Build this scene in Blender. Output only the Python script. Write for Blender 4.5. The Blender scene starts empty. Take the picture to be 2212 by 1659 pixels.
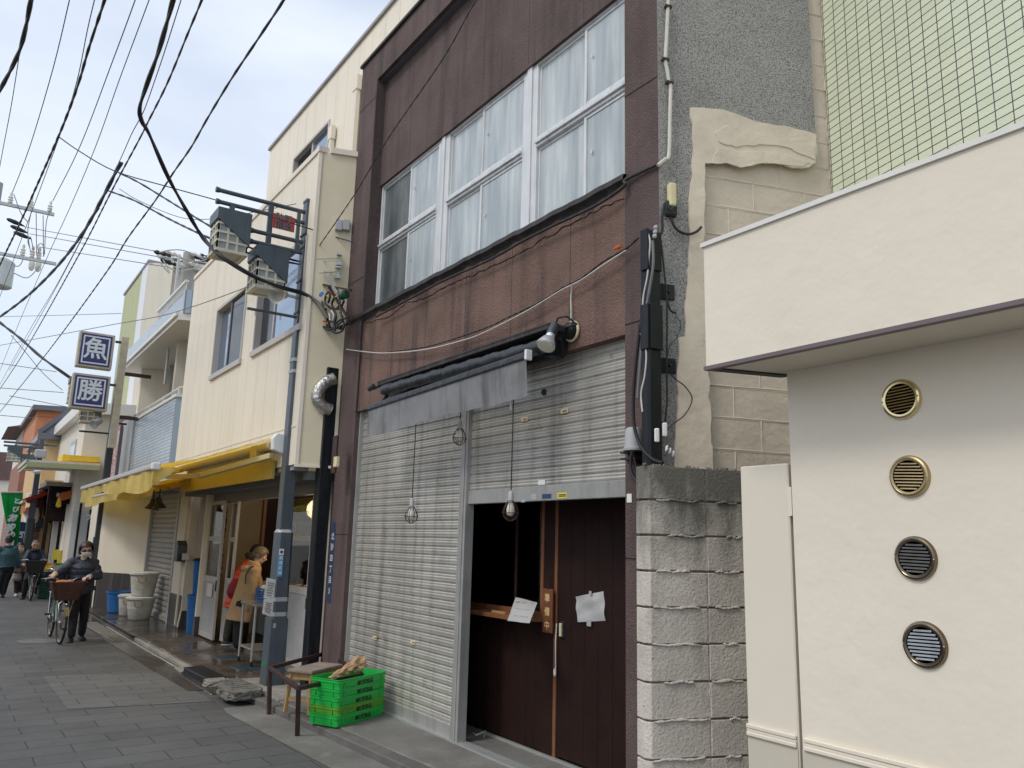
import bpy, bmesh, math, random
from mathutils import Vector, Matrix
random.seed(7)
R_ = math.radians
scene = bpy.context.scene
col = scene.collection

# ------------------------------------------------------------------ camera
# photo measured at 2212 x 1659; X runs into the buildings, Y along the street, Z up
CW, CH, FP, EYE = 2212.0, 1659.0, 1720.0, 1.7
CX, CY = CW/2, CH/2
def _frame():
    a = Vector((-100-CX, 1140-CY, FP)).normalized()
    dx = 1335-CX
    zy = (-FP*FP-(-100-CX)*dx)/(1140-CY)
    z = Vector((dx, zy, FP)).normalized()
    if z.y > 0: z = -z
    x = a.cross(z)
    return x, a, z
AX, AY, AZ = _frame()            # world axes seen in image axes
RIGHT = Vector((AX.x, AY.x, AZ.x)); DOWN = Vector((AX.y, AY.y, AZ.y)); FWD = Vector((AX.z, AY.z, AZ.z))
cam_data = bpy.data.cameras.new('camera'); cam = bpy.data.objects.new('camera', cam_data); col.objects.link(cam)
cam_data.sensor_width = 36; cam_data.lens = FP/CW*36; cam_data.clip_end = 2000; cam_data.clip_start = .05
m = Matrix((( RIGHT.x, -DOWN.x, -FWD.x, 0), (RIGHT.y, -DOWN.y, -FWD.y, 0), (RIGHT.z, -DOWN.z, -FWD.z, EYE), (0, 0, 0, 1)))
cam.matrix_world = m
scene.camera = cam

def ray(px, py):
    return RIGHT*(px-CX)+DOWN*(py-CY)+FWD*FP
def P(px, py, ax, v):
    """point of the photo on the plane axis = v"""
    d = ray(px, py); o = Vector((0, 0, EYE)); k = 'XYZ'.index(ax)
    return o+d*((v-o[k])/d[k])
SK = Vector((.95, -.3124, 0)).normalized()      # direction of the lot lines (they meet the street at a slant)
SN = Vector((-.3124, -.95, 0)).normalized()     # outward normal of walls that follow the lot lines, towards the viewer
def PS(px, py, p0, off=0):
    """point of the photo on the slanted wall plane through p0"""
    d = ray(px, py); o = Vector((0, 0, EYE)); q = Vector(p0)+SN*off
    return o+d*((q-o).dot(SN)/d.dot(SN))

# ------------------------------------------------------------------ light
SUN_EL, SUN_AZ = 50, 186
world = bpy.data.worlds.new("World"); scene.world = world; world.use_nodes = True
nt = world.node_tree; nt.nodes.clear()
out = nt.nodes.new('ShaderNodeOutputWorld'); bg = nt.nodes.new('ShaderNodeBackground')
sky = nt.nodes.new('ShaderNodeTexSky'); sky.sky_type = 'NISHITA'; sky.sun_disc = False
sky.sun_elevation = R_(SUN_EL); sky.sun_rotation = R_(90-SUN_AZ); sky.air_density = 1.3; sky.dust_density = 2.5; sky.ozone_density = 1.0
tc = nt.nodes.new('ShaderNodeTexCoord'); mp = nt.nodes.new('ShaderNodeMapping'); mp.inputs['Scale'].default_value = (1.1, 1.6, 3.2)
nz = nt.nodes.new('ShaderNodeTexNoise'); nz.inputs['Scale'].default_value = 1.5; nz.inputs['Detail'].default_value = 6; nz.inputs['Roughness'].default_value = .5
rp = nt.nodes.new('ShaderNodeValToRGB'); rp.color_ramp.elements[0].position = .34; rp.color_ramp.elements[1].position = .64
rp.color_ramp.elements[0].color = (.48, .48, .48, 1); rp.color_ramp.elements[1].color = (.97, .97, .97, 1)
mx = nt.nodes.new('ShaderNodeMixRGB'); mx.inputs['Color2'].default_value = (4.9, 5.3, 6.0, 1)
nt.links.new(tc.outputs['Generated'], mp.inputs['Vector']); nt.links.new(mp.outputs['Vector'], nz.inputs['Vector'])
nt.links.new(nz.outputs['Fac'], rp.inputs['Fac']); nt.links.new(rp.outputs['Color'], mx.inputs['Fac'])
nt.links.new(sky.outputs['Color'], mx.inputs['Color1']); nt.links.new(mx.outputs['Color'], bg.inputs['Color'])
bg.inputs['Strength'].default_value = .132
nt.links.new(bg.outputs['Background'], out.inputs['Surface'])
sd = bpy.data.lights.new('sun', 'SUN'); sd.energy = .95; sd.angle = R_(14); sd.color = (1, .95, .87)
so = bpy.data.objects.new('sun', sd); col.objects.link(so)
_sd = Vector((math.cos(R_(SUN_AZ))*math.cos(R_(SUN_EL)), math.sin(R_(SUN_AZ))*math.cos(R_(SUN_EL)), math.sin(R_(SUN_EL))))
so.rotation_euler = _sd.to_track_quat('Z', 'Y').to_euler(); so.location = (-6, 8, 20)
scene.view_settings.view_transform = 'Standard'; scene.view_settings.look = 'None'
scene.view_settings.exposure = .48; scene.view_settings.gamma = 1
scene.cycles.max_bounces = 6; scene.cycles.use_denoising = True

# ------------------------------------------------------------------ materials
def lin(c): return tuple((x/12.92 if x <= .04045 else ((x+.055)/1.055)**2.4) for x in c)
def C(r, g, b): return lin((r/255, g/255, b/255))
def _n(nt, t, **k):
    n = nt.nodes.new(t)
    for a, v in k.items():
        if a in n.inputs: n.inputs[a].default_value = v
        else: setattr(n, a, v)
    return n
def _pos(nt, scale=(1, 1, 1), obj=False, yz=False):
    if obj:
        g = nt.nodes.new('ShaderNodeTexCoord'); o = g.outputs['Object']
    else:
        g = nt.nodes.new('ShaderNodeNewGeometry'); o = g.outputs['Position']
    if yz:
        s = nt.nodes.new('ShaderNodeSeparateXYZ'); c = nt.nodes.new('ShaderNodeCombineXYZ')
        nt.links.new(o, s.inputs[0]); nt.links.new(s.outputs['Y'], c.inputs['X']); nt.links.new(s.outputs['Z'], c.inputs['Y']); nt.links.new(s.outputs['X'], c.inputs['Z'])
        o = c.outputs[0]
    mp = nt.nodes.new('ShaderNodeMapping'); mp.inputs['Scale'].default_value = scale
    nt.links.new(o, mp.inputs['Vector']); return mp.outputs['Vector']
def _noise(nt, vec, scale, detail=4, rough=.55):
    n = _n(nt, 'ShaderNodeTexNoise'); n.inputs['Scale'].default_value = scale; n.inputs['Detail'].default_value = detail; n.inputs['Roughness'].default_value = rough
    nt.links.new(vec, n.inputs['Vector']); return n.outputs['Fac']
def _ramp(nt, fac, lo, hi):
    r = nt.nodes.new('ShaderNodeMapRange'); r.inputs['From Min'].default_value = lo; r.inputs['From Max'].default_value = hi
    nt.links.new(fac, r.inputs['Value']); return r.outputs['Result']
def _mix(nt, a, b, fac, mode='MIX'):
    m = nt.nodes.new('ShaderNodeMixRGB'); m.blend_type = mode
    for s, v in (('Color1', a), ('Color2', b)):
        if isinstance(v, tuple): m.inputs[s].default_value = (*v[:3], 1)
        else: nt.links.new(v, m.inputs[s])
    if isinstance(fac, (int, float)): m.inputs['Fac'].default_value = fac
    else: nt.links.new(fac, m.inputs['Fac'])
    return m.outputs['Color']
def _math(nt, op, a, b=None):
    m = nt.nodes.new('ShaderNodeMath'); m.operation = op
    for i, v in enumerate((a, b)):
        if v is None: continue
        if isinstance(v, (int, float)): m.inputs[i].default_value = v
        else: nt.links.new(v, m.inputs[i])
    return m.outputs[0]
def mat(name, c, rough=.7, metal=0, var=.12, vs=3, bump=0, bs=60, streak=None, spots=None, obj=False, emit=None, spec=None, coat=0, brick=None, dist=.01, fn=None, wet=None):
    """c colour; var large-scale variation; streak=(colour, amount, scale) vertical runs; spots=(colour, scale, lo, hi); brick=(mortar, w, h, offset, size, yz)"""
    m = bpy.data.materials.new(name); m.use_nodes = True; nt = m.node_tree
    b = nt.nodes['Principled BSDF']; b.inputs['Roughness'].default_value = rough; b.inputs['Metallic'].default_value = metal
    if spec is not None: b.inputs['Specular IOR Level'].default_value = spec
    if coat: b.inputs['Coat Weight'].default_value = coat; b.inputs['Coat Roughness'].default_value = .15
    vec = _pos(nt, obj=obj)
    cc = c; h = None
    if brick:
        bv = _pos(nt, yz=brick[5])
        br = nt.nodes.new('ShaderNodeTexBrick'); br.offset = brick[3]; br.squash = 1
        br.inputs['Scale'].default_value = 1; br.inputs['Brick Width'].default_value = brick[1]; br.inputs['Row Height'].default_value = brick[2]
        br.inputs['Mortar Size'].default_value = brick[4]; br.inputs['Mortar Smooth'].default_value = .2; br.inputs['Bias'].default_value = 0
        k = brick[6] if len(brick) > 6 else .07
        br.inputs['Color1'].default_value = (*[x*(1-k) for x in c], 1); br.inputs['Color2'].default_value = (*[min(1, x*(1+k)) for x in c], 1)
        br.inputs['Mortar'].default_value = (*brick[0], 1)
        nt.links.new(bv, br.inputs['Vector']); cc = br.outputs['Color']; h = _math(nt, 'MULTIPLY', br.outputs['Fac'], -1)
    if var:
        f = _ramp(nt, _noise(nt, vec, vs, 5, .6), .3, .7)
        lo = _mix(nt, cc, tuple(x*0+1-var for x in c), 1, 'MULTIPLY'); hi = _mix(nt, cc, tuple(1+var*.8 for x in c), 1, 'MULTIPLY')
        cc = _mix(nt, lo, hi, f)
    if streak:
        sv = _pos(nt, (1, 1, .07), obj=obj)
        f = _ramp(nt, _noise(nt, sv, streak[2], 4, .6), .5, .72)
        cc = _mix(nt, cc, streak[0], _math(nt, 'MULTIPLY', f, streak[1]))
    if spots:
        f = _ramp(nt, _noise(nt, vec, spots[1], 5, .65), spots[2], spots[3])
        cc = _mix(nt, cc, spots[0], f)
    if isinstance(cc, tuple): b.inputs['Base Color'].default_value = (*cc, 1)
    else: nt.links.new(cc, b.inputs['Base Color'])
    if wet:
        f = _ramp(nt, _noise(nt, vec, wet[0], 3), wet[1], wet[2])
        r = _math(nt, 'SUBTRACT', rough, _math(nt, 'MULTIPLY', f, rough-wet[3])); nt.links.new(r, b.inputs['Roughness'])
    if bump or h is not None:
        bp = nt.nodes.new('ShaderNodeBump'); bp.inputs['Strength'].default_value = 1; bp.inputs['Distance'].default_value = dist if bump == 0 else bump
        hh = _noise(nt, vec, bs, 3, .6) if bump else None
        if h is not None: hh = h if hh is None else _math(nt, 'ADD', _math(nt, 'MULTIPLY', hh, .5), h)
        nt.links.new(hh, bp.inputs['Height']); nt.links.new(bp.outputs['Normal'], b.inputs['Normal'])
    if emit:
        b.inputs['Emission Color'].default_value = (*emit[0], 1); b.inputs['Emission Strength'].default_value = emit[1]
    if fn: fn(nt, b, cc)
    return m
def glass(name, tint=(.9, .93, .95), rough=.02, amt=1.0):
    m = bpy.data.materials.new(name); m.use_nodes = True; nt = m.node_tree; nt.nodes.clear()
    o = nt.nodes.new('ShaderNodeOutputMaterial'); t = nt.nodes.new('ShaderNodeBsdfTransparent'); t.inputs[0].default_value = (*tint, 1)
    g = nt.nodes.new('ShaderNodeBsdfGlossy'); g.inputs['Roughness'].default_value = rough
    f = nt.nodes.new('ShaderNodeFresnel'); f.inputs['IOR'].default_value = 1.6
    k = _math(nt, 'MULTIPLY', f.outputs[0], amt); ms = nt.nodes.new('ShaderNodeMixShader')
    nt.links.new(k, ms.inputs[0]); nt.links.new(t.outputs[0], ms.inputs[1]); nt.links.new(g.outputs[0], ms.inputs[2]); nt.links.new(ms.outputs[0], o.inputs[0])
    return m

MT = {}
def mm(k, *a, **kw): MT[k] = mat(k, *a, **kw); return MT[k]
mm('brown_stucco', (.125, .088, .082), .95, var=.22, vs=2.2, bump=.014, bs=75, streak=((.050, .036, .038), .75, 5), spots=((.18, .125, .115), 26, .58, .78))
mm('brown_band', (.205, .126, .100), .95, var=.25, vs=2.5, bump=.016, bs=70, streak=((.055, .042, .042), .9, 6), spots=((.27, .17, .13), 34, .56, .76))
mm('seam_dark', (.02, .014, .014), .9, var=0)
mm('seam_brown', (.060, .040, .038), .9, var=0)
mm('flashing', (.035, .030, .030), .75, var=.3, vs=9, bump=.004, bs=60, streak=((.12, .10, .085), .5, 12))
mm('pebbledash', (.44, .425, .40), .95, var=.16, vs=2, bump=.014, bs=90, spots=((.13, .13, .132), 105, .46, .62))
mm('mortar_beige', (.72, .63, .51), .9, var=.16, vs=2.5, bump=.009, bs=9, spots=((.36, .32, .26), 5.5, .62, .85))
mm('block_beige', (.64, .555, .455), .85, var=.1, vs=3, bump=.006, bs=22, spots=((.36, .33, .275), 9, .62, .85))
mm('cream_paint', (.78, .71, .595), .75, var=.045, vs=.9, bump=.006, bs=6)
mm('cream_door', (.72, .66, .55), .7, var=.03, vs=2)
mm('far_shop', (.30, .26, .21), .8, var=.2, vs=1)
mm('cream_base', (.55, .505, .415), .8, var=.05, vs=3)
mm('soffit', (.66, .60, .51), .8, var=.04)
mm('coping_white', (.74, .73, .68), .45, var=.05)
mm('purple_trim', (.15, .125, .13), .6, var=.08)
mm('black_paint', (.010, .012, .016), .45, spec=.3, var=.3, vs=14, streak=((.05, .05, .05), .5, 20))
mm('black_rubber', (.012, .012, .013), .55, var=0)
mm('cable_black', (.012, .012, .015), .5, var=0)
mm('cable_grey', (.16, .165, .17), .5, var=0)
mm('cable_white', (.62, .60, .54), .5, var=.1, vs=20)
mm('brass', (.72, .60, .33), .18, metal=1, var=.1, vs=20)
mm('brass_dull', (.46, .36, .20), .38, metal=1, var=.15, vs=20)
mm('bronze', (.20, .165, .12), .22, metal=1, var=.25, vs=14)
mm('steel_slat', (.34, .34, .33), .22, metal=1, var=.2, vs=20)
mm('steel_dull', (.10, .097, .09), .4, metal=1, var=.2, vs=20)
mm('bag_clear', (.16, .19, .18), .35, var=.3, vs=30, bump=.02, bs=25)
mm('dark_void', (.010, .009, .009), .8, var=0)
mm('alu', (.66, .68, .70), .35, metal=.55, var=.06, vs=8)
mm('alu_white', (.70, .71, .71), .4, metal=.2, var=.07, vs=6, streak=((.30, .29, .28), .5, 14))
mm('shutter', (.56, .54, .49), .40, metal=.45, var=.16, vs=1.6, bump=.0012, bs=40, streak=((.19, .175, .15), .6, 7), spots=((.27, .25, .22), 6, .58, .80))
mm('shutter_frame', (.40, .40, .385), .45, metal=.3, var=.12, vs=6, streak=((.22, .2, .18), .5, 12))
mm('paint_grey', (.16, .19, .215), .45, metal=.1, var=.10, vs=4)
mm('pole_grey', (.085, .108, .125), .42, metal=.1, var=.14, vs=5, streak=((.05, .06, .07), .5, 14))
mm('pole_dark', (.030, .038, .045), .45, var=.1)
mm('lantern_frame', (.66, .62, .50), .6, var=.1, vs=10)
mm('lantern_pane', (.33, .36, .35), .4, var=.15, vs=12)
mm('sign_red', (.46, .045, .040), .5, var=.05)
mm('sign_navy', (.030, .034, .155), .35, var=.04)
mm('white', (.80, .80, .78), .5, var=.03)
mm('sign_white', (.72, .76, .80), .45, var=.03)
mm('ink', (.012, .012, .014), .6, var=0)
mm('sign_frame', (.50, .44, .33), .45, metal=.3, var=.15, vs=6)
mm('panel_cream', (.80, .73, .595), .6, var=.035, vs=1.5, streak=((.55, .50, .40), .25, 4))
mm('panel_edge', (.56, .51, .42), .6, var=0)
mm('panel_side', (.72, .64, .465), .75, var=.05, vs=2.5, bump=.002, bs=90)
mm('roof_edge', (.33, .31, .30), .5, var=.1)
mm('win_sky', (.28, .36, .47), .06, metal=.75, var=.05, vs=2)
mm('win_dark', (.020, .026, .036), .12, var=.2, vs=2)
mm('win_frame', (.50, .47, .44), .5, var=.05)
mm('win_frame_dark', (.17, .155, .15), .5, var=.05)
mm('yellow_fabric', (.95, .74, .12), .8, var=.10, vs=5, streak=((.55, .36, .05), .3, 6))
mm('yellow_pale', (.93, .83, .42), .8, var=.12, vs=4, streak=((.62, .46, .12), .35, 5))
mm('awning_arm', (.60, .50, .25), .5, var=.05)
mm('yellow_board', (.52, .38, .07), .6, var=.06)
mm('blue_tile', (.36, .45, .56), .25, var=.04, brick=((.20, .24, .29), .235, .065, 0, .006, False, .05))
mm('blue_tile_front', (.46, .54, .62), .25, var=.05, brick=((.22, .26, .32), .235, .065, 0, .006, True, .05))
mm('green_tile_plain', (.52, .60, .435), .22, var=.035, vs=2, brick=((.085, .08, .085), .0955, .0475, 0, .0032, True, .045), dist=.004)
mm('green_panel', (.44, .47, .24), .6, var=.04)
mm('concrete', (.17, .165, .15), .85, var=.28, vs=1.8, bump=.006, bs=40, spots=((.27, .26, .235), 2.3, .55, .75))
mm('concrete_pale', (.30, .285, .25), .85, var=.3, vs=4, bump=.006, bs=50, spots=((.16, .15, .13), 7, .5, .7))
mm('rubble', (.19, .18, .155), .95, var=.35, vs=9, bump=.03, bs=34)
mm('kerb', (.13, .125, .115), .85, var=.25, vs=4, bump=.008, bs=40)
mm('wet_tile', (.085, .068, .055), .5, var=.3, vs=1.6, brick=((.045, .038, .032), .2, .1, .5, .004, False, .12), wet=(1.4, .42, .6, .08), bump=0, dist=.003)
mm('wet_slab', (.052, .046, .042), .45, var=.3, vs=1.3, wet=(1.1, .40, .55, .06), bump=.003, bs=30)
mm('plate_blue', (.03, .055, .08), .4, var=.1)
mm('metal_grate', (.22, .21, .19), .5, metal=.4, var=.2, vs=10)
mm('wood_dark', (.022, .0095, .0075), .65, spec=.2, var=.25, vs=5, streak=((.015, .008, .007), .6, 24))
mm('wood_orange', (.21, .085, .035), .5, var=.15, vs=6, streak=((.12, .05, .02), .5, 30))
mm('wood_stool', (.40, .235, .10), .6, var=.2, vs=6, streak=((.2, .11, .05), .5, 30))
mm('wood_worn', (.27, .22, .18), .8, var=.25, vs=8, streak=((.14, .10, .08), .6, 22))
mm('rust_frame', (.050, .028, .025), .5, metal=.2, var=.25, vs=12)
mm('crate_green', (.012, .44, .065), .42, var=.05, vs=6, coat=.1)
mm('crate_old', (.10, .36, .03), .5, var=.08, vs=6)
mm('crate_ink', (.008, .05, .02), .6, var=0)
mm('kraft', (.42, .27, .15), .85, var=.15, vs=12, bump=.012, bs=22)
mm('paper', (.86, .86, .85), .8, var=.05, vs=9, bump=.008, bs=14)
mm('paper_ink', (.26, .26, .27), .8, var=0)
mm('plaque_wood', (.17, .060, .026), .5, var=.2, vs=20, streak=((.09, .03, .015), .6, 60))
mm('plaque_text', (.66, .46, .20), .6, var=.08, vs=30)
mm('awning_dark', (.035, .040, .046), .42, var=.2, vs=8, bump=.012, bs=16)
mm('valance', (.52, .52, .53), .8, var=.14, vs=5, streak=((.16, .16, .165), .8, 7), spots=((.55, .55, .56), 17, .60, .78))
mm('bulb', (.80, .76, .62), .25, var=.1, vs=30, coat=.5)
mm('spot_silver', (.66, .68, .72), .25, metal=.5, var=.12, vs=20)
mm('ivory', (.72, .63, .38), .55, var=.06, vs=10)
mm('grey_plastic', (.42, .43, .44), .5, var=.08, vs=10)
mm('foil', (.50, .49, .46), .3, metal=.8, var=.25, vs=12, bump=.02, bs=22)
mm('address_blue', (.035, .060, .13), .45, var=.15, vs=10)
mm('sticker_blue', (.08, .35, .72), .4, var=.03)
mm('sticker_yellow', (.72, .62, .08), .5, var=.05)
mm('tub', (.56, .55, .49), .55, var=.16, vs=6, spots=((.28, .28, .26), 7, .55, .8))
mm('blue_plastic', (.025, .15, .42), .38, var=.08, vs=6)
mm('dark_base_tile', (.062, .056, .054), .4, var=.12, brick=((.13, .12, .11), .3, .3, 0, .008, False, .1))
mm('shutter_beige', (.30, .285, .265), .5, metal=.15, var=.10, vs=3, streak=((.22, .2, .18), .4, 6))
mm('skin', (.50, .29, .20), .6, var=.06, vs=20)
mm('skin_pale', (.56, .36, .27), .6, var=.06, vs=20)
mm('hair_brown', (.030, .014, .013), .45, var=.3, vs=40)
mm('hair_ash', (.13, .10, .065), .55, var=.3, vs=40)
mm('hair_grey', (.16, .14, .13), .7, var=.3, vs=40)
mm('hair_black', (.010, .010, .011), .6, var=.3, vs=40)
mm('mask_white', (.74, .70, .68), .8, var=.04)
mm('lens_dark', (.020, .004, .006), .08, var=0)
mm('navy_down', (.022, .030, .052), .5, var=.2, vs=7, bump=.03, bs=11)
mm('navy_jacket', (.016, .022, .042), .6, var=.25, vs=8, bump=.02, bs=12)
mm('black_cloth', (.010, .011, .014), .8, var=.2, vs=6, bump=.02, bs=9)
mm('brown_cloth', (.045, .020, .017), .8, var=.2, vs=6)
mm('olive_cloth', (.040, .040, .028), .8, var=.2, vs=6, bump=.02, bs=9)
mm('teal_jacket', (.028, .085, .100), .7, var=.15, vs=6, bump=.02, bs=8)
mm('red_down', (.66, .07, .02), .5, var=.2, vs=6, bump=.03, bs=11)
mm('bag_red', (.25, .008, .025), .7, var=.15, vs=6)
mm('camel_wool', (.42, .285, .155), .9, var=.10, vs=6, bump=.012, bs=26)
mm('taupe', (.12, .085, .06), .85, var=.1)
mm('bag_grey', (.35, .35, .36), .6, var=.1, vs=10)
mm('glove', (.50, .42, .33), .8, var=.15, vs=20)
mm('shoe_dark', (.012, .012, .014), .5, var=0)
mm('shoe_white', (.55, .55, .56), .6, var=.05)
mm('tyre', (.012, .012, .012), .7, var=0)
mm('chrome', (.62, .62, .62), .22, metal=1, var=0)
mm('bike_mint', (.34, .50, .44), .35, coat=.4, var=.05)
mm('bike_black', (.015, .015, .017), .35, var=0)
mm('basket_brown', (.075, .028, .018), .7, var=.3, vs=14, streak=((.03, .012, .01), .7, 40))
mm('basket_black', (.012, .012, .014), .6, var=.2, vs=20)
mm('steel', (.50, .49, .46), .32, metal=.7, var=.12, vs=8)
mm('far_orange', (.50, .205, .10), .8, var=.08, vs=1.5, brick=((.33, .14, .08), 2.4, .9, 0, .02, True, .03))
mm('far_brick', (.30, .145, .105), .85, var=.15, vs=3)
mm('brick_column', (.16, .085, .065), .9, var=.2, vs=6, brick=((.20, .17, .14), .22, .09, .5, .012, True, .3))
mm('far_ochre', (.62, .42, .20), .8, var=.05, vs=1.5)
mm('far_cream', (.68, .635, .54), .8, var=.04, vs=1.5)
mm('far_grey', (.60, .60, .57), .8, var=.04, vs=1.5)
mm('roof_slate', (.13, .14, .17), .6, var=.1)
mm('roof_slat', (.27, .28, .33), .5, var=.08, streak=((.2, .2, .24), .3, 5))
mm('roof_maroon', (.13, .075, .07), .7, var=.15, vs=4)
mm('orange_cloth', (.80, .26, .07), .75, var=.08, vs=5)
mm('red_cloth', (.36, .055, .025), .75, var=.1, vs=5)
mm('peach_cloth', (.78, .42, .21), .75, var=.1, vs=5)
mm('green_cloth', (.025, .50, .13), .6, var=.10, vs=4, streak=((.012, .20, .05), .6, 6))
mm('blue_cloth', (.030, .055, .20), .6, var=.15, vs=5)
mm('green_crate', (.008, .075, .045), .5, var=.1)
mm('box_card', (.48, .38, .26), .8, var=.15, vs=8)
mm('veg_green', (.045, .16, .03), .7, var=.5, vs=30)
mm('yellow_card', (.78, .66, .07), .7, var=.05)
mm('pole_concrete', (.36, .345, .31), .85, var=.1, vs=3)
mm('insulator', (.70, .67, .60), .3, var=.1, vs=20)
mm('galv', (.50, .52, .50), .45, metal=.5, var=.08)
mm('lampglow', (1, .75, .45), .5, var=0, emit=((1, .62, .28), 9))
mm('tan_wall', (.26, .20, .115), .7, var=.15, vs=3)
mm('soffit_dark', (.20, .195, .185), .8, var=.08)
mm('white_box', (.72, .72, .74), .4, var=.03)
def translucent(k, amt=.45):
    nt = MT[k].node_tree; b = nt.nodes['Principled BSDF']; t = nt.nodes.new('ShaderNodeBsdfTranslucent'); ms = nt.nodes.new('ShaderNodeMixShader'); ms.inputs[0].default_value = amt
    src = b.inputs['Base Color'].links
    if src: nt.links.new(src[0].from_socket, t.inputs['Color'])
    else: t.inputs['Color'].default_value = b.inputs['Base Color'].default_value
    o = nt.nodes['Material Output']; nt.links.new(b.outputs[0], ms.inputs[1]); nt.links.new(t.outputs[0], ms.inputs[2]); nt.links.new(ms.outputs[0], o.inputs['Surface'])
for k_ in ('yellow_fabric', 'yellow_pale', 'orange_cloth', 'green_cloth', 'peach_cloth', 'red_cloth', 'valance'): translucent(k_, .5 if k_ != 'valance' else .25)
MT['glass'] = glass('glass'); MT['glass_dark'] = glass('glass_dark', (.35, .37, .38), .03, 1.1)
MT['glass_door'] = glass('glass_door', (.62, .62, .58), .02, .5)
# frosted window panes with the folds of a curtain close behind them
def _frost(nt, b, cc):
    v = _pos(nt, (1, 1, .10)); f = _ramp(nt, _noise(nt, v, 9, 3, .5), .35, .68)
    v2 = _pos(nt, (1, 1, .35)); g = _ramp(nt, _noise(nt, v2, 5, 3, .6), .3, .7)
    c = _mix(nt, (.36, .41, .43), (.66, .71, .70), f); c = _mix(nt, c, (.36, .40, .42), _math(nt, 'MULTIPLY', g, .55))
    nt.links.new(c, b.inputs['Base Color'])
def _gtile(nt, b, cc):
    g = nt.nodes.new('ShaderNodeNewGeometry'); d = nt.nodes.new('ShaderNodeVectorMath'); d.operation = 'DOT_PRODUCT'; d.inputs[1].default_value = (.27200, .96230, 0)
    s = nt.nodes.new('ShaderNodeSeparateXYZ'); nt.links.new(g.outputs['Position'], d.inputs[0]); nt.links.new(g.outputs['Position'], s.inputs[0])
    c = nt.nodes.new('ShaderNodeCombineXYZ'); nt.links.new(_math(nt, 'SUBTRACT', d.outputs['Value'], .0825), c.inputs['X']); nt.links.new(_math(nt, 'SUBTRACT', s.outputs['Z'], .0165), c.inputs['Y'])
    br = nt.nodes.new('ShaderNodeTexBrick'); br.offset = 0
    for k, x in (('Scale', 1), ('Brick Width', .1085), ('Row Height', .0558), ('Mortar Size', .0034), ('Mortar Smooth', .15), ('Bias', 0)): br.inputs[k].default_value = x
    br.inputs['Color1'].default_value = (.66, .71, .52, 1); br.inputs['Color2'].default_value = (.72, .765, .575, 1); br.inputs['Mortar'].default_value = (.085, .075, .075, 1)
    nt.links.new(c.outputs[0], br.inputs['Vector']); nt.links.new(br.outputs['Color'], b.inputs['Base Color'])
    bp = nt.nodes.new('ShaderNodeBump'); bp.inputs['Distance'].default_value = .003; nt.links.new(_math(nt, 'MULTIPLY', br.outputs['Fac'], -1), bp.inputs['Height']); nt.links.new(bp.outputs[0], b.inputs['Normal'])
MT['green_tile'] = mat('green_tile', (.6, .65, .5), .25, var=0, fn=_gtile)
MT['frosted'] = mat('frosted', (.6, .65, .68), .16, var=0, fn=_frost, bump=.0015, bs=120)
def _frostd(nt, b, cc):
    v = _pos(nt, (1, 1, .3)); f = _ramp(nt, _noise(nt, v, 5, 3, .6), .35, .7)
    nt.links.new(_mix(nt, (.075, .088, .092), (.17, .19, .19), f), b.inputs['Base Color'])
MT['frosted_dark'] = mat('frosted_dark', (.15, .16, .17), .14, var=0, fn=_frostd, bump=.0015, bs=120)
# weathered block: dark grime that runs down from the exposed top edge
def _grime(nt, b, cc):
    g = nt.nodes.new('ShaderNodeNewGeometry'); s = nt.nodes.new('ShaderNodeSeparateXYZ'); nt.links.new(g.outputs['Position'], s.inputs[0])
    t = _ramp(nt, s.outputs['Z'], 1.45, 2.1); n = _noise(nt, _pos(nt, (1, 1, .35)), 6, 5, .65)
    f = _ramp(nt, _math(nt, 'ADD', _math(nt, 'MULTIPLY', t, .55), n), .58, .98)
    c = _mix(nt, cc, (.105, .103, .085), _math(nt, 'MULTIPLY', f, .88))
    sp = _ramp(nt, _noise(nt, _pos(nt), 85, 3, .7), .60, .68); c = _mix(nt, c, (.11, .105, .095), _math(nt, 'MULTIPLY', sp, .8))
    nt.links.new(c, b.inputs['Base Color'])
MT['cmu'] = mat('cmu', (.60, .55, .485), .95, var=.16, vs=4, bump=.006, bs=60, fn=_grime)
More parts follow.
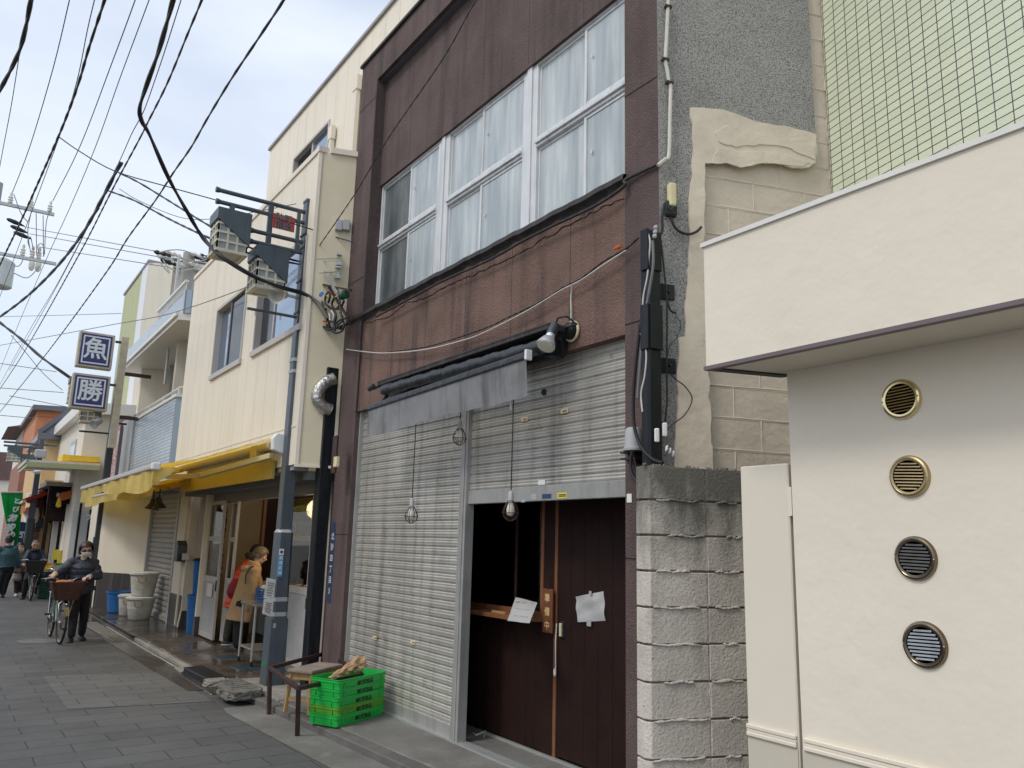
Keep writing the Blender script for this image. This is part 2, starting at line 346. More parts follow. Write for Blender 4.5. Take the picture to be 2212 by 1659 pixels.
# street paving: blocks laid across the street in running bond
def _street(nt, b, cc):
    v = _pos(nt); mp = nt.nodes.new('ShaderNodeMapping'); mp.inputs['Location'].default_value = (-.0, .16, 0); mp.inputs['Rotation'].default_value = (0, 0, R_(-1.2)); nt.links.new(v, mp.inputs['Vector'])
    w = _n(nt, 'ShaderNodeTexNoise'); w.inputs['Scale'].default_value = 3; nt.links.new(v, w.inputs['Vector'])
    vm = nt.nodes.new('ShaderNodeVectorMath'); vm.operation = 'SCALE'; nt.links.new(w.outputs['Color'], vm.inputs[0]); vm.inputs['Scale'].default_value = .018
    va = nt.nodes.new('ShaderNodeVectorMath'); va.operation = 'ADD'; nt.links.new(mp.outputs[0], va.inputs[0]); nt.links.new(vm.outputs[0], va.inputs[1])
    br = nt.nodes.new('ShaderNodeTexBrick'); br.offset = .5
    for k, x in (('Scale', 1), ('Brick Width', .59), ('Row Height', .28), ('Mortar Size', .0045), ('Mortar Smooth', .3), ('Bias', 0)): br.inputs[k].default_value = x
    br.inputs['Color1'].default_value = (.098, .098, .096, 1); br.inputs['Color2'].default_value = (.118, .118, .115, 1); br.inputs['Mortar'].default_value = (.040, .040, .038, 1)
    nt.links.new(va.outputs[0], br.inputs['Vector'])
    c = br.outputs['Color']
    big = _ramp(nt, _noise(nt, v, .9, 4, .6), .3, .7); c = _mix(nt, c, _mix(nt, c, (.62, .62, .61), 1, 'MULTIPLY'), _math(nt, 'MULTIPLY', big, .8))
    gr = _noise(nt, v, 190, 2, .7); c = _mix(nt, c, _mix(nt, c, (1.5, 1.5, 1.5), 1, 'MULTIPLY'), _ramp(nt, gr, .50, .75))
    st = _ramp(nt, _noise(nt, v, 5, 5, .7), .62, .74); c = _mix(nt, c, (.16, .16, .155), _math(nt, 'MULTIPLY', st, .35))
    gum = _ramp(nt, _noise(nt, v, 14, 1, .2), .73, .76); c = _mix(nt, c, (.045, .045, .044), _math(nt, 'MULTIPLY', gum, .6))
    nt.links.new(c, b.inputs['Base Color'])
    bp = nt.nodes.new('ShaderNodeBump'); bp.inputs['Distance'].default_value = .007
    h = _math(nt, 'ADD', _math(nt, 'MULTIPLY', gr, .35), _math(nt, 'MULTIPLY', br.outputs['Fac'], -1)); nt.links.new(h, bp.inputs['Height']); nt.links.new(bp.outputs[0], b.inputs['Normal'])
    r = _ramp(nt, _noise(nt, v, 1.3, 3), .35, .65); nt.links.new(_math(nt, 'SUBTRACT', .85, _math(nt, 'MULTIPLY', r, .25)), b.inputs['Roughness'])
MT['street'] = mat('street', (.1, .1, .1), .85, var=0, fn=_street)

# ------------------------------------------------------------------ mesh helpers
def wm(o):
    m = Matrix.Identity(4); ch = []
    while o is not None: ch.append(o); o = o.parent
    for q in reversed(ch): m = m @ (Matrix.LocRotScale(q.location, q.rotation_euler, q.scale))
    return m
class MB:
    def __init__(s): s.bm = bmesh.new()
    def face(s, pts):
        vs = [s.bm.verts.new(p) for p in pts]
        try: return s.bm.faces.new(vs)
        except ValueError: return None
    def box(s, x0, x1, y0, y1, z0, z1):
        if x0 > x1: x0, x1 = x1, x0
        if y0 > y1: y0, y1 = y1, y0
        if z0 > z1: z0, z1 = z1, z0
        v = [s.bm.verts.new(p) for p in ((x0,y0,z0),(x1,y0,z0),(x1,y1,z0),(x0,y1,z0),(x0,y0,z1),(x1,y0,z1),(x1,y1,z1),(x0,y1,z1))]
        for f in ((3,2,1,0),(4,5,6,7),(0,1,5,4),(1,2,6,5),(2,3,7,6),(3,0,4,7)): s.bm.faces.new([v[i] for i in f])
        return s
    def obox(s, c, ax, ay, az, lx, ly, lz):
        """box centred at c along unit axes"""
        c = Vector(c); ax, ay, az = Vector(ax).normalized(), Vector(ay).normalized(), Vector(az).normalized()
        v = []
        for k in (-1, 1):
            for i, j in ((-1,-1),(1,-1),(1,1),(-1,1)): v.append(s.bm.verts.new(c+ax*(i*lx/2)+ay*(j*ly/2)+az*(k*lz/2)))
        fl = ((3,2,1,0),(4,5,6,7),(0,1,5,4),(1,2,6,5),(2,3,7,6),(3,0,4,7))
        if ax.cross(ay).dot(az) < 0: fl = [tuple(reversed(f)) for f in fl]
        for f in fl: s.bm.faces.new([v[i] for i in f])
        return s
    def beam(s, a, b, w, h, up=(0, 0, 1)):
        a, b = Vector(a), Vector(b); d = b-a; L = d.length; d.normalize(); up = Vector(up)
        if abs(d.dot(up)) > .99: up = Vector((0, 1, 0))
        sd = d.cross(up).normalized(); u = sd.cross(d).normalized()
        return s.obox((a+b)/2, d, sd, u, L, w, h)
    def prism(s, poly, z0, z1):
        return s.extr([Vector((p[0], p[1], z0)) for p in poly], Vector((0, 0, z1-z0)))
    def extr(s, pts, vec):
        pts = [Vector(p) for p in pts]; vec = Vector(vec); n = len(pts)
        nrm = Vector((0, 0, 0))
        for i in range(n): nrm += pts[i].cross(pts[(i+1) % n])
        if nrm.dot(vec) > 0: pts = pts[::-1]
        a = [s.bm.verts.new(p) for p in pts]; b = [s.bm.verts.new(p+vec) for p in pts]
        s.bm.faces.new(a); s.bm.faces.new(b[::-1])
        for i in range(n):
            j = (i+1) % n; s.bm.faces.new((a[j], a[i], b[i], b[j]))
        return s
    def tube(s, pts, r, n=8, cap=True, closed=False):
        pts = [Vector(p) for p in pts]; rs = r if isinstance(r, (list, tuple)) else [r]*len(pts); rings = []; pu = None; N = len(pts)
        for i, p in enumerate(pts):
            if closed: d = (pts[(i+1) % N]-pts[i-1])
            else: d = (pts[min(i+1, N-1)]-pts[max(i-1, 0)])
            d = d.normalized() if d.length > 1e-9 else Vector((0, 0, 1))
            u = pu if pu is not None else (Vector((0, 0, 1)) if abs(d.z) < .9 else Vector((1, 0, 0)))
            u = (u-d*u.dot(d)); u = u.normalized() if u.length > 1e-6 else d.orthogonal().normalized()
            w = d.cross(u); pu = u
            rings.append([s.bm.verts.new(p+(u*math.cos(t)+w*math.sin(t))*rs[i]) for t in [2*math.pi*k/n for k in range(n)]])
        for i in range(len(rings)-(0 if closed else 1)):
            a, b = rings[i], rings[(i+1) % len(rings)]
            for k in range(n): s.bm.faces.new((a[k], a[(k+1) % n], b[(k+1) % n], b[k]))
        if cap and not closed: s.bm.faces.new(rings[0][::-1]); s.bm.faces.new(rings[-1])
        return s
    def lathe(s, c, axis, prof, n=24):
        """prof: list of (along, radius)"""
        c = Vector(c); d = Vector(axis).normalized(); u = d.orthogonal().normalized(); w = d.cross(u); rings = []
        for t, r in prof:
            r = max(r, .0004); rings.append([s.bm.verts.new(c+d*t+(u*math.cos(k)+w*math.sin(k))*r) for k in [2*math.pi*i/n for i in range(n)]])
        for a, b in zip(rings, rings[1:]):
            for k in range(n): s.bm.faces.new((a[k], a[(k+1) % n], b[(k+1) % n], b[k]))
        s.bm.faces.new(rings[0][::-1]); s.bm.faces.new(rings[-1]); return s
    def ball(s, c, r, n=12, sq=(1, 1, 1)):
        c = Vector(c); g = bmesh.ops.create_uvsphere(s.bm, u_segments=n, v_segments=max(6, n*2//3), radius=1)
        for v in g['verts']: v.co = Vector((v.co.x*r*sq[0], v.co.y*r*sq[1], v.co.z*r*sq[2]))+c
        return s
    def grid(s, fn, nu, nv, th=0):
        """fn(u,v)->point ; optional thickness along local normal"""
        g = [[s.bm.verts.new(fn(i/nu, j/nv)) for j in range(nv+1)] for i in range(nu+1)]; fs = []
        for i in range(nu):
            for j in range(nv): fs.append(s.bm.faces.new((g[i][j], g[i+1][j], g[i+1][j+1], g[i][j+1])))
        if th:
            r = bmesh.ops.solidify(s.bm, geom=fs, thickness=th)
        return s
    def join(s, me, mtx=None):
        me.transform(mtx) if mtx else None; s.bm.from_mesh(me); return s
    def build(s, name, m, parent=None, smooth=False, bevel=0, seg=1, ang=35):
        me = bpy.data.meshes.new(name)
        bmesh.ops.recalc_face_normals(s.bm, faces=s.bm.faces) if getattr(s, 'rc', True) else None
        if parent is not None: s.bm.transform(wm(parent).inverted())
        s.bm.to_mesh(me); s.bm.free()
        o = bpy.data.objects.new(name, me); col.objects.link(o); me.materials.append(MT[m] if isinstance(m, str) else m)
        if parent is not None: o.parent = parent
        if smooth:
            for p in me.polygons: p.use_smooth = True
            me.set_sharp_from_angle(angle=R_(ang))
        if bevel:
            b = o.modifiers.new('bevel', 'BEVEL'); b.width = bevel; b.segments = seg; b.limit_method = 'ANGLE'; b.angle_limit = R_(40)
        return o
def tag(o, label=None, cat=None, group=None, kind=None):
    if label: o['label'] = label
    if cat: o['category'] = cat
    if group: o['group'] = group
    if kind: o['kind'] = kind
    return o
def thing(name, label, cat, loc=(0, 0, 0), rz=0, group=None):
    o = bpy.data.objects.new(name, None); col.objects.link(o); o.empty_display_size = .1
    o.location = loc; o.rotation_euler = (0, 0, rz); return tag(o, label, cat, group)
def struct(o): o['kind'] = 'structure'; return o
def copy_tree(o, parent=None):
    c = o.copy(); col.objects.link(c); c.parent = parent
    for ch in list(o.children): copy_tree(ch, c)
    return c
def bx(name, m, parent, *a, **k): return MB().box(*a).build(name, m, parent, **k)
def text_mesh(txt, size, origin, ux, uz, lift=.0015, bold=0.0, vertical=False, pitch=None, squeeze=1):
    """flat lettering as mesh: origin = centre, ux = reading direction, uz = up"""
    origin, ux, uz = Vector(origin), Vector(ux).normalized(), Vector(uz).normalized(); n = ux.cross(uz).normalized()
    mb = MB(); mb.rc = False
    items = [(ch, 0, -i) for i, ch in enumerate(txt)] if vertical else [(txt, 0, 0)]
    pt = pitch or size; L = len(txt)
    for t, ox, oy in items:
        cu = bpy.data.curves.new('glyph', 'FONT'); cu.body = t; cu.size = size; cu.align_x = 'CENTER'; cu.align_y = 'CENTER'
        ob = bpy.data.objects.new('glyph', cu); col.objects.link(ob); bpy.context.view_layer.update()
        dg = bpy.context.evaluated_depsgraph_get(); me = bpy.data.meshes.new_from_object(ob.evaluated_get(dg)); 
        bpy.data.objects.remove(ob); bpy.data.curves.remove(cu)
        dy = (oy*pt+(L-1)*pt/2) if vertical else 0
        k = 0
        for sx, sy in (((0, 0),) if not bold else ((0, 0), (bold, 0), (-bold, 0), (0, bold), (0, -bold))):
            mc = me.copy(); o2 = origin+ux*sx+uz*(sy+dy)+n*(lift+.0006*k); k += 1
            M = Matrix(((ux.x*squeeze, uz.x, n.x, o2.x), (ux.y*squeeze, uz.y, n.y, o2.y), (ux.z*squeeze, uz.z, n.z, o2.z), (0, 0, 0, 1)))
            mb.join(mc, M); bpy.data.meshes.remove(mc)
        bpy.data.meshes.remove(me)
    return mb
# ------------------------------------------------------------------ ground
g = MB(); g.face([(-60, -25, -.02), (80, -25, -.02), (80, 160, -.02), (-60, 160, -.02)]); struct(g.build('ground', 'concrete'))
g = MB(); g.face([(-3.6, -12, 0), (3.35, -12, 0), (3.0, 5.98, 0), (2.76, 9.3, 0), (2.66, 11.1, 0), (2.62, 14.3, 0), (2.55, 22, 0), (2.75, 90, 0), (-3.6, 90, 0)])
struct(g.build('street', 'street'))
KL = [(3.28, -2), (3.06, 4.5), (2.95, 5.98), (2.80, 8.3), (2.74, 9.3), (2.70, 10.2)]
def strip(name, m, left, right, z, th=None):
    b = MB(); pts = [(x, y, z) for x, y in left]+[(x, y, z) for x, y in reversed(right)]
    if th: b.extr([(p[0], p[1], z-th) for p in pts], (0, 0, th))
    else: b.face(pts)
    return struct(b.build(name, m, bevel=.008 if th else 0))
# smooth cement margin between the paving and the kerb
strip('street_margin', 'concrete', [(x-.38, y) for x, y in KL[:4]]+[(2.45, 8.55)], [(x+.02, y) for x, y in KL[:4]]+[(2.8, 8.55)], .004)
patch = MB(); patch.face([(1.14, 9.16, .004), (2.46, 8.94, .004), (2.45, 9.6, .004), (2.31, 11.04, .004), (1.10, 11.3, .004)])
MT['patch'] = MT['street'].copy(); MT['patch'].name = 'patch'
for n_ in MT['patch'].node_tree.nodes:
    if n_.type == 'TEX_BRICK':
        n_.inputs['Color1'].default_value = (.135, .135, .130, 1); n_.inputs['Color2'].default_value = (.155, .155, .150, 1)
struct(patch.build('street_patch', 'patch'))
# gutter margin beside the shops: damp asphalt strip
strip('wet_margin', 'wet_slab', [(2.36, 9.6), (2.30, 11.3), (2.22, 14.4), (2.20, 20)], [(2.74, 9.6), (2.66, 11.3), (2.58, 14.3), (2.56, 20)], .0075)
strip('gutter_rail', 'galv', [(2.60, 10.95), (2.545, 14.2), (2.52, 16.6)], [(2.625, 10.95), (2.57, 14.2), (2.545, 16.6)], .012, .012)
strip('gutter_rail', 'galv', [(2.71, 10.9), (2.67, 13.4)], [(2.725, 10.9), (2.685, 13.4)], .03, .03)
# kerb and pavement in front of the shuttered shop
strip('kerb', 'kerb', KL, [(x+.13, y) for x, y in KL], .065, .09)
strip('pavement', 'concrete', [(x+.13, y) for x, y in KL[:4]], [(4.4, -2), (4.4, 4.5), (4.4, 5.98), (4.4, 8.32)], .075, .1)
strip('pavement', 'concrete_pale', [(2.93, 8.33), (2.87, 9.3), (2.86, 9.72)], [(4.4, 8.33), (4.4, 9.3), (4.4, 9.72)], .08, .1)
strip('pavement', 'wet_tile', [(2.86, 9.73), (2.72, 11.0), (2.66, 14.6)], [(7.5, 9.73), (7.5, 11.0), (7.5, 14.6)], .07, .09)
strip('pavement', 'wet_slab', [(2.66, 14.61), (2.60, 22), (2.75, 70)], [(7.5, 14.61), (7.5, 22), (7.5, 70)], .055, .07)
strip('kerb', 'concrete_pale', [(2.70, 10.2), (2.64, 11.3), (2.60, 14.3)], [(2.86, 10.2), (2.73, 11.3), (2.66, 14.3)], .055, .07)
strip('drain_channel', 'metal_grate', [(2.30, 14.35), (2.20, 17.4)], [(2.52, 14.2), (2.47, 17.4)], .02, .02)
strip('drain_cover', 'concrete_pale', [(2.55, 10.86), (2.55, 11.22)], [(2.80, 10.93), (2.80, 11.2)], .03, .03)
strip('gutter_bed', 'wet_slab', [(2.52, 9.3), (2.50, 11.4)], [(2.95, 9.3), (2.80, 11.4)], .0115, .05)
strip('rubber_mat', 'black_paint', [(2.61, 9.92), (2.58, 10.84)], [(2.86, 9.92), (2.82, 10.9)], .078, .09)
strip('inspection_cover', 'plate_blue', [(3.12, 10.35), (3.10, 10.75)], [(3.42, 10.35), (3.40, 10.75)], .075, .02)
strip('inspection_cover', 'plate_blue', [(3.14, 11.3), (3.12, 11.7)], [(3.46, 11.3), (3.44, 11.7)], .075, .02)
mh = MB().lathe((1.36, 14.85, 0), (0, 0, 1), [(-.01, .33), (.006, .33), (.006, .27), (.003, .27), (.003, 0)], 32).build('manhole_cover', 'metal_grate'); struct(mh)
# door track of the shutters
tr = MB(); tr.box(3.60, 3.66, 3.9, 8.3, .07, .088); tr.box(3.68, 3.71, 3.9, 8.3, .07, .086); tr.box(4.0, 4.03, 3.9, 6.2, .07, .09); struct(tr.build('shutter_track', 'galv'))
# bits of litter
for (px, py, s) in ((518, 1468, .05), (522, 1492, .055), (704, 1515, .05), (705, 1527, .02)):
    p = P(px, py, 'Z', .006); b = MB(); b.face([(p.x-s/2, p.y-s*.4, .008), (p.x+s/2, p.y-s*.2, .014), (p.x+s*.4, p.y+s*.4, .009), (p.x-s*.5, p.y+s*.3, .013)])
    o = b.build('paper_scrap', 'paper'); tag(o, {518: 'white paper scrap on the street, the upper one left of the broken slab', 522: 'white paper scrap on the street, just below the other one left of the broken slab', 704: 'white paper scrap on the kerb left of the brown frame leg', 705: 'tiny white speck of paper near the stool legs'}[px], 'litter', 'white paper scraps on the paving')
def slabrock(name, pts2, z0, z1, m, label, cat, amp=.018, cuts=4):
    b = MB(); b.prism(pts2, z0, z1); bmesh.ops.subdivide_edges(b.bm, edges=b.bm.edges, cuts=cuts, use_grid_fill=True)
    rnd = random.Random(3)
    for v in b.bm.verts:
        k = amp*(.3 if abs(v.co.z-z1) < .001 else 1); v.co += Vector((rnd.uniform(-k, k), rnd.uniform(-k, k), rnd.uniform(-k, k)*.6))
    return tag(b.build(name, m), label, cat)
slabrock('broken_slab', [(2.52, 9.12), (2.51, 8.74), (2.56, 8.58), (2.84, 8.62), (2.90, 8.76), (2.84, 9.38), (2.72, 9.44)], .05, .135, 'rubble', 'broken concrete slab with ribbed top lying over the kerb beside the brown frame', 'slab')
slabrock('concrete_fragment', [(2.57, 9.86), (2.60, 9.68), (2.78, 9.66), (2.80, 9.80), (2.83, 9.98), (2.70, 9.98)], .012, .075, 'concrete_pale', 'pale broken concrete lump between the black rubber mat and the ribbed slab', 'rubble', .012, 3)
rb = MB()
for i in range(6):
    y = 8.74+i*.115; rb.box(2.56+.01*i, 2.84, y, y+.045, .13, .146)
slab_o = bpy.data.objects['broken_slab']; r_ = rb.build('rib', 'rubble', slab_o, bevel=.006)

# ------------------------------------------------------------------ brown building
XF, XS, XW = 3.55, 3.65, 3.67
YR = P(1423, 380, 'X', XF).y; YL = 8.787; ZT = 7.62
W = thing('brown_building', 'two storey brown stucco shop building with white framed windows and grey roller shutters', 'building', (XF, (YR+YL)/2, 0))
def sk(x, y, d): return (x+SK.x*d, y+SK.y*d)
y_rp = P(1350, 500, 'X', XF).y        # inner edge of the right pillar
y_lp = 8.30
zs, zt = 4.25, 5.84                   # sill and head of the window band
zb = 3.10                             # underside of the lintel
b = MB(); b.box(XF, XF+.5, YR, y_rp, 0, ZT); b.build('pillar', 'brown_stucco', W)
b = MB(); b.box(XF, XF+.5, y_lp, YL, 0, ZT); b.build('pillar', 'brown_stucco', W)
b = MB(); b.box(XF+.002, XF+.5, y_rp, y_lp, 7.23, ZT); b.build('parapet_band', 'brown_stucco', W)
b = MB(); b.box(XW, XW+.3, y_rp, y_lp, zt+.012, 7.23); b.build('upper_panel', 'brown_stucco', W)
b = MB(); b.box(XF+.012, XF+.5, y_rp, y_lp, zb, zs-.05); b.build('lintel_panel', 'brown_band', W)
for y in (7.55, 6.79, 6.01, 5.25, 4.48): MB().box(XW-.0015, XW, y-.003, y+.003, zt+.05, 7.23).build('panel_seam', 'seam_brown', W)
for y in (7.49, 6.75, 6.0, 5.26, 4.48): MB().box(XF+.0105, XF+.012, y-.003, y+.003, zb, zs-.1).build('panel_seam', 'seam_brown', W)
for (y0, y1, z) in ((YR, y_rp, 3.16), (YR, y_rp, 1.62), (y_lp, YL, 1.74), (YR, y_rp, 4.85), (y_lp, YL, 7.0), (y_lp, YL, 4.7)): MB().box(XF-.0025, XF, y0, y1, z-.004, z+.004).build('panel_seam', 'seam_dark', W)
# vertical rib that closes the left pillar off from the lintel
MB().box(XF-.012, XF, y_lp-.02, y_lp+.03, zb, zs).build('corner_bead', 'brown_stucco', W)
cp = MB(); cp.box(XF-.03, XF+.5, YR-.02, YL+.02, ZT, ZT+.035); cp.build('coping', 'flashing', W)
# sill flashing, slightly wavy
XPN = XW; n = 90; sl = MB()
def sf(u, v):
    y = y_rp-.02+(YL-.12-y_rp)*u; w = .008*math.sin(u*47)+.006*math.sin(u*113+1); prof = [(XPN+.09, zs+.02), (XF-.035, zs-.01), (XF-.045, zs-.055), (XF-.005, zs-.075), (XF+.011, zs-.10)]
    k = v*4; i = min(3, int(k)); t = k-i; x = prof[i][0]*(1-t)+prof[i+1][0]*t; z = prof[i][1]*(1-t)+prof[i+1][1]*t
    return Vector((x+w*(v > .2)*.8, y, z+w*(v > .1)))
sl.grid(sf, n, 8); sl.build('sill', 'flashing', W, smooth=True)
# peeled edge of render below the sill
rnd = random.Random(5); pe = MB(); yy = y_rp+.02; zz0 = zs-.17; top = []
while yy < y_lp-.05: zz0 += rnd.uniform(-.012, .012); zz0 = min(zs-.135, max(zs-.20, zz0)); top.append(Vector((XF+.010, yy, zz0))); yy += rnd.uniform(.012, .05)
pe.tube(top, [rnd.uniform(.002, .006) for _ in top], 5); pe.build('render_crack', 'seam_dark', W)
# windows: three bays, each an upper and a lower pair of sliding sashes
XPN = XW; XW = 3.73; kk = XW/3.67
bays = [(8.14*kk, 6.80*kk, 7.43*kk), (6.57*kk, 5.27*kk, 5.95*kk), (5.06*kk, y_rp, 4.43*kk)]
zm0, zm1 = 1.7+(4.99-1.7)*kk, 1.7+(5.08-1.7)*kk; zt = 5.862
fr = MB()
fr.box(XW-.03, XW+.02, y_rp, 8.22, zt-.03, zt+.022); fr.box(XW-.03, XW+.02, 8.14, 8.30, zs, zt)
for a, c in ((6.80, 6.57), (5.27, 5.06)):
    fr.box(XW-.045, XW+.02, c, a, zs, zt-.03); fr.box(XW-.055, XW-.045, (a+c)/2-.04, (a+c)/2+.04, zs, zt-.03)
fr.bm.free()
for bi, (ya, yb, ym) in enumerate(bays):
    fr = MB(); fr.box(XW-.03, XW+.02, yb, ya, zt-.03, zt+.022)
    if bi == 0: fr.box(XW-.03, XW+.02, ya, y_lp-.005, zs, zt+.022)
    else:
        c = bays[bi-1][1]; fr.box(XW-.03, XW+.02, ya, c, zs, zt+.022); fr.box(XW-.045, XW-.03, (ya+c)/2-.035, (ya+c)/2+.035, zs, zt)
    fr.box(XW-.035, XW+.02, yb, ya, zm0, zm1); fr.box(XW-.055, XW-.035, yb, ya, zm0+.028, zm0+.055)
    wf = fr.build('window', 'alu_white', W, bevel=.003)
    for (z0, z1) in ((zs, zm0), (zm1, zt-.03)):
        gl = MB(); gl.box(XW+.004, XW+.01, ym, ya-.02, z0+.02, z1-.02); gl.box(XW-.012, XW-.006, yb+.01, ym-.01, z0+.02, z1-.02)
        if bi == 0:
            bpy_gl = MB(); bpy_gl.box(XW+.004, XW+.01, ym+.01, ya-.02, z0+.02, z1-.02); bpy_gl.build('pane', 'frosted_dark', wf)
            gl = MB(); gl.box(XW-.012, XW-.006, yb+.01, ym-.01, z0+.02, z1-.02)
        gl.build('pane', 'frosted', wf)
        st = MB(); st.box(XW-.022, XW+.012, ym-.018, ym+.008, z0, z1)
        for (p, q, x) in ((ym, ya, XW-.004), (yb, ym, XW-.02)):
            st.box(x, x+.02, q-.022, q-.002, z0, z1); st.box(x, x+.02, p, q-.022, z0, z0+.03); st.box(x, x+.02, p, q-.022, z1-.026, z1)
        st.box(XW-.03, XW-.022, ym-.10, ym-.085, z0+(z1-z0)*.55, z0+(z1-z0)*.59)
        st.build('sash', 'alu_white', wf)
zt = 5.84
# side wall: pebbledash over block, with a patch of beige mortar, then bare painted block
p0 = Vector((XF, YR, 0))
def sp(d, z, off=0): return Vector((p0.x+SK.x*d+SN.x*off, p0.y+SK.y*d+SN.y*off, z))
def dS(px, py): q = PS(px, py, p0); return (q-p0).dot(SK), q.z
dend = dS(1762, 300)[0]
dl = dS(1500, 500)[0]; zl0 = dS(1500, 245)[1]; zl1 = dS(1764, 300)[1]
b = MB(); b.extr([sp(0.0, 0, .0), sp(dl, 0, .0), sp(dl, zl0, .0), sp(dend, zl1, .0), sp(dend, ZT, .0), sp(0.0, ZT, .0)], -SN*.03); b.build('side_render', 'pebbledash', W)
b = MB(); b.extr([sp(0.3, 0, -.031), sp(7.5, 0, -.031), sp(7.5, ZT, -.031), sp(0.3, ZT, -.031)], -SN*.15); b.build('side_wall', 'block_beige', W)
mo = [(1492,232),(1560,236),(1632,262),(1700,272),(1764,290),(1766,330),(1762,352),(1740,362),(1712,362),(1690,352),(1662,352),(1640,350),(1600,356),(1584,350),(1560,352),(1540,350),(1523,352),(1524,420),(1521,480),(1524,540),(1526,700),(1530,800),(1535,830),(1531,850),(1535,875),(1537,905),(1536,940),(1540,980),(1541,1010),(1541,1100),(1458,1100),(1458,1005),(1459,960),(1464,905),(1465,870),(1463,800),(1468,745),(1469,728),(1480,726),(1481,680),(1484,640),(1487,600),(1488,560),(1492,500),(1490,450),(1493,400),(1497,372),(1499,330),(1497,290)]
def jag(pts, sub=3, amp=2.2, seed=1):
    r = random.Random(seed); o = []
    for i in range(len(pts)):
        a, c = pts[i], pts[(i+1) % len(pts)]
        for k in range(sub): t = k/sub; o.append((a[0]+(c[0]-a[0])*t+r.uniform(-amp, amp)*(k > 0), a[1]+(c[1]-a[1])*t+r.uniform(-amp, amp)*(k > 0)))
    return o
b = MB(); b.extr([PS(x, y, p0, .018) for x, y in jag(mo)], -SN*.017); b.build('mortar_patch', 'mortar_beige', W)
# smears of mortar on the patch
for k, (pts, off) in enumerate(((((1545,285),(1572,270),(1600,280),(1640,287),(1700,300),(1740,300),(1762,310),(1760,345),(1738,335),(1700,318),(1640,312),(1590,318),(1552,305)), .024), (((1538,352),(1550,318),(1600,328),(1660,326),(1720,342),(1752,350),(1735,360),(1650,352),(1600,362),(1570,352)), .022))):
    b = MB(); b.extr([PS(x, y, p0, off) for x, y in jag(pts, 4, 1.8, k+3)], -SN*.009); b.build('mortar_smear', 'mortar_beige', W, bevel=.002)
# block joints of the painted wall: thin strips in the wall's own colour below mortar beads
rnd = random.Random(11)
def bead(a, c, r, m, name='mortar_joint', off=-.028, wob=.004, parent=W, n=14, origin=None):
    pts = []
    for i in range(n+1):
        t = i/n; pts.append(a+(c-a)*t+Vector((0, 0, rnd.uniform(-wob, wob)))+SN*rnd.uniform(-.002, .003))
    return MB().tube(pts, [r*rnd.uniform(.5, 1.2) for _ in pts], 6).build(name, m, parent, smooth=True)
dc = dS(1541, 900)[0]
hz = [z for z in (1.95, 2.15, 2.35, 2.55, 2.75, 2.95, 3.15, 3.35, 3.55, 3.75, 3.95, 4.15, 4.35, 4.55, 4.75, 4.95, 5.15, 5.35, 5.55, 5.75, 5.95, 6.15)]
_, z_c = dS(1700, 487); 
base = dS(1539, 897)[1]
for k in range(-4, 20):
    z = base+.2*k*1.0
    z = base+.208*k
    st_ = dc if z < 4.35 else dend+.01
    bead(sp(st_, z, -.031), sp(3.6, z, -.031), .006, 'mortar_beige'); MB().extr([sp(st_, z-.012, -.029), sp(3.6, z-.012, -.029), sp(3.6, z-.006, -.029), sp(st_, z-.006, -.029)], -SN*.003).build('joint_groove', 'block_beige', W)
    d = dc+.17+(.2 if k % 2 else 0)
    while d < 3.4:
        if d > st_: bead(sp(d, z, -.031), sp(d, z+.2, -.031), .005, 'mortar_beige', n=6)
        d += .42
# shutters ----------------------------------------------------
def shutter(y0, y1, z0, z1, x, pitch=.0775):
    b = MB(); prof = []
    z = z1
    while z > z0+.001:
        for dz, dx in ((0, .010), (.004, .012), (.009, .0), (.020, -.004), (.030, .001), (.036, -.003), (.048, -.004), (.056, .001), (.063, -.002), (.072, -.001), (.0765, .008)):
            if z-dz > z0: prof.append((x+dx, z-dz))
        z -= pitch
    prof.append((x+.006, z0))
    ny = 6
    vs = [[b.bm.verts.new((px_, y0+(y1-y0)*j/ny, pz)) for j in range(ny+1)] for px_, pz in prof]
    for i in range(len(vs)-1):
        for j in range(ny): b.bm.faces.new((vs[i][j], vs[i+1][j], vs[i+1][j+1], vs[i][j+1]))
    b.rc = True
    return b
ysa, ysb, yp0, yp1, ysc = 8.28, 6.10, 6.08, 5.945, y_rp
S1 = shutter(ysb, ysa, .10, 3.2, XS).build('roller_shutter', 'shutter', W, smooth=True, ang=60)
MB().box(XS-.012, XS+.03, ysb, ysa-.03, .085, .19).build('bottom_rail', 'shutter_frame', S1, bevel=.004)
S2 = shutter(ysc+.01, yp1, 2.13, 3.2, XS).build('roller_shutter', 'shutter', W, smooth=True, ang=60)
MB().box(XS-.018, XS+.03, ysc+.005, yp1, 2.015, 2.13).build('bottom_rail', 'shutter_frame', S2, bevel=.004)
b = MB(); b.box(XS-.03, XS+.05, yp0-.03, yp0, .07, 3.2); b.box(XS-.045, XS+.045, yp1+.0, yp0-.032, .07, 3.2); b.box(XS-.055, XS-.045, yp1+.03, yp1+.05, .07, 3.2)
b.build('shutter_post', 'shutter_frame', W, bevel=.003)
MB().box(XS-.05, XS+.03, ysa, ysa+.02, .07, zb).build('shutter_post', 'shutter_frame', W, bevel=.003)
MB().box(XS+.12, XF+.5, ysc, ysa+.02, 3.0, zb+.2).build('shutter_box', 'seam_dark', W)
def fplate(name, m, parent, cx_, cy_, w, h, x=XS, th=.006, rnd_=False, bevel=.002):
    q = P(cx_, cy_, 'X', x); return MB().box(x-th, x, q.y-w/2, q.y+w/2, q.z-h/2, q.z+h/2).build(name, m, parent, bevel=bevel)
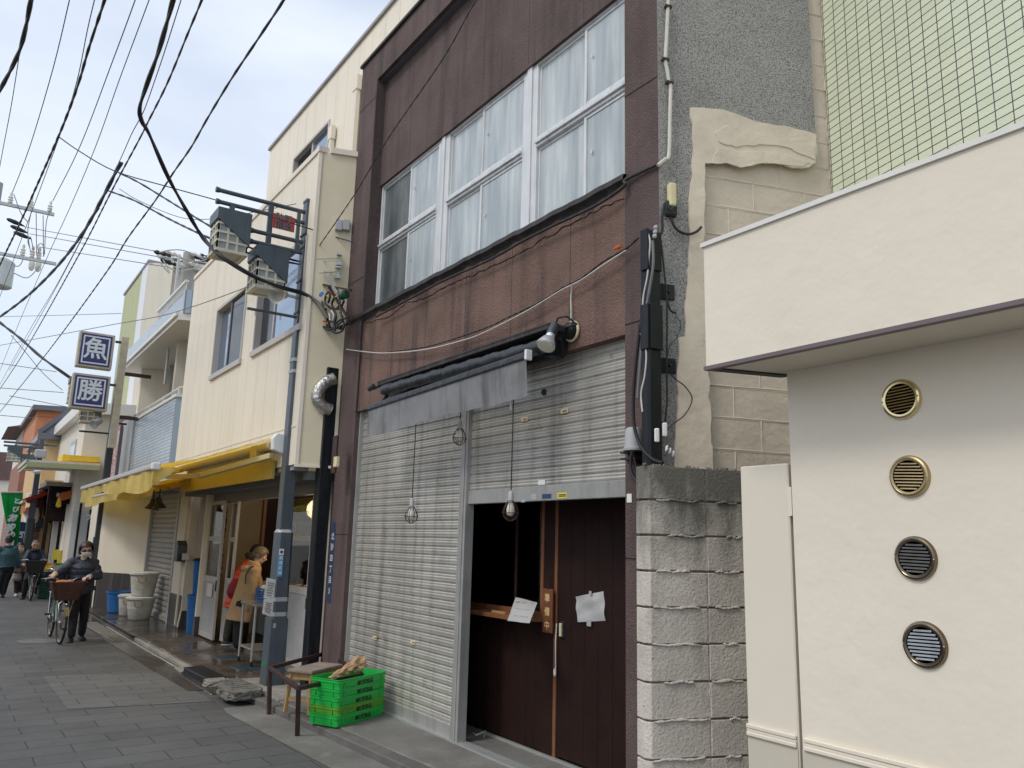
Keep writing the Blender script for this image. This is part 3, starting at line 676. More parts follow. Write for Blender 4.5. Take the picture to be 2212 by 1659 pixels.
for (cx_, cy_, par, ns) in ((1220, 888, S2, 'ivory'), (1134, 906, S2, 'ivory'), (810, 1378, S1, 'ivory'), (893, 1388, S1, 'ivory')):
    h_ = fplate('finger_pull', ns, par, cx_, cy_, .085, .034, XS-.006, .008)
    fplate('recess', 'wood_worn', h_, cx_, cy_, .052, .014, XS-.014, .002)
lk = P(1175, 847, 'X', XS-.006); MB().lathe(lk, (-1, 0, 0), [(0, .028), (.008, .026), (.008, .012), (.003, .01)], 16).build('keyhole', 'cable_black', S2)
for cx_, cy_, w, h, m in ((1153, 1073, .07, .045, 'grey_plastic'), (1181, 1072, .115, .035, 'address_blue'), (1214, 1070, .11, .042, 'sticker_yellow'), (1130, 1082, .05, .022, 'grey_plastic'), (1170, 1042, .09, .036, 'white')):
    st = fplate('sticker', m, S2, cx_, cy_, w, h, XS-.0185 if cy_ > 1050 else XS-.005, .001, bevel=0)
for i in range(2):
    q = P(1214, 1068.5+i*3.2, 'X', XS-.0198); MB().box(XS-.0200, XS-.0196, q.y-.045, q.y+.04, q.z-.004, q.z+.003).build('lettering', 'ink', bpy.data.objects[st.name] if False else S2)
# wooden shop front behind the open shutter ------------------
XD = 4.04
def yz(px, py, x=XD): q = P(px, py, 'X', x); return q.y, q.z
yw0 = yz(1012, 1300)[0]+.3; yw1 = yz(1171, 1200)[0]; yj = yz(1199, 1300)[0]; yjr = yz(1358, 1500)[0]-.15
zc = yz(1090, 1310)[1]; ztop = 3.1
b = MB()
def planks(b, y0, y1, z0, z1, x, w=.115, gap=.004):
    y = y0
    while y < y1-.01:
        e = min(y1, y+w); b.box(x, x+.03, y+gap/2, e-gap/2, z0, z1); y = e
    b.box(x+.004, x+.02, y0, y1, z0, z1)
planks(b, yw1-.02, yw0, .07, zc-.05, XD+.02); b.build('wood_panelling', 'wood_dark', W, bevel=.002)
DR = MB(); planks(DR, yjr, yj-.035, .10, ztop, XD, .16, .0025); DR = DR.build('door', 'wood_dark', W, bevel=.002)
MB().box(XD-.01, XD+.03, yj-.035, yj, .07, ztop).build('door_frame', 'wood_orange', W, bevel=.002)
MB().box(XD-.0, XD+.03, yj, yw1-.035, .07, ztop).build('front_post', 'wood_dark', W)
b = MB(); b.box(XD-.012, XD+.04, yw1-.035, yw1, zc-.08, ztop); b.box(XD-.012, XD+.04, yw1, yw0, zc-.075, zc); b.box(XD-.012, XD+.04, yw0, yw0+.05, .07, ztop)
WN = b.build('window', 'wood_orange', W, bevel=.002)
ymid = yz(1112, 1200)[0]
b = MB(); b.box(XD+.012, XD+.018, yw1+.03, ymid, zc+.03, ztop); b.build('pane', 'glass_dark', WN)
b = MB(); b.box(XD+.03, XD+.036, ymid, yw0, zc+.03, ztop); b.build('pane', 'glass_dark', WN)
b = MB(); b.box(XD+.006, XD+.026, ymid-.03, ymid+.005, zc, ztop); b.box(XD+.006, XD+.026, yw1+.0, yw1+.03, zc, ztop); b.box(XD+.006, XD+.026, yw1+.03, ymid-.03, zc, zc+.035)
b.build('sash', 'wood_dark', WN)
# shelf in front of the window
q0 = yz(1014, 1332, 3.9); ys = [yz(x, y, 3.9)[0] for x, y in ((1014, 1340), (1122, 1350), (1172, 1352))]
zsh = 1.11
MB().extr([(XD+.02, yw0+.05, zsh), (XD-.20, yw0+.05, zsh), (XD-.20, P(1122, 1350, 'X', XD-.20).y, zsh), (XD-.0, yw1-.05, zsh), (XD+.02, yw1-.05, zsh)], (0, 0, -.035)).build('shelf', 'wood_orange', W, bevel=.003)
b = MB(); b.box(XS+.05, XD+.05, y_rp-.03, y_rp, .07, 3.2); b.build('reveal', 'brown_stucco', W)
# dim interior
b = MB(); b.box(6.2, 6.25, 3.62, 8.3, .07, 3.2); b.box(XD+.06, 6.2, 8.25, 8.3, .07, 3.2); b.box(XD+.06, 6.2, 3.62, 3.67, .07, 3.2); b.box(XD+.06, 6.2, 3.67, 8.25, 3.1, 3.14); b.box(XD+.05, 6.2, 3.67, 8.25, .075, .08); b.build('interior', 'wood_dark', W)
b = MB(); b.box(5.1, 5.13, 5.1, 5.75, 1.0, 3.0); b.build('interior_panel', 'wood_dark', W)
q = P(1056, 1268, 'X', 4.35); bg_ = MB(); bg_.grid(lambda u_, v_: Vector((4.35+.09*math.cos(u_*6.28)*(1-.3*v_)+.01*math.sin(u_*31), q.y+.13*math.sin(u_*6.28)*(1-.25*v_)+.01*math.sin(v_*17), q.z-.13+.27*v_+.01*math.sin(u_*23))), 30, 8, .001)
tag(bg_.build('plastic_bag', 'bag_clear', None, smooth=True), 'dim crumpled plastic bag standing inside the dark window', 'plastic bag')
q = P(1068, 1288, 'X', 4.2); tag(MB().ball(q, .05, 8, (.5, 1.2, .5)).build('cloth', 'tub', None, smooth=True), 'pale scrap of cloth on the inner sill of the dark window', 'cloth')
MB().box(4.12, 4.5, yw1, yw0, zc-.08, zc-.05).build('counter', 'wood_dark', W)
q = P(1035, 1125, 'X', 5.0); MB().box(4.98, 5.0, q.y-.2, q.y+.12, q.z-.25, q.z+.35).build('interior_notice', 'wood_worn', W)
# roof and hidden rear walls
b = MB(); b.prism([(XF+.05, YR), (XF+.05, YL), sk(XF+.05, YL, 8), sk(XF+.05, YR, 8)], ZT-.4, ZT-.2); b.build('roof', 'roof_slate', W)
b = MB(); b.prism([sk(XF+.003, YL, .50), sk(XF+.003, YL-.15, .50), sk(XF, YL-.15, 8), sk(XF, YL, 8)], 0, ZT); b.build('side_wall', 'brown_stucco', W)

# ------------------------------------------------------------------ annex on the right: white canopy over a cream wall
XA, XC = 3.20, 2.85
ca = P(1520, 535, 'X', XC); cb = P(1526, 797, 'X', XC); yc = ca.y; z1c, z0c = ca.z, cb.z
yw = P(1708, 1000, 'X', XA).y
N_ = thing('cream_annex', 'low cream rendered annex with a deep white canopy and four round vents', 'building', (XA, yw-1.5, 0))
cs = lambda x, y, d: (x+SK.x*d, y+SK.y*d)
b = MB(); b.prism([(XC, yc), (XC, -3), (XC+.10, -3), (XC+.10, yc-.03)], z0c+.012, z1c); b.build('canopy_fascia', 'cream_paint', N_)
b = MB(); b.prism([(XC+.002, yc), sk(XC, yc, 2.4), sk(XC, yc-.1, 2.4), (XC+.10, yc-.10)], z0c+.35, z1c-.002); b.build('canopy_return', 'cream_paint', N_)
b = MB(); b.prism([(XC-.006, yc+.012), (XC-.006, -3), (XC+.03, -3), (XC+.03, yc+.012)], z0c-.006, z0c+.012); b.build('drip_edge', 'purple_trim', N_)
b = MB(); b.prism([(XC-.012, yc+.012), (XC-.012, -3), (XC+.12, -3), (XC+.12, yc)], z1c, z1c+.022); b.build('canopy_coping', 'coping_white', N_)
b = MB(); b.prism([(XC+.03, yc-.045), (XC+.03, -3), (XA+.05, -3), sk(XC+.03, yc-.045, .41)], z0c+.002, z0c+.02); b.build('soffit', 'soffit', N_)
b = MB(); b.prism([(XC+.03, yc+.010), (XC+.04, yc-.055), sk(XC+.04, yc-.055, .40), sk(XC+.03, yc+.010, .40)], z0c-.004, z0c+.06); b.build('canopy_rail', 'black_paint', N_)
b = MB(); b.prism([(XA, yw), (XA, -3), (XA+.2, -3), (XA+.2, yw-.06)], 0, z0c+.02); b.build('wall', 'cream_paint', N_)
b = MB(); b.prism([(XC+.1, yc-.1), (XC+.1, -3), (XC+6, -3), sk(XC+.1, yc-.1, 2.3)], z1c-.1, z1c-.05); b.build('roof', 'roof_edge', N_)
zmo = .885
for k, (z, r) in enumerate(((zmo, .010), (zmo-.018, .008), (zmo-.034, .010))):
    MB().box(XA-.018+.004*(k == 1), XA, -3, yw-.015, z-r, z+r).build('moulding', 'cream_paint', N_, bevel=.004)
MB().box(XA-.006, XA, -3, yw-.002, 0, zmo-.045).build('plinth', 'cream_base', N_)
ypl = P(1597, 1008, 'X', XA).y; ztp = P(1650, 1004, 'X', XA).z
b = MB(); b.box(XA+.004, XA+.045, yw+.022, ypl, .05, ztp); G_ = b.build('gate', 'cream_door', N_, bevel=.006)
for k, (z, r) in enumerate(((zmo, .010), (zmo-.018, .008), (zmo-.034, .010))):
    MB().box(XA-.012+.004*(k == 1), XA+.004, yw+.028, ypl-.002, z-r, z+r).build('moulding', 'cream_door', G_, bevel=.004)
MB().box(XA-.0, XA+.004, yw+.026, ypl-.004, .05, zmo-.045).build('kick_panel', 'cream_base', G_)
for zz in (1.93, .6): MB().box(XA-.004, XA+.01, yw+.002, yw+.022, zz-.075, zz+.06).build('hinge', 'cream_paint', G_)
MB().box(XA+.05, XA+.06, yw-.03, yw+.03, .05, ztp).build('stop_strip', 'purple_trim', G_)
# round louvred vents
vents = [(1948, 863, .086, 'brass', 'dark_void', 'polished brass round louvred vent, topmost on the cream wall', 10, 1),
         (1966, 1029, .086, 'brass_dull', 'bronze', 'dull brass round louvred vent, second from the top on the cream wall', -10, 1),
         (1979, 1206, .088, 'bronze', 'steel_dull', 'dark bronze round vent with dull slats, third down on the cream wall', -4, 2),
         (1999, 1393, .090, 'bronze', 'steel_slat', 'dark bronze round vent with shiny bright slats, lowest on the cream wall', 6, 2)]
for (px, py, r, ma, ms, lab, rot, kind) in vents:
    q = P(px, py, 'X', XA); V = thing('vent', lab, 'vent', (XA, q.y, q.z), 0, 'round vents down the cream wall')
    MB().lathe((XA, q.y, q.z), (-1, 0, 0), [(0, r), (.006, r), (.014, r*.95), (.017, r*.87), (.013, r*.80), (.008, r*.785), (.006, 0)], 40).build('rim', ma, V, smooth=True)
    MB().lathe((XA-.0075, q.y, q.z), (-1, 0, 0), [(0, r*.78), (.001, r*.78), (.001, 0)], 32).build('backing', 'dark_void', V)
    rot = R_(rot*.35); sl = MB(); nsl = 10
    for i in range(nsl+1):
        t = -r*.74+i*(2*r*.74/nsl); hw = math.sqrt(max(0, (r*.72)**2-t*t))
        if hw < .012: continue
        c = Vector((XA-.013, q.y+t*math.sin(rot), q.z+t*math.cos(rot)))
        yd = Vector((0, math.cos(rot), -math.sin(rot))); zd = Vector((-.42, -math.sin(rot)*.9, -math.cos(rot)*.9))
        sl.obox(c, yd, zd, yd.cross(zd), 2*hw, .0080 if kind == 2 else .0058, .0014)
    sl.build('louvre', ma if kind == 1 else ms, V)
    fp = MB()
    # pressed face ring between the louvres and the rim
    fp.lathe((XA-.012, q.y, q.z), (-1, 0, 0), [(0, r*.86), (.004, r*.85), (.003, r*.76), (0, r*.76)], 40); fp.build('face_ring', ma, V, smooth=True)
    sc_ = MB()
    for s in (-1, 1): sc_.ball((XA-.017, q.y+s*r*.9*math.cos(rot), q.z-s*r*.9*math.sin(rot)), .0035, 8)
    sc_.build('screw', 'chrome', V)
# tiled building behind the annex
XT = 4.86; yt = P(1797, 420, 'X', XT).y
T_ = thing('green_tiled_building', 'tall building clad in pale green mosaic tiles with dark grout, behind the white canopy', 'building', (XT, yt-2, 0))
b = MB(); b.prism([(XT, yt), (XT-.272*5, yt-.9623*5), (XT+5, yt-.9623*5), sk(XT, yt, 5)], 0, 9.5); b.build('wall', 'green_tile', T_)
b = MB(); b.prism([(XT-.02, yt), (XT-.02-.272*5, yt-.9623*5), (XT+.3-.272*5, yt-.9623*5), (XT+.3, yt)], 9.5, 9.6); b.build('coping', 'coping_white', T_)

# ------------------------------------------------------------------ grimy block fence
F0 = P(1393, 1003, 'Z', 2.16); F0.z = 0
def fp_(d, z, off=0): return Vector((F0.x+SK.x*d+SN.x*off, F0.y+SK.y*d+SN.y*off, z))
FW = thing('block_wall', 'weathered grey concrete block wall with crumbling mortar joints, blackened at the top', 'wall', tuple(fp_(.3, 0)))
rnd = random.Random(21); blk = MB()
for k in range(11):
    z0 = 2.16-.1985*(k+1); z1 = z0+.1985
    d0 = 0; first = .385 if k % 2 == 0 else .385
    for (a, c) in ((0, .385), (.392, .785), (.792, 1.185), (1.192, 1.6)):
        j = rnd.uniform(-.003, .003); ch = .032 if a == 0 else 0
        poly = [fp_(a+ch, 0, j), fp_(c, 0, j), fp_(c, 0, -.12), fp_(a, 0, -.12), fp_(a, 0, j-ch)] if ch else [fp_(a, 0, j), fp_(c, 0, j), fp_(c, 0, -.12), fp_(a, 0, -.12)]
        blk.prism([(p.x, p.y) for p in poly], z0+.006, z1-.006+rnd.uniform(-.001, .002))
bo = blk.build('block', 'cmu', FW, bevel=.004, seg=2); bo['kind'] = 'thing'
core = MB(); core.extr([fp_(.03, 0, -.016), fp_(1.6, 0, -.016), fp_(1.6, 2.15, -.016), fp_(.03, 2.15, -.016)], -SN*.09); core.build('mortar_core', 'wood_worn', FW)
for k in range(1, 11):
    z = 2.16-.1985*k
    segs = [(.02, .385), (.40, .62)] if k % 3 else [(.06, .30), (.36, .62)]
    for (a, c) in segs:
        a += rnd.uniform(0, .12); c -= rnd.uniform(0, .05); n = 16; pts = []; rr = []
        for i in range(n+1):
            t = i/n; pts.append(fp_(a+(c-a)*t, z+rnd.uniform(-.003, .002)-.004*math.sin(t*9+k), .003)); rr.append(rnd.uniform(.004, .0095)*(1 if 0 < i < n else .4))
        MB().tube(pts, rr, 7).build('mortar_joint', 'cmu', FW, smooth=True)
    bead(fp_(.388, z, -.006), fp_(.388, z+.19, -.006), .004, 'cmu', parent=FW, n=8)
# rough crumbs on the top course
cr = MB()
for i in range(60):
    d = rnd.uniform(0, 1.0); q = fp_(d, 2.158+rnd.uniform(0, .006), -rnd.uniform(0, .1)); cr.ball(q, rnd.uniform(.004, .011), 5)
cr.build('crumbling_edge', 'cmu', FW)
bpy.data.objects['block'].name = 'blockwork'
# ------------------------------------------------------------------ retracted awning over the shutters
A_ = thing('retracted_awning', 'rolled up dark awning with a stained grey valance above the left shutter', 'awning', (3.4, 6.8, 2.9))
XB = 3.34
fa, fb = P(797, 882, 'X', 3.22), P(1139, 768, 'X', 3.22)     # front bar ends
b = MB(); b.beam(fa, fb, .05, .055); b.build('front_bar', 'awning_dark', A_, bevel=.012, seg=2)
MB().obox(fb+Vector((0, -.012, .002)), (0, 1, 0), (1, 0, 0), (0, 0, 1), .025, .055, .075).build('end_cap', 'white', A_, bevel=.004)
ra, rb_ = P(830, 843, 'X', 3.38), P(1190, 742, 'X', 3.38)
n = 60; pts = [ra+(rb_-ra)*(i/n) for i in range(n+1)]; rr = [.052+.004*math.sin(i*.9)+.003*math.sin(i*2.3) for i in range(n+1)]
MB().tube(pts, rr, 16).build('roller', 'awning_dark', A_, smooth=True)
# wrinkled valance
def vf(u, v):
    p = fa+(fb-fa)*u; L = .255+.012*math.sin(u*9)+.004*math.sin(u*40); w = .004*math.sin(u*9+v)+.002*math.sin(u*31)
    return Vector((p.x-.008+w*v+.02*v*u, p.y, p.z-.03-L*v))
vb = MB(); vb.grid(vf, 70, 8, .002); vb.build('valance', 'valance', A_, smooth=True)
h0, h1 = P(817, 824, 'X', 3.37), P(1188, 696, 'X', 3.37); hzz = (h0.z+h1.z)/2
b = MB(); b.box(3.36, XF, h1.y, h0.y, hzz-.02, hzz); b.box(3.36, 3.375, h1.y, h0.y, hzz-.05, hzz-.02); b.build('hood', 'flashing', A_, bevel=.004)
b = MB(); b.box(3.50, XF-.002, h1.y+.02, h0.y-.02, hzz-.22, hzz-.02); b.build('back_box', 'black_rubber', A_)
b = MB(); b.beam(ra+Vector((.05, .0, -.03)), fa+Vector((.03, -.15, 0)), .03, .02); b.beam(rb_+Vector((.05, .1, -.03)), fb+Vector((.03, .15, 0)), .03, .02)
e = P(1188, 752, 'X', 3.45); b.box(3.42, 3.54, e.y-.06, e.y+.03, e.z-.07, e.z+.06); b.build('arm', 'black_paint', A_, bevel=.003)
# ------------------------------------------------------------------ caged bulbs
def cage_lamp(px, py, top_py, xx, label, s=1.0):
    q = P(px, py, 'X', xx); t = P(px, top_py, 'X', xx); t = Vector((q.x, q.y, t.z))
    L = thing('cage_lamp', label, 'lamp', tuple(q), 0, 'caged bulbs hanging in front of the shutters')
    MB().tube([t, q+Vector((0, 0, .10))], .0045, 6).build('cord', 'cable_black', L)
    MB().lathe(q, (0, 0, 1), [(.045, .016), (.05, .021), (.10, .019), (.115, .012), (.12, .006)], 14).build('socket', 'grey_plastic', L, smooth=True)
    MB().lathe(q, (0, 0, 1), [(-.065, .0), (-.06, .017), (-.045, .028), (-.02, .031), (.01, .025), (.035, .015), (.047, .014)], 16).build('bulb', 'bulb', L, smooth=True)
    c = MB()
    for i in range(8):
        a = i*math.pi/4; pr = [(.045, .022), (.0, .048), (-.04, .060), (-.075, .045), (-.098, .012)]
        c.tube([q+Vector((math.cos(a)*r, math.sin(a)*r, z)) for z, r in pr], .0028, 5)
    for z, r in ((-.040, .060), (.035, .028), (-.098, .012)):
        c.tube([q+Vector((math.cos(k*math.pi/8)*r, math.sin(k*math.pi/8)*r, z)) for k in range(16)], .0026, 5, closed=True)
    c.build('cage', 'rust_frame', L)
cage_lamp(889, 1106, 900, 3.30, 'caged bulb hanging lowest, in front of the left closed shutter')
cage_lamp(993, 937, 880, 3.45, 'caged bulb on a short cord just under the grey valance beside the shutter post')
cage_lamp(1103, 1096, 858, 3.30, 'caged bulb with a bright white bulb hanging over the open window of the wooden shopfront')
b = MB(); q = P(1104, 858, 'X', 3.30); b.tube([q+Vector((0, 0, .02)), q+Vector((-.01, -.01, -.03)), q+Vector((-.012, -.02, -.10))], .005, 5)
tag(b.build('cord_end', 'white'), 'frayed white string end dangling from the valance hem', 'string')
# ------------------------------------------------------------------ spotlights
def spot(px, py, bx_, by_, label, silver=True, s=1.0):
    base = P(bx_, by_, 'X', XF); hd = P(px, py, 'X', 3.30 if silver else 3.36)
    L = thing('spotlight', label, 'spotlight', tuple(base), 0, 'outdoor spotlights on the brown wall')
    if silver:
        d = (P(1181, 742, 'X', 3.22)-P(1197, 708, 'X', 3.30)).normalized(); o = P(1197, 708, 'X', 3.30)
        MB().lathe(o, d, [(-.03, .03), (-.025, .036), (.05, .038), (.07, .034)], 20).build('lamp_body', 'pole_dark', L, smooth=True)
        hh = MB().lathe(o, d, [(.068, .030), (.085, .034), (.10, .031), (.115, .045), (.16, .064), (.178, .068), (.182, .066)], 28).build('lamp_head', 'spot_silver', L, smooth=True)
        MB().lathe(o, d, [(.180, .060), (.186, .058), (.192, .0)], 24).build('lens', 'bulb', hh, smooth=True)
        MB().beam(o+Vector((.03, -.01, 0)), base+Vector((-.05, .02, 0)), .035, .03).build('arm', 'pole_dark', L, bevel=.004)
        MB().lathe(base, (-1, 0, 0), [(.014, .068), (.05, .060), (.075, .03)], 24).build('cover', 'black_paint', L, smooth=True)
        MB().lathe(base, (-1, 0, 0), [(0, .080), (.012, .080), (.016, .072)], 28).build('back_plate', 'ivory', L, smooth=True)
        a = o-d*.02; pts = [a, a+Vector((0, -.03, .05)), a+Vector((.03, -.09, .055)), a+Vector((.09, -.13, .0)), base+Vector((-.06, .03, .02))]
        MB().tube(pts, .008, 8).build('flex', 'cable_black', L, smooth=True)
    else:
        d = Vector((-.4, .75, -.5)).normalized()
        MB().lathe(hd, d, [(-.05, .018), (-.045, .026), (.03, .028), (.032, .024), (.02, .0)], 16).build('lamp_body', 'pole_dark', L, smooth=True)
        b = MB(); b.beam(hd+Vector((.02, -.02, -.01)), base+Vector((-.01, 0, 0)), .02, .02); b.lathe(base, (-1, 0, 0), [(0, .035), (.03, .03)], 14); b.build('arm', 'pole_dark', L)
spot(0, 0, 1237, 716, 'grey spotlight with a silver reflector bulb at the right end of the rolled awning')
spot(801, 838, 826, 832, 'small black spotlight at the left end of the rolled awning', False)
# ------------------------------------------------------------------ black cable ducts
def duct(parts, label, brackets):
    D = None
    return D
q = P(1400, 700, 'X', 3.42); yd = YR+.04
DK = thing('cable_duct', 'tall black steel cable duct with loose wires, on the grey corner above the block wall', 'duct', (3.44, YR-.02, 2.2))
y0 = P(1403, 650, 'X', 3.40).y; y1 = P(1384, 700, 'X', 3.40).y
zt_, zb_ = P(1405, 492, 'X', 3.40).z, 2.10
b = MB(); b.box(3.40, 3.50, y0, y1, zb_, zt_-.04); b.build('channel', 'black_paint', DK, bevel=.005)
yy0 = y0-.004; 
z1_, z2_, z3_ = P(1400, 580, 'X', 3.39).z, P(1400, 655, 'X', 3.39).z, P(1400, 752, 'X', 3.39).z
b = MB(); b.box(3.385, 3.399, y0-.002, y1-.015, z1_, zt_); b.box(3.399, 3.50, y0-.012, y0-.001, z1_, zt_-.01); b.build('cover_plate', 'black_paint', DK, bevel=.002)
b = MB(); b.box(3.383, 3.399, y0-.002, y1-.012, z3_, z2_); b.box(3.399, 3.50, y0-.016, y0-.001, z3_, z2_); b.build('cover_plate', 'black_paint', DK, bevel=.002)
for (ya_, yb_, o) in ((612, 648, 0), (772, 806, 0)):
    a = PS(1429, ya_, p0, .02); c = PS(1458 if ya_ < 700 else 1461, yb_, p0, .02)
    d0, d1 = (a-p0).dot(SK), (c-p0).dot(SK)
    MB().extr([sp(-.06, a.z, .018), sp(d1, a.z, .018), sp(d1, c.z, .018), sp(-.06, c.z, .018)], -SN*.016).build('bracket', 'black_paint', DK, bevel=.002)
    MB().ball(sp(d1-.045, (a.z+c.z)/2, .022), .012, 8).build('bolt', 'rust_frame', DK)
DK2 = thing('cable_duct', 'tall black cable duct standing between the brown pillar and the yellow awned shop', 'duct', (3.42, 8.86, .1))
ta = P(738, 782, 'X', 3.40); tb_ = P(694, 1408, 'X', 3.40)
b = MB(); b.box(3.38, 3.52, 8.80, 8.96, .08, ta.z); b.build('channel', 'black_paint', DK2, bevel=.004)
b = MB(); b.box(3.36, 3.40, 8.96, 9.02, 2.55, ta.z-.02); b.build('cover_plate', 'black_paint', DK2, bevel=.002)
q = P(722, 965, 'X', 3.37); b = MB(); b.box(3.355, 3.378, q.y-.10, q.y+.02, q.z-.30, q.z+.12); b.build('cover_plate', 'rust_frame', DK2, bevel=.003)
q = P(723, 998, 'X', 3.33); b = MB(); b.box(3.33, 3.37, q.y-.04, q.y+.045, q.z-.055, q.z+.06); tag(b.build('junction_box', 'ivory', None, bevel=.008, seg=2), 'small ivory junction box on the black duct left of the brown pillar', 'junction box')
q = P(723, 792, 'X', 3.42); b = MB(); b.box(3.38, 3.50, 8.86, 9.06, q.z-.16, q.z+.05); tag(b.build('duct_hood', 'grey_plastic', None, bevel=.035, seg=3), 'rounded grey plastic hood capping the black duct beside the silver hose', 'duct hood')
# foil hose
hp = [P(x, y, 'Y', 8.80) for x, y in ((722, 818), (703, 826), (689, 843), (686, 862), (697, 878), (714, 886))]
def smooth_pts(p, k=6):
    p = [Vector(x) for x in p]; o = []
    for i in range(len(p)-1):
        a, b_, c, d = p[max(i-1, 0)], p[i], p[i+1], p[min(i+2, len(p)-1)]
        for j in range(k):
            t = j/k; o.append(.5*((2*b_)+(c-a)*t+(2*a-5*b_+4*c-d)*t*t+(3*b_-a-3*c+d)*t**3))
    return o+[p[-1]]
hs = smooth_pts(hp, 8); tag(MB().tube(hs, [.070+.006*(i % 2) for i in range(len(hs))], 14).build('foil_hose', 'foil', None, smooth=True, ang=60), 'crumpled silver foil duct hose looping out of the black duct', 'hose')
# ------------------------------------------------------------------ small fittings at the corner
def ps(x, y, o=.03): return PS(x, y, p0, o)
q = ps(1451, 426, .05); J = thing('junction_box', 'cream plastic cable cap over a broken black box on the grey pebbledash corner', 'junction box', tuple(q))
b = MB(); b.obox(ps(1451, 422, .045), SK, (0, 0, 1), SN, .052, .165, .05); b.build('cap', 'ivory', J, bevel=.012, seg=2)
b = MB(); b.obox(ps(1449, 452, .035), SK, (0, 0, 1), SN, .085, .115, .05); b.build('base', 'black_rubber', J, bevel=.02, seg=2)
b = MB(); b.tube(smooth_pts([ps(1443, 445, .07), ps(1449, 452, .075), ps(1454, 445, .07)]), .004, 6); b.build('wire', 'green_crate', J)
q = P(1366, 945, 'X', 3.46); MCAP = thing('weatherhead', 'grey bell shaped cable cap on the brown pillar above the block wall', 'cable cap', tuple(q))
MB().lathe((3.47, q.y, q.z), (0, 0, 1), [(-.085, .068), (-.07, .070), (-.065, .060), (.04, .052), (.06, .045), (.065, .03)], 24).build('cap', 'grey_plastic', MCAP, smooth=True)
b = MB(); q2 = P(1368, 985, 'X', 3.5)
for dz in (-.02, .02): b.box(3.44, XF, q2.y-.07, q2.y+.06, q2.z+dz-.005, q2.z+dz+.005)
b.box(3.48, XF, q2.y-.03, q2.y+.03, q2.z-.05, q2.z+.06); b.build('bracket', 'rust_frame', MCAP)
q = P(1360, 1076, 'X', XF); tag(MB().box(XF-.004, XF-.001, q.y-.022, q.y+.022, q.z-.028, q.z+.028).build('sticker', 'white', None), 'small square white sticker on the brown pillar beside the open shutter', 'sticker')
for (x, y, l) in ((1419, 940, 'white cable clip hanging lower left among the wires above the block wall'), (1436, 928, 'pale cable clip hanging from the thin wire beside the black duct')):
    tag(MB().obox(P(x, y, 'Y', YR-.08), RIGHT, (0, 0, 1), FWD, .03, .085, .02).build('cable_clip', 'white', None, bevel=.006), l, 'cable clip')
for i, (x, y) in enumerate(((1440, 968), (1447, 974), (1454, 980))):
    o = MB().obox(P(x, y, 'Y', YR-.10), (RIGHT-DOWN*.9), (0, 0, 1), FWD, .022, .03, .02).build('cable_connector', 'white', None, bevel=.005)
    tag(o, ['upper left white connector of three on the loose cable end', 'middle white connector of three on the loose cable end', 'lower right white connector of three on the loose cable end'][i], 'connector', 'three white connectors at the fence top')
for i, (x, y) in enumerate(((1416, 487), (1415, 497), (1414, 506))):
    o = MB().obox(P(x, y+4, 'X', 3.38), (0, 1, 0), (0, 0, 1), (1, 0, 0), .032, .03, .02).build('cable_connector', 'grey_plastic', None, bevel=.008)
    tag(o, ['uppermost grey connector of three on top of the tall duct', 'middle grey connector of three on top of the tall duct', 'lowest grey connector of three on top of the tall duct'][i], 'connector', 'three grey connectors on the duct top')
q = P(1334, 536, 'X', 3.52); tag(MB().lathe((3.52, q.y-.035, q.z+.004), (0, 1, 0), [(0, .012), (.05, .013), (.055, .009), (.075, .008)], 10).build('sleeve_connector', 'orange_cloth', None), 'orange wire sleeve poking out of the brown wall near the duct', 'connector')
# ------------------------------------------------------------------ papers and plaque on the wooden front
def sheet(pts4, label, cat, name='notice', m='paper', lift=0, curl=.006, nx=14):
    a, b_, c, d = [Vector(p) for p in pts4]
    nrm = (b_-a).cross(d-a).normalized()
    f = lambda u, v: (a*(1-u)*(1-v)+b_*u*(1-v)+c*u*v+d*(1-u)*v)+nrm*(lift+curl*math.sin(u*7+v*5)+curl*.7*math.cos(v*11-u*3))
    mb = MB(); mb.grid(f, nx, nx, .0012); return tag(mb.build(name, m, None, smooth=True), label, cat)
zz = XD-.012
n1 = sheet([P(1249, 1344, 'X', zz), P(1308, 1341, 'X', zz), P(1303, 1277, 'X', zz), P(1242, 1289, 'X', zz)], 'blank crumpled white sheet taped to the dark plank door', 'paper')
for (x, y, w, h) in ((1275, 1282, .03, .035), (1272, 1346, .05, .045)):
    t = P(x, y, 'X', XD-.022); MB().box(XD-.0225, XD-.0215, t.y-w/2, t.y+w/2, t.z-h/2, t.z+h/2).build('tape', 'grey_plastic', n1)
pa = [(1096, 1343), (1144, 1348), (1161, 1303), (1114, 1291)]
bx0, bx1 = 3.86, 3.98
c4 = [P(*pa[0], 'Z', zsh+.003), P(*pa[1], 'Z', zsh+.003), P(*pa[2], 'X', XD-.03), P(*pa[3], 'X', XD-.03)]
n2 = sheet(c4, 'laminated handwritten menu sheet leaning on the window shelf', 'menu', 'menu_sheet', 'paper', .006, .001)
a, b_, c, d = c4; ux = (b_-a).normalized(); uz = (d-a).normalized(); nn = ux.cross(uz); uz = nn.cross(ux).normalized(); cen = (a+b_+c+d)/4
tm = text_mesh('開 店 つ', .055, cen+(d-a)*.30, ux, (d-a), .010); tm.build('lettering', 'paper_ink', n2)
tm = text_mesh('00:01-02:00', .030, cen+(d-a)*.02, ux, (d-a), .010); tm.build('lettering', 'paper_ink', n2)
tm = text_mesh(':00 ~ 00:30', .030, cen-(d-a)*.26, ux, (d-a), .010); tm.build('lettering', 'paper_ink', n2)
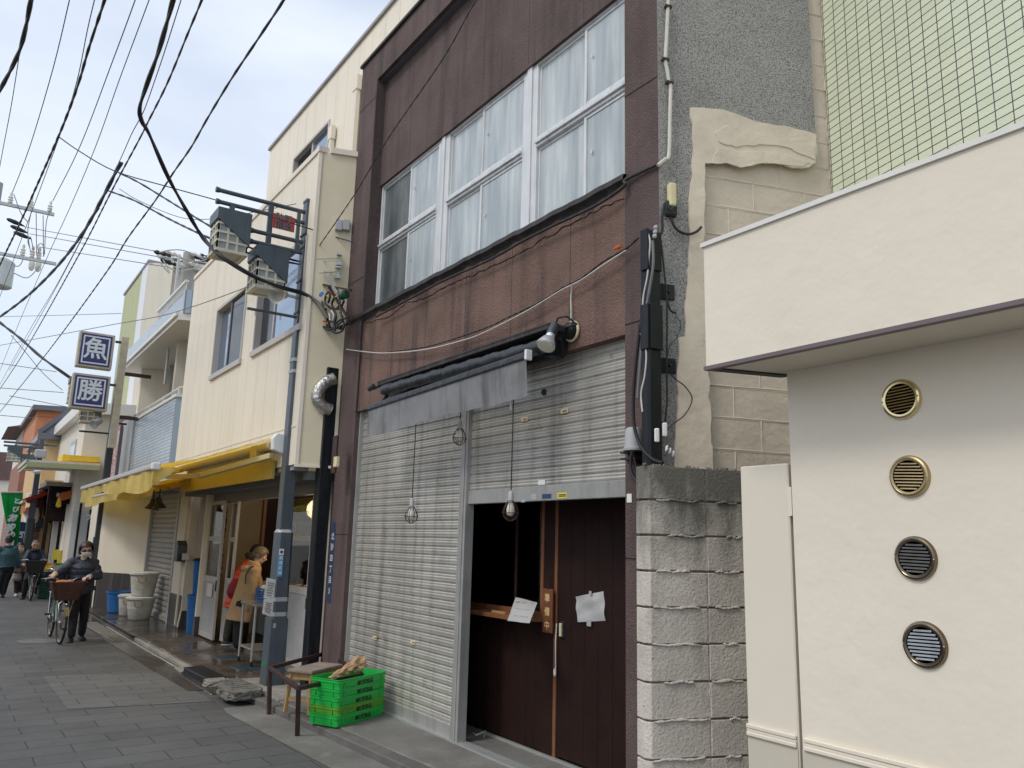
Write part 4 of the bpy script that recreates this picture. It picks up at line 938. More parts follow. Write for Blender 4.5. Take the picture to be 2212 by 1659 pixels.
MB().box(XD-.15, XD-.13, P(1090, 1332, 'X', 3.9).y-.02, P(1075, 1332, 'X', 3.9).y+.08, zsh, zsh+.018).build('shelf_stick', 'wood_stool', None).__setitem__('label', 'short wooden stick lying on the shelf beside the menu'); tag(bpy.data.objects['shelf_stick'], None, 'stick')
xp = XD-.05
pt, pb = P(1183, 1272, 'X', xp), P(1182, 1367, 'X', xp); wp = abs(P(1193, 1320, 'X', xp).y-P(1172, 1320, 'X', xp).y)
PL = tag(MB().box(xp, xp+.018, pt.y-wp/2+.0, pt.y+wp/2, pb.z, pt.z).build('wooden_plaque', 'plaque_wood', None, bevel=.003), 'narrow wooden plaque with three carved characters hanging beside the door', 'sign')
tm = text_mesh('準備中', .072, (xp, pt.y, (pt.z+pb.z)/2-.012), (0, -1, 0), (0, 0, 1), .0015, .0016, True, (pt.z-pb.z)*.31); tm.build('lettering', 'plaque_text', PL)
MB().tube([(xp, pt.y, pt.z-.01), (xp+.005, pt.y+.005, pt.z+.05), (xp+.03, pt.y+.01, pt.z+.06)], .003, 5).build('hook', 'rust_frame', PL)
q = P(1211, 1359, 'X', XD-.02); HD = MB().box(XD-.012, XD, q.y-.03, q.y+.025, q.z-.07, q.z+.06).build('door_handle', 'black_paint', DR, bevel=.006)
b = MB()
for k in (-.010, .004): b.box(XD-.03, XD-.012, q.y+k-.005, q.y+k+.006, q.z-.055, q.z+.045)
b.build('grip', 'ivory', HD, bevel=.003)
b = MB(); q2 = P(1202, 1372, 'X', XD-.02); b.tube([(XD-.02, q2.y, q.z+.04), (XD-.025, q2.y+.003, q.z-.1), (XD-.02, q2.y+.004, q.z-.31)], .004, 5); b.ball((XD-.025, q2.y+.008, q.z-.33), .02, 8, (.5, .8, 1.6)); tag(b.build('pull_string', 'white'), 'white pull string with a tassel hanging beside the plank door handle', 'string')
for zz_ in (2.3, 1.4, .35):
    MB().lathe((XD-.004, yjr+.02, zz_), (0, 0, 1), [(0, .01), (.12, .01)], 8).build('hinge', 'black_paint', DR)
# latch bits on the ground by the post
b = MB(); q = P(1022, 1583, 'Z', .09); b.tube([q, q+Vector((-.02, -.08, .0)), q+Vector((.05, -.12, .03)), q+Vector((.0, -.17, .0))], .007, 6); tag(b.build('latch_rod', 'galv'), 'bent steel latch rod lying at the foot of the shutter post', 'latch')
q = P(878, 1544, 'Z', .10); tag(MB().ball(q, .03, 8, (.6, 1.3, .5)).build('yellow_wrapper', 'sticker_yellow'), 'crumpled yellow wrapper lying at the foot of the left shutter', 'litter')
# address plate
q0 = P(722, 1190, 'X', XF-.004); wv = abs(P(717, 1200, 'X', XF).y-P(730, 1200, 'X', XF).y)
ya = P(715, 1300, 'X', XF).y; zt1, zb1 = P(727, 1128, 'X', XF).z, P(712, 1302, 'X', XF).z; yc_ = YL-.085
AP = tag(MB().box(XF-.005, XF-.001, yc_-.055, yc_+.055, zb1, zt1).build('address_plate', 'address_blue', None, bevel=.001), 'tall narrow blue address plate on the left brown pillar', 'sign')
tm = text_mesh('北砂四丁目5', .085, (XF-.005, yc_, (zb1+zt1)/2-.02), (0, -1, 0), (0, 0, 1), .0012, .0015, True, (zt1-zb1)*.135); tm.build('lettering', 'sign_white', AP)
# ------------------------------------------------------------------ stacked crates
cb0, cr0, cl0 = Vector((3.06, 7.17, 0)), Vector((3.80, 7.40, 0)), Vector((2.985, 7.47, 0))
ccx = P(727, 1577, 'Z', .065); cRx = P(833, 1545, 'Z', .075); cLx = P(692, 1558, 'Z', .065)
ex = (cRx-ccx); LX = ex.length; ang = math.atan2(ex.y, ex.x); u = Vector((math.cos(ang), math.sin(ang), 0)); v = Vector((-u.y, u.x, 0)); LYc = .36
CR0 = ccx+u*(LX/2)+v*(LYc/2)
def make_crate(m, label):
    root = thing('crate', label, 'crate', (0, 0, 0), 0, 'stacked green plastic food crates')
    w, d, h, t = LX, LYc, .096, .008
    def rr(w, d, r, z, k=5):
        o = []
        for (sx, sy, a0) in ((1, 1, 0), (-1, 1, 90), (-1, -1, 180), (1, -1, 270)):
            for i in range(k+1):
                a = R_(a0+90*i/k); o.append((sx*(w/2-r)+r*math.cos(a), sy*(d/2-r)+r*math.sin(a), z))
        return o
    b = MB()
    rings = [rr(w-.035, d-.035, .03, 0), rr(w-.030, d-.030, .03, .012), rr(w-.028, d-.028, .035, .014), rr(w-.018, d-.018, .035, h-.03), rr(w-.002, d-.002, .04, h-.028), rr(w-.002, d-.002, .04, h-.020), rr(w-.014, d-.014, .035, h-.018), rr(w-.012, d-.012, .035, h-.008), rr(w, d, .04, h-.006), rr(w, d, .04, h), rr(w-.022, d-.022, .03, h), rr(w-.036, d-.036, .03, .012)]
    vs = [[b.bm.verts.new(p) for p in r] for r in rings]; n = len(vs[0])
    for a, c in zip(vs, vs[1:]):
        for i in range(n): b.bm.faces.new((a[i], a[(i+1) % n], c[(i+1) % n], c[i]))
    b.bm.faces.new(vs[0][::-1]); b.bm.faces.new(vs[-1]); b.build('shell', m, root, smooth=True, ang=30)
    for x in (-.38, .38): MB().box(w*x-.004, w*x+.004, -d/2+.001, -d/2+.011, .018, h-.024).build('rib', m, root)
    for y in (-.28, .28): MB().box(-w/2+.001, -w/2+.012, d*y-.004, d*y+.004, .018, h-.024).build('rib', m, root)
    b = MB(); b.box(-w/2+.004, -w/2+.007, -d*.25, d*.25, .035, h-.04); b.build('grip_panel', 'crate_ink', root) if False else b.bm.free()
    tm = text_mesh('大栄食品', .050, (w*.05, -d/2+.0105, .042), (1, 0, 0), (0, 0, 1), .0012, .001); tm.build('lettering', 'crate_ink', root)
    b = MB(); b.lathe((-w*.10, -d/2+.0100, .042), (0, -1, 0), [(0, .019), (.0014, .019), (.0014, .016), (.0, .016)], 20); b.build('lettering', 'crate_ink', root)
    tm = text_mesh('栄', .028, (-w*.10, -d/2+.010, .042), (1, 0, 0), (0, 0, 1), .0016, .001); tm.build('lettering', 'crate_ink', root)
    return root
labs = ['bright green crate lowest in the stack, resting on the pavement', 'faded yellowish green crate, second from the bottom of the stack', 'bright green crate in the middle of the stack of five', 'bright green crate second from the top of the stack', 'bright green crate topmost in the stack, holding a brown paper bag']
first = make_crate('crate_green', labs[0]); old = make_crate('crate_old', labs[1])
offs = [(0, 0, 0), (.004, .003, .6), (-.003, -.002, -.5), (.003, .004, .4), (.0, -.003, -.3)]
for i in range(5):
    o = first if i == 0 else old if i == 1 else copy_tree(first)
    o['label'] = labs[i]; o.location = (CR0.x+offs[i][0], CR0.y+offs[i][1], .078+i*.0745); o.rotation_euler = (0, 0, ang+R_(offs[i][2]))
zt5 = .078+4*.0745-.045
# paper bag lying in the top crate
pbm = MB(); c0 = CR0+Vector((0, 0, zt5+.05))
def bagf(uu, vv):
    x = -.26+.44*uu; wv_ = .085*(.30+uu*.75)*(1-.2*vv); hgt = .02+.10*uu
    a = (vv-.5)*2*math.pi
    r = 1+.16*math.sin(uu*19+a*3)+.11*math.sin(uu*31-a*5)+.10*math.sin(a*7+uu*9)
    return c0+u*(x)+v*(.02+wv_*.9*math.cos(a)*r)+Vector((0, 0, hgt*.55+hgt*.55*math.sin(a)*r+.035*uu))
pbm.grid(bagf, 26, 22); tag(pbm.build('paper_bag', 'kraft', None, smooth=False), 'crumpled brown kraft paper bag lying in the topmost green crate', 'paper bag')
# ------------------------------------------------------------------ wooden stool
sc0 = [P(650, 1440, 'Z', .47), P(674, 1450, 'Z', .47), P(741, 1434, 'Z', .47), P(717, 1426, 'Z', .47)]
us = (sc0[2]-sc0[1]); us.z = 0; Ls = us.length; us.normalize(); vs_ = Vector((-us.y, us.x, 0)); Ws = .28
cS = sc0[1]+us*(Ls/2)+vs_*(Ws/2); cS.z = 0
ST = thing('stool', 'small worn wooden stool standing behind the green crates', 'stool', tuple(cS), math.atan2(us.y, us.x))
Sz = lambda x, y, z: cS+us*x+vs_*y+Vector((0, 0, z))
MB().obox(Sz(0, 0, .455), us, vs_, (0, 0, 1), Ls, Ws, .03).build('seat', 'wood_worn', ST, bevel=.008, seg=2)
b = MB()
for s in (-1, 1):
    b.beam(Sz(-Ls/2+.05, s*(Ws/2-.03), .41), Sz(Ls/2-.05, s*(Ws/2-.03), .41), .018, .07)
    b.beam(Sz(s*(Ls/2-.045), -Ws/2+.03, .41), Sz(s*(Ls/2-.045), Ws/2-.03, .41), .018, .07)
b.build('apron', 'wood_stool', ST, bevel=.003)
for i in (-1, 1):
    for j in (-1, 1):
        MB().beam(Sz(i*(Ls/2-.04), j*(Ws/2-.03), .44), Sz(i*(Ls/2-.01), j*(Ws/2-.005), .08), .034, .034).build('leg', 'wood_stool', ST, bevel=.004)
    MB().beam(Sz(i*(Ls/2-.025), -Ws/2+.02, .20), Sz(i*(Ls/2-.025), Ws/2-.02, .20), .016, .03).build('stretcher', 'wood_stool', ST)
# ------------------------------------------------------------------ brown steel frame (table base without a top)
zf = .42
fl, fn_, fr_, fb_ = P(583, 1443, 'Z', zf), P(645, 1487, 'Z', zf), P(780, 1457, 'Z', zf), P(708, 1410, 'Z', zf)
FRm = thing('table_frame', 'dark brown square steel table frame without a top, standing over the kerb', 'table frame', ((fl.x+fr_.x)/2, (fl.y+fr_.y)/2, 0))
c4_ = [fl, fn_, fr_, fb_]
e1 = (fn_-fl); 
for i in range(4):
    a, c = c4_[i], c4_[(i+1) % 4]; d = (c-a).normalized()*.018
    MB().beam(a-d, c+d, .036, .036).build('rail', 'rust_frame', FRm, bevel=.003)
g1, g2 = P(590, 1549, 'Z', 0), P(650, 1577, 'Z', 0)
legs = [(fl, Vector((g1.x, g1.y, 0))), (fn_, Vector((g2.x, g2.y, 0))), (fr_, Vector((fr_.x, fr_.y+.0, .075))), (fb_, Vector((fb_.x, fb_.y, .08)))]
for a, c in legs: MB().beam(a, Vector((a.x*.6+c.x*.4, a.y*.6+c.y*.4, c.z)), .038, .038).build('leg', 'rust_frame', FRm, bevel=.003)
# ------------------------------------------------------------------ cream panelled shop with the yellow awning
X2 = 3.12; Y2a, Y2b = P(690, 329, 'X', X2).y, P(425, 585, 'X', X2).y
Y2a = 8.93; Y2b = 15.25
z2t = P(690, 329, 'X', X2).z; z2b = P(635, 1003, 'X', X2).z
SH = thing('cream_shop_building', 'three storey cream panelled building with a wet open shopfront under the yellow awning', 'building', (X2, 12, 0))
def wall_x(name, m, parent, x, th, y0, y1, z0, z1, holes=()):
    """wall in a plane of constant x with rectangular holes (ya, yb, za, zb)"""
    b = MB(); ys = sorted({y0, y1, *[h for q in holes for h in q[:2]]}); zs_ = sorted({z0, z1, *[h for q in holes for h in q[2:]]})
    for i in range(len(ys)-1):
        run = None
        for j in range(len(zs_)-1):
            cy, cz = (ys[i]+ys[i+1])/2, (zs_[j]+zs_[j+1])/2
            hole = any(h[0] < cy < h[1] and h[2] < cz < h[3] for h in holes)
            if not hole:
                if run is None: run = zs_[j]
            if (hole or j == len(zs_)-2) and run is not None:
                b.box(x, x+th, ys[i], ys[i+1], run, zs_[j] if hole else zs_[j+1]); run = None
    bmesh.ops.remove_doubles(b.bm, verts=b.bm.verts, dist=1e-5)
    return b.build(name, m, parent)
zc_ = lambda x, y, X: P(x, y, 'X', X)
def z7(x, y): return (450+x/2.073)/1.8228, (700+y/2.073)/1.8228
# first floor windows (photo corners)
def rect(pts, X):
    q = [P(*z7(*p), 'X', X) for p in pts]; return min(a.y for a in q), max(a.y for a in q), sum(a.z for a in q)/len(q)
aTL, aTR, aBR, aBL = [P(*z7(*p), 'X', X2) for p in ((850, 1068), (1085, 885), (1035, 1505), (790, 1640))]
wa = (aBR.y, aBL.y, (aBL.z+aBR.z)/2, (aTL.z+aTR.z)/2)
bBL, bBR = P(*z7(1130, 1440), 'X', X2), P(*z7(1460, 1270), 'X', X2)
wb = (P(*z7(1525, 1240), 'X', X2).y, bBL.y, (bBL.z+bBR.z)/2, (aTL.z+aTR.z)/2+.0)
WALL2 = wall_x('wall', 'panel_cream', SH, X2, .25, Y2a, Y2b, z2b, z2t, (wa, wb))
for (ya, yb, za, zb_), nm in ((wa, 0), (wb, 1)):
    b = MB(); f = .045; x0 = X2-.018
    b.box(x0, X2+.12, ya, ya+f, za, zb_); b.box(x0, X2+.12, yb-f, yb, za, zb_); b.box(x0, X2+.12, ya+f, yb-f, zb_-f, zb_); b.box(x0-.02, X2+.12, ya-.02, yb+.02, za-.03, za+f)
    Wn = b.build('window', 'win_frame', SH)
    ym = ya+(yb-ya)*(.52 if nm == 0 else .60)
    MB().box(X2+.075, X2+.08, ym, yb-f, za+f, zb_-f).build('pane', 'win_sky' if nm == 0 else 'win_dark', Wn)
    MB().box(X2+.025, X2+.03, ya+f, ym, za+f, zb_-f).build('pane', 'win_dark' if nm == 0 else 'win_sky', Wn)
    b = MB(); b.box(X2+.01, X2+.04, ym-.02, ym+.02, za+f, zb_-f); b.box(X2+.01, X2+.04, ya+f, ya+f+.03, za+f, zb_-f); b.box(X2+.01, X2+.04, ya+f+.03, ym-.02, za+f, za+f+.035); b.build('sash', 'win_frame_dark' if nm == 0 else 'win_frame', Wn)
# panel joints on the front
b = MB(); 
for y in [Y2a+.455*k for k in range(1, 14)]:
    segs = [(z2b, z2t)]
    for h in (wa, wb):
        if h[0] < y < h[1]: segs = [(z2b, h[2]-.03), (h[3], z2t)]
    for s0, s1 in segs: b.box(X2-.0012, X2, y-.0025, y+.0025, s0, s1)
b.build('panel_seam', 'panel_edge', SH)
zj = P(552, 945, 'X', X2).z
MB().box(X2-.006, X2, Y2a, Y2b, zj-.012, zj+.012).build('joint_strip', 'cream_paint', SH)
# side face towards the brown building
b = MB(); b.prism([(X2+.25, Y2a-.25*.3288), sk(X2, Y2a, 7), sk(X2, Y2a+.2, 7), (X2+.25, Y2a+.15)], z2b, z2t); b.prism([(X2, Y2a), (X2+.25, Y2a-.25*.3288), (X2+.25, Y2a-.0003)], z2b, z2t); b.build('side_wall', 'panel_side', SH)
MB().prism([(X2-.008, Y2a+.04), (X2-.008, Y2a-.012), (X2+.03, Y2a-.024), (X2+.03, Y2a+.04)], z2b, z2t).build('corner_trim', 'cream_paint', SH)
b = MB(); b.box(X2-.02, X2+.12, Y2a-.03, Y2b, z2t, z2t+.07); b.prism([(X2+.12, Y2a-.07), sk(X2+.12, Y2a-.07, 2.5), sk(X2+.12, Y2a+.05, 2.5), (X2+.12, Y2a+.05)], z2t, z2t+.07); b.build('coping', 'cream_paint', SH)
MB().prism([(X2+.2, Y2a), sk(X2+.2, Y2a, 1.2), sk(X2+.2, Y2b, 1.2), (X2+.2, Y2b)], z2t-.5, z2t-.45).build('terrace_floor', 'roof_edge', SH)
MB().box(X2+.02, X2+.2, Y2a+.1, Y2b, z2b-.06, z2b).build('soffit_trim', 'roof_edge', SH)
d0 = P(636, 1005, 'X', X2); b = MB(); b.prism([(X2-.01, Y2a+.0), (X2-.01, Y2a-.015), sk(X2, Y2a-.012, .8), sk(X2, Y2a+.03, .8)], z2b-.03, z2b+.0); b.build('drip_edge', 'cream_paint', SH)
# second floor, set back
X3 = 4.22; t1, t2 = P(583, 335, 'X', X3), P(838, 11, 'X', X3); z3t = (t1.z+t2.z)/2
z0_ = z2t-.5
q4 = lambda x, y: ((1050+x/2.369)/1.8228, (y/2.369)/1.8228)
c1, c2, c3 = P(*q4(258, 1465), 'X', X3), P(*q4(595, 1130), 'X', X3), P(*q4(420, 1320), 'X', X3)
wh = (c2.y, c1.y, z2t-.15, (c1.z+c2.z)/2)
wall_x('wall', 'panel_cream', SH, X3, .2, 6.5, t1.y, z0_, z3t, (wh,))
b = MB(); b.box(X3-.02, X3+.1, wh[0], wh[0]+.045, wh[2], wh[3]); b.box(X3-.02, X3+.1, wh[1]-.045, wh[1], wh[2], wh[3]); b.box(X3-.02, X3+.1, wh[0]+.045, wh[1]-.045, wh[3]-.045, wh[3]); Wn = b.build('window', 'win_frame', SH)
ym = c3.y; MB().box(X3+.05, X3+.055, wh[0]+.04, ym, wh[2], wh[3]-.04).build('pane', 'win_sky', Wn); MB().box(X3+.07, X3+.075, ym, wh[1]-.04, wh[2], wh[3]-.04).build('pane', 'win_dark', Wn)
MB().box(X3+.02, X3+.06, ym-.03, ym+.03, wh[2], wh[3]-.045).build('sash', 'win_frame', Wn)
b = MB(); 
for k in range(1, 20):
    y = 6.5+.455*k
    if y < t1.y:
        segs = [(z0_, z3t)] if not (wh[0] < y < wh[1]) else [(wh[3], z3t)]
        for s0, s1 in segs: b.box(X3-.0012, X3, y-.003, y+.003, s0, s1)
b.build('panel_seam', 'panel_edge', SH)
b = MB(); b.box(X3-.04, X3+.3, 6.5, t1.y+.03, z3t, z3t+.05); b.build('coping', 'roof_edge', SH)
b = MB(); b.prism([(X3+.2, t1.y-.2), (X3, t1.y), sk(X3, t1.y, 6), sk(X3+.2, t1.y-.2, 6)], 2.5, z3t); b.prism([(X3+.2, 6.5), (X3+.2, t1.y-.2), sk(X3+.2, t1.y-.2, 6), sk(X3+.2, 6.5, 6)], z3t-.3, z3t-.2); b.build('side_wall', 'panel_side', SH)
for (px, py, pb_, w) in ((780, 320, 700, .085), (719, 515, 600, .07)):
    a = P(1407/1.8228 if w > .08 else 1307/1.8228, 330/1.8228 if w > .08 else 525/1.8228, 'X', X3-.06)
    b = MB(); b.box(X3-.10, X3-.02, a.y-w, a.y+w, a.z-.12, a.z+.12); b.box(X3-.09, X3-.02, a.y-w*.6, a.y+w*.6, z0_, a.z-.12); b.build('downpipe', 'cream_paint', SH, bevel=.006)
# ground floor: recessed front, doors, counter
XG = 3.66; zg = .10
yd0, yd1 = P(470, 1385, 'X', XG-.1).y, P(433, 1376, 'X', XG-.1).y
yd0, yd1 = 13.15, 13.95
XDR = 3.56
def zat(px, py, X): return P(px, py, 'X', X).z
b = MB(); b.box(3.62, XG+.3, Y2b-.14, Y2b, 0, z2b-.06); b.build('side_wall', 'cream_base', SH)
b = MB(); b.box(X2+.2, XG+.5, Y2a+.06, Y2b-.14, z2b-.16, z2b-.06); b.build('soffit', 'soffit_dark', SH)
b = MB(); b.box(XG-.12, XG, Y2a+.12, 14.2, 2.22, z2b-.16); b.build('header', 'win_frame_dark', SH)
LX0 = P(447, 1200, 'X', 3.5); 
# left glazed door leaves
def door(y0, y1, x, z0, z1, nm='door', leaf=True, sticker=False, fm='win_frame'):
    b = MB(); s = .055
    b.box(x, x+.04, y0, y0+s, z0, z1); b.box(x, x+.04, y1-s, y1, z0, z1); b.box(x, x+.04, y0+s, y1-s, z1-s, z1)
    zk = z0+(z1-z0)*.40; zk2 = z0+(z1-z0)*.70; b.box(x, x+.04, y0+s, y1-s, zk, zk+.09); b.box(x, x+.04, y0+s, y1-s, zk2, zk2+.07); b.box(x, x+.04, y0+s, y1-s, z0, z0+.07)
    D = b.build(nm, fm, SH, bevel=.003)
    MB().box(x+.016, x+.024, y0+s, y1-s, zk+.09, zk2).build('pane', 'glass_door', D); MB().box(x+.016, x+.024, y0+s, y1-s, zk2+.07, z1-s).build('pane', 'glass_door', D)
    MB().box(x+.012, x+.028, y0+s, y1-s, z0+.07, zk).build('kick_panel', 'grey_plastic', D)
    return D, zk, zk2
D1, k1, k2 = door(13.15, 13.98, 3.50, zg, 2.24)
MB().box(3.485, 3.50, 13.17, 13.20, k1-.12, k1+.04).build('door_handle', 'black_paint', D1)
D2, _, _ = door(12.75, 13.10, 3.60, zg, 2.24)
b = MB(); b.box(3.44, 3.62, 14.0, 14.09, .0, 2.5); Q_ = b.build('door_post', 'panel_cream', SH)
MB().box(3.43, 3.63, 13.99, 14.10, .05, .38).build('post_base', 'dark_base_tile', SH)
yr0, yr1 = P(706, 1200, 'X', XG).y, P(598, 1200, 'X', XG).y
D3, k3, k4 = door(9.10, 9.72, XG, .12, 2.30); D4, _, _ = door(9.74, 10.75, XG+.03, .12, 2.30)
MB().box(XG-.012, XG, 9.66, 9.69, k3-.15, k3-.02).build('door_handle', 'black_paint', D3)
b = MB(); b.box(XG-.04, XG+.1, 9.0, 9.09, .1, 2.4); b.build('door_post', 'win_frame', SH)
b = MB(); b.box(XG-.03, XG+.1, 9.0, 12.8, .07, .115); b.build('threshold', 'metal_grate', SH)
# red and white striped cloth and notices seen through the glass
def stripes(nt, b_, cc):
    v = _pos(nt, (1, 1, 1)); w = nt.nodes.new('ShaderNodeTexNoise'); w.inputs['Scale'].default_value = 9; w.inputs['Detail'].default_value = 1; w.inputs['Distortion'].default_value = 2.5; nt.links.new(v, w.inputs['Vector'])
    nt.links.new(_mix(nt, (.62, .60, .58), (.45, .05, .06), _ramp(nt, w.outputs['Fac'], .50, .54)), b_.inputs['Base Color'])
MT['banner_cloth'] = mat('banner_cloth', (.6, .1, .1), .8, var=0, fn=stripes)
def cloth(y0, y1, z0, z1, x, name, m, label, cat, amp=.012, fr=30):
    b = MB(); b.grid(lambda u_, v_: Vector((x+amp*math.sin(u_*fr+v_*3), y0+(y1-y0)*u_, z0+(z1-z0)*v_)), 30, 4, .0015); return tag(b.build(name, m, None, smooth=True), label, cat)
cloth(13.22, 13.86, 1.66, 2.16, 3.57, 'banner', 'banner_cloth', 'red and white printed banner behind the left glass door of the yellow awned shop', 'banner')
cloth(13.22, 13.55, 1.02, 1.52, 3.57, 'banner', 'banner_cloth', 'red and white banner strip in the lower pane of the left glass door', 'banner')
cloth(13.60, 13.86, 1.28, 1.46, 3.56, 'notice', 'box_card', 'tan notice taped inside the left glass door', 'notice', .002)
cloth(9.12, 10.7, 1.66, 1.90, XG+.12, 'shop_curtain', 'banner_cloth', 'short maroon and white cloth behind the right glass doors, standing in for a reflected awning', 'curtain', .02, 45)  # cloth put in for the striped awning reflected on the door glass
q = MB().box(3.494, 3.497, 13.38, 13.70, .73, .93).build('notice', 'mask_white', None); tag(q, 'pale pink notice on the lower panel of the left glass door', 'notice')
b = MB()
b.box(6.6, 6.7, 9.0, 14.1, .07, 2.4); b.box(XG+.1, 4.43, 14.1, 14.2, .07, 2.4); b.build('interior_wall', 'tan_wall', SH)
MB().box(4.45, 4.9, 14.05, 14.2, .07, 2.4).build('interior_wall', 'wood_dark', SH); MB().box(4.40, 4.45, 14.0, 14.1, .07, 2.4).build('interior_post', 'wood_orange', SH)
MB().prism([(XG+.2, 9.02), (XG+.2, 8.95), sk(XG+.2, 8.90, 3.2), sk(XG+.2, 8.98, 3.2)], .07, 2.4).build('interior_wall', 'tan_wall', SH)
MB().box(4.9, 5.0, 9.0, 14.0, .07, 2.4).build('interior_wall', 'wood_dark', SH)
b = MB(); b.box(4.82, 4.88, 11.95, 12.05, .1, 2.35); b.box(4.0, 4.05, 12.0, 12.06, .1, 2.35); b.build('interior_post', 'wood_orange', SH)
# display case with food trays just inside the doors
DC = thing('display_counter', 'steel display counter with food trays inside the open doorway', 'counter', (4.2, 11.4, .07))
MB().box(3.86, 4.5, 10.85, 12.5, .30, .92).build('body', 'steel', DC, bevel=.01)
MB().box(3.84, 4.52, 10.83, 12.52, .92, .95).build('top', 'steel', DC)
b = MB(); b.box(3.9, 4.45, 10.9, 12.4, .07, .30); b.build('plinth', 'black_rubber', DC)
rnd = random.Random(4)
for i in range(5):
    y = 10.98+i*.3; t = thing('food_tray', ['tray of brown fried food nearest on the counter', 'pale wrapped food tray second on the counter', 'tray of golden food in the middle of the counter', 'tray of dark food fourth along the counter', 'wrapped tray of food farthest along the counter'][i], 'tray', (4.1, y, .95))
    MB().box(3.92, 4.34, y-.12, y+.12, .952, .985).build('tray', 'white', t, bevel=.006)
    b = MB()
    for k in range(12): b.ball((3.96+rnd.random()*.34, y-.09+rnd.random()*.18, .995+rnd.random()*.015), rnd.uniform(.02, .034), 7, (1, 1, .7))
    b.build('food', ['wood_stool', 'mask_white', 'ivory', 'wood_orange', 'tub'][i], t, smooth=True)
LB = []
for i, (px, py) in enumerate(((1086, 2036), (1003, 2033))):
    q = P(px/1.8228, py/1.8228, 'X', 4.7 if i == 0 else 4.6); t = MB().ball(q, .045, 12).build('lit_bulb', 'lampglow', None, smooth=True); tag(t, ['warm lit bulb glowing inside the dark doorway, nearer the pole', 'warm lit bulb reflected deeper on the left inside the doorway'][i], 'light bulb', 'lit bulbs inside the shop')
    MB().tube([q+Vector((0, 0, .03)), Vector((q.x, q.y, 2.4))], .006, 5).build('cord', 'cable_black', t)
pl = bpy.data.lights.new('shop_lamp', 'POINT'); pl.energy = 26; pl.color = (1, .78, .5); pl.shadow_soft_size = .15; po = bpy.data.objects.new('shop_lamp', pl); col.objects.link(po); po.location = (4.35, 11.4, 2.1)
# white wire hanging across the right doors
w = [P(*p, 'X', 3.60) for p in ((704, 1140), (693, 1210), (680, 1270), (668, 1310), (664, 1345), (672, 1405))]
tag(MB().tube(smooth_pts(w), .008, 6).build('hanging_wire', 'cable_white'), 'thin white wire hanging across the right glass door', 'wire')
# electric fittings on the side face
for k, (px, py) in enumerate(((732, 487), (748, 487))):
    q = PS(px, py, (X2, Y2a, 0), .03); tag(MB().obox(q, SK, (0, 0, 1), SN, .085, .135, .07).build('wall_vent_cap', 'grey_plastic', None, bevel=.006), ['left one of the pair of grey vent caps on the cream side wall', 'right one of the pair of grey vent caps on the cream side wall'][k], 'vent cap', 'pair of vent caps')
for k, (px, py) in enumerate(((732, 562), (729, 590))):
    q = PS(px, py, (X2, Y2a, 0), .03); o = thing('insulator_bracket', ['upper steel insulator bracket on the cream side wall', 'lower steel insulator bracket on the cream side wall'][k], 'bracket', tuple(q), 0, 'insulator brackets on the cream side wall')
    b = MB(); b.obox(q, SK, (0, 0, 1), SN, .03, .15, .02); b.obox(q+SN*.03+Vector((0, 0, .06)), SK, (0, 0, 1), SN, .06, .02, .07); b.obox(q+SN*.03-Vector((0, 0, .06)), SK, (0, 0, 1), SN, .06, .04, .07); b.build('bracket', 'galv', o)
    MB().tube([q+SN*.06, P(683+(k*6), 560+30*k, 'X', 3.08)], .005, 5).build('stay_wire', 'galv', o)
# ------------------------------------------------------------------ yellow awning
AW = thing('yellow_awning', 'large yellow fabric awning spread over the wet shopfront', 'awning', (2.4, 12.5, 2.6))
XFb = 1.84; fR, fL = P(336.5, 1008, 'X', XFb), P(180, 1058, 'X', XFb); zf_ = (fR.z+fL.z)/2; fR.z = fL.z = zf_
bR = P(602, 957, 'X', X2-.10); bR.y -= .0; bL = Vector((X2-.10, fL.y, bR.z)); zb0 = bR.z
b = MB(); b.box(XFb-.05, XFb+.03, fR.y, fL.y, zf_-.02, zf_+.045); b.build('front_bar', 'win_frame', AW, bevel=.015, seg=2)
MB().box(XFb-.055, XFb+.04, fR.y-.09, fR.y, zf_-.03, zf_+.055).build('end_cap', 'white', AW, bevel=.015, seg=2)
ff = MB(); ff.grid(lambda u_, v_: Vector((XFb+(X2-.16-XFb)*u_, fR.y+(fL.y-fR.y)*v_ - (fR.y-bR.y-.15)*(u_)*(1-v_), zf_+.035+(zb0+.03-zf_)*u_-.05*math.sin(u_*math.pi)+.006*math.sin(v_*60))), 10, 60, .004); ff.build('canopy_cloth', 'yellow_fabric', AW, smooth=True)
vb = MB(); vb.grid(lambda u_, v_: Vector((XFb-.03+.03*math.sin(u_*22)*v_+.01*math.sin(u_*51), fR.y-.05+(fL.y-fR.y+.05)*u_, zf_-.01-(.20+.05*math.sin(u_*8)+.03*math.sin(u_*17))*v_)), 90, 5, .003); vb.build('valance', 'yellow_pale', AW, smooth=True)
sb = MB(); sb.grid(lambda u_, v_: Vector((XFb-.03+.30*u_, fR.y-.045+.03*math.sin(u_*8), zf_-.0-.22*v_*(1-u_)+.02*u_)), 6, 4, .003); sb.build('side_flap', 'yellow_pale', AW, smooth=True)
b = MB(); b.box(X2-.09, X2-.01, bR.y+.10, 14.25, zb0-.05, zb0+.10); b.build('housing', 'awning_arm', AW, bevel=.02)
b = MB(); 
b.extr([(X2-.16, bR.y, zb0-.08), (X2-.02, bR.y, zb0-.13), (X2-.01, bR.y, zb0+.11), (X2-.12, bR.y, zb0+.12), (X2-.17, bR.y, zb0+.06)], (0, .10, 0)); b.build('housing_cap', 'white', AW, bevel=.012, seg=2)
b = MB(); b.box(X2-.06, X2-.02, bR.y+.3, 14.3, zb0-.40, zb0-.17); b.build('fascia_board', 'yellow_board', AW)
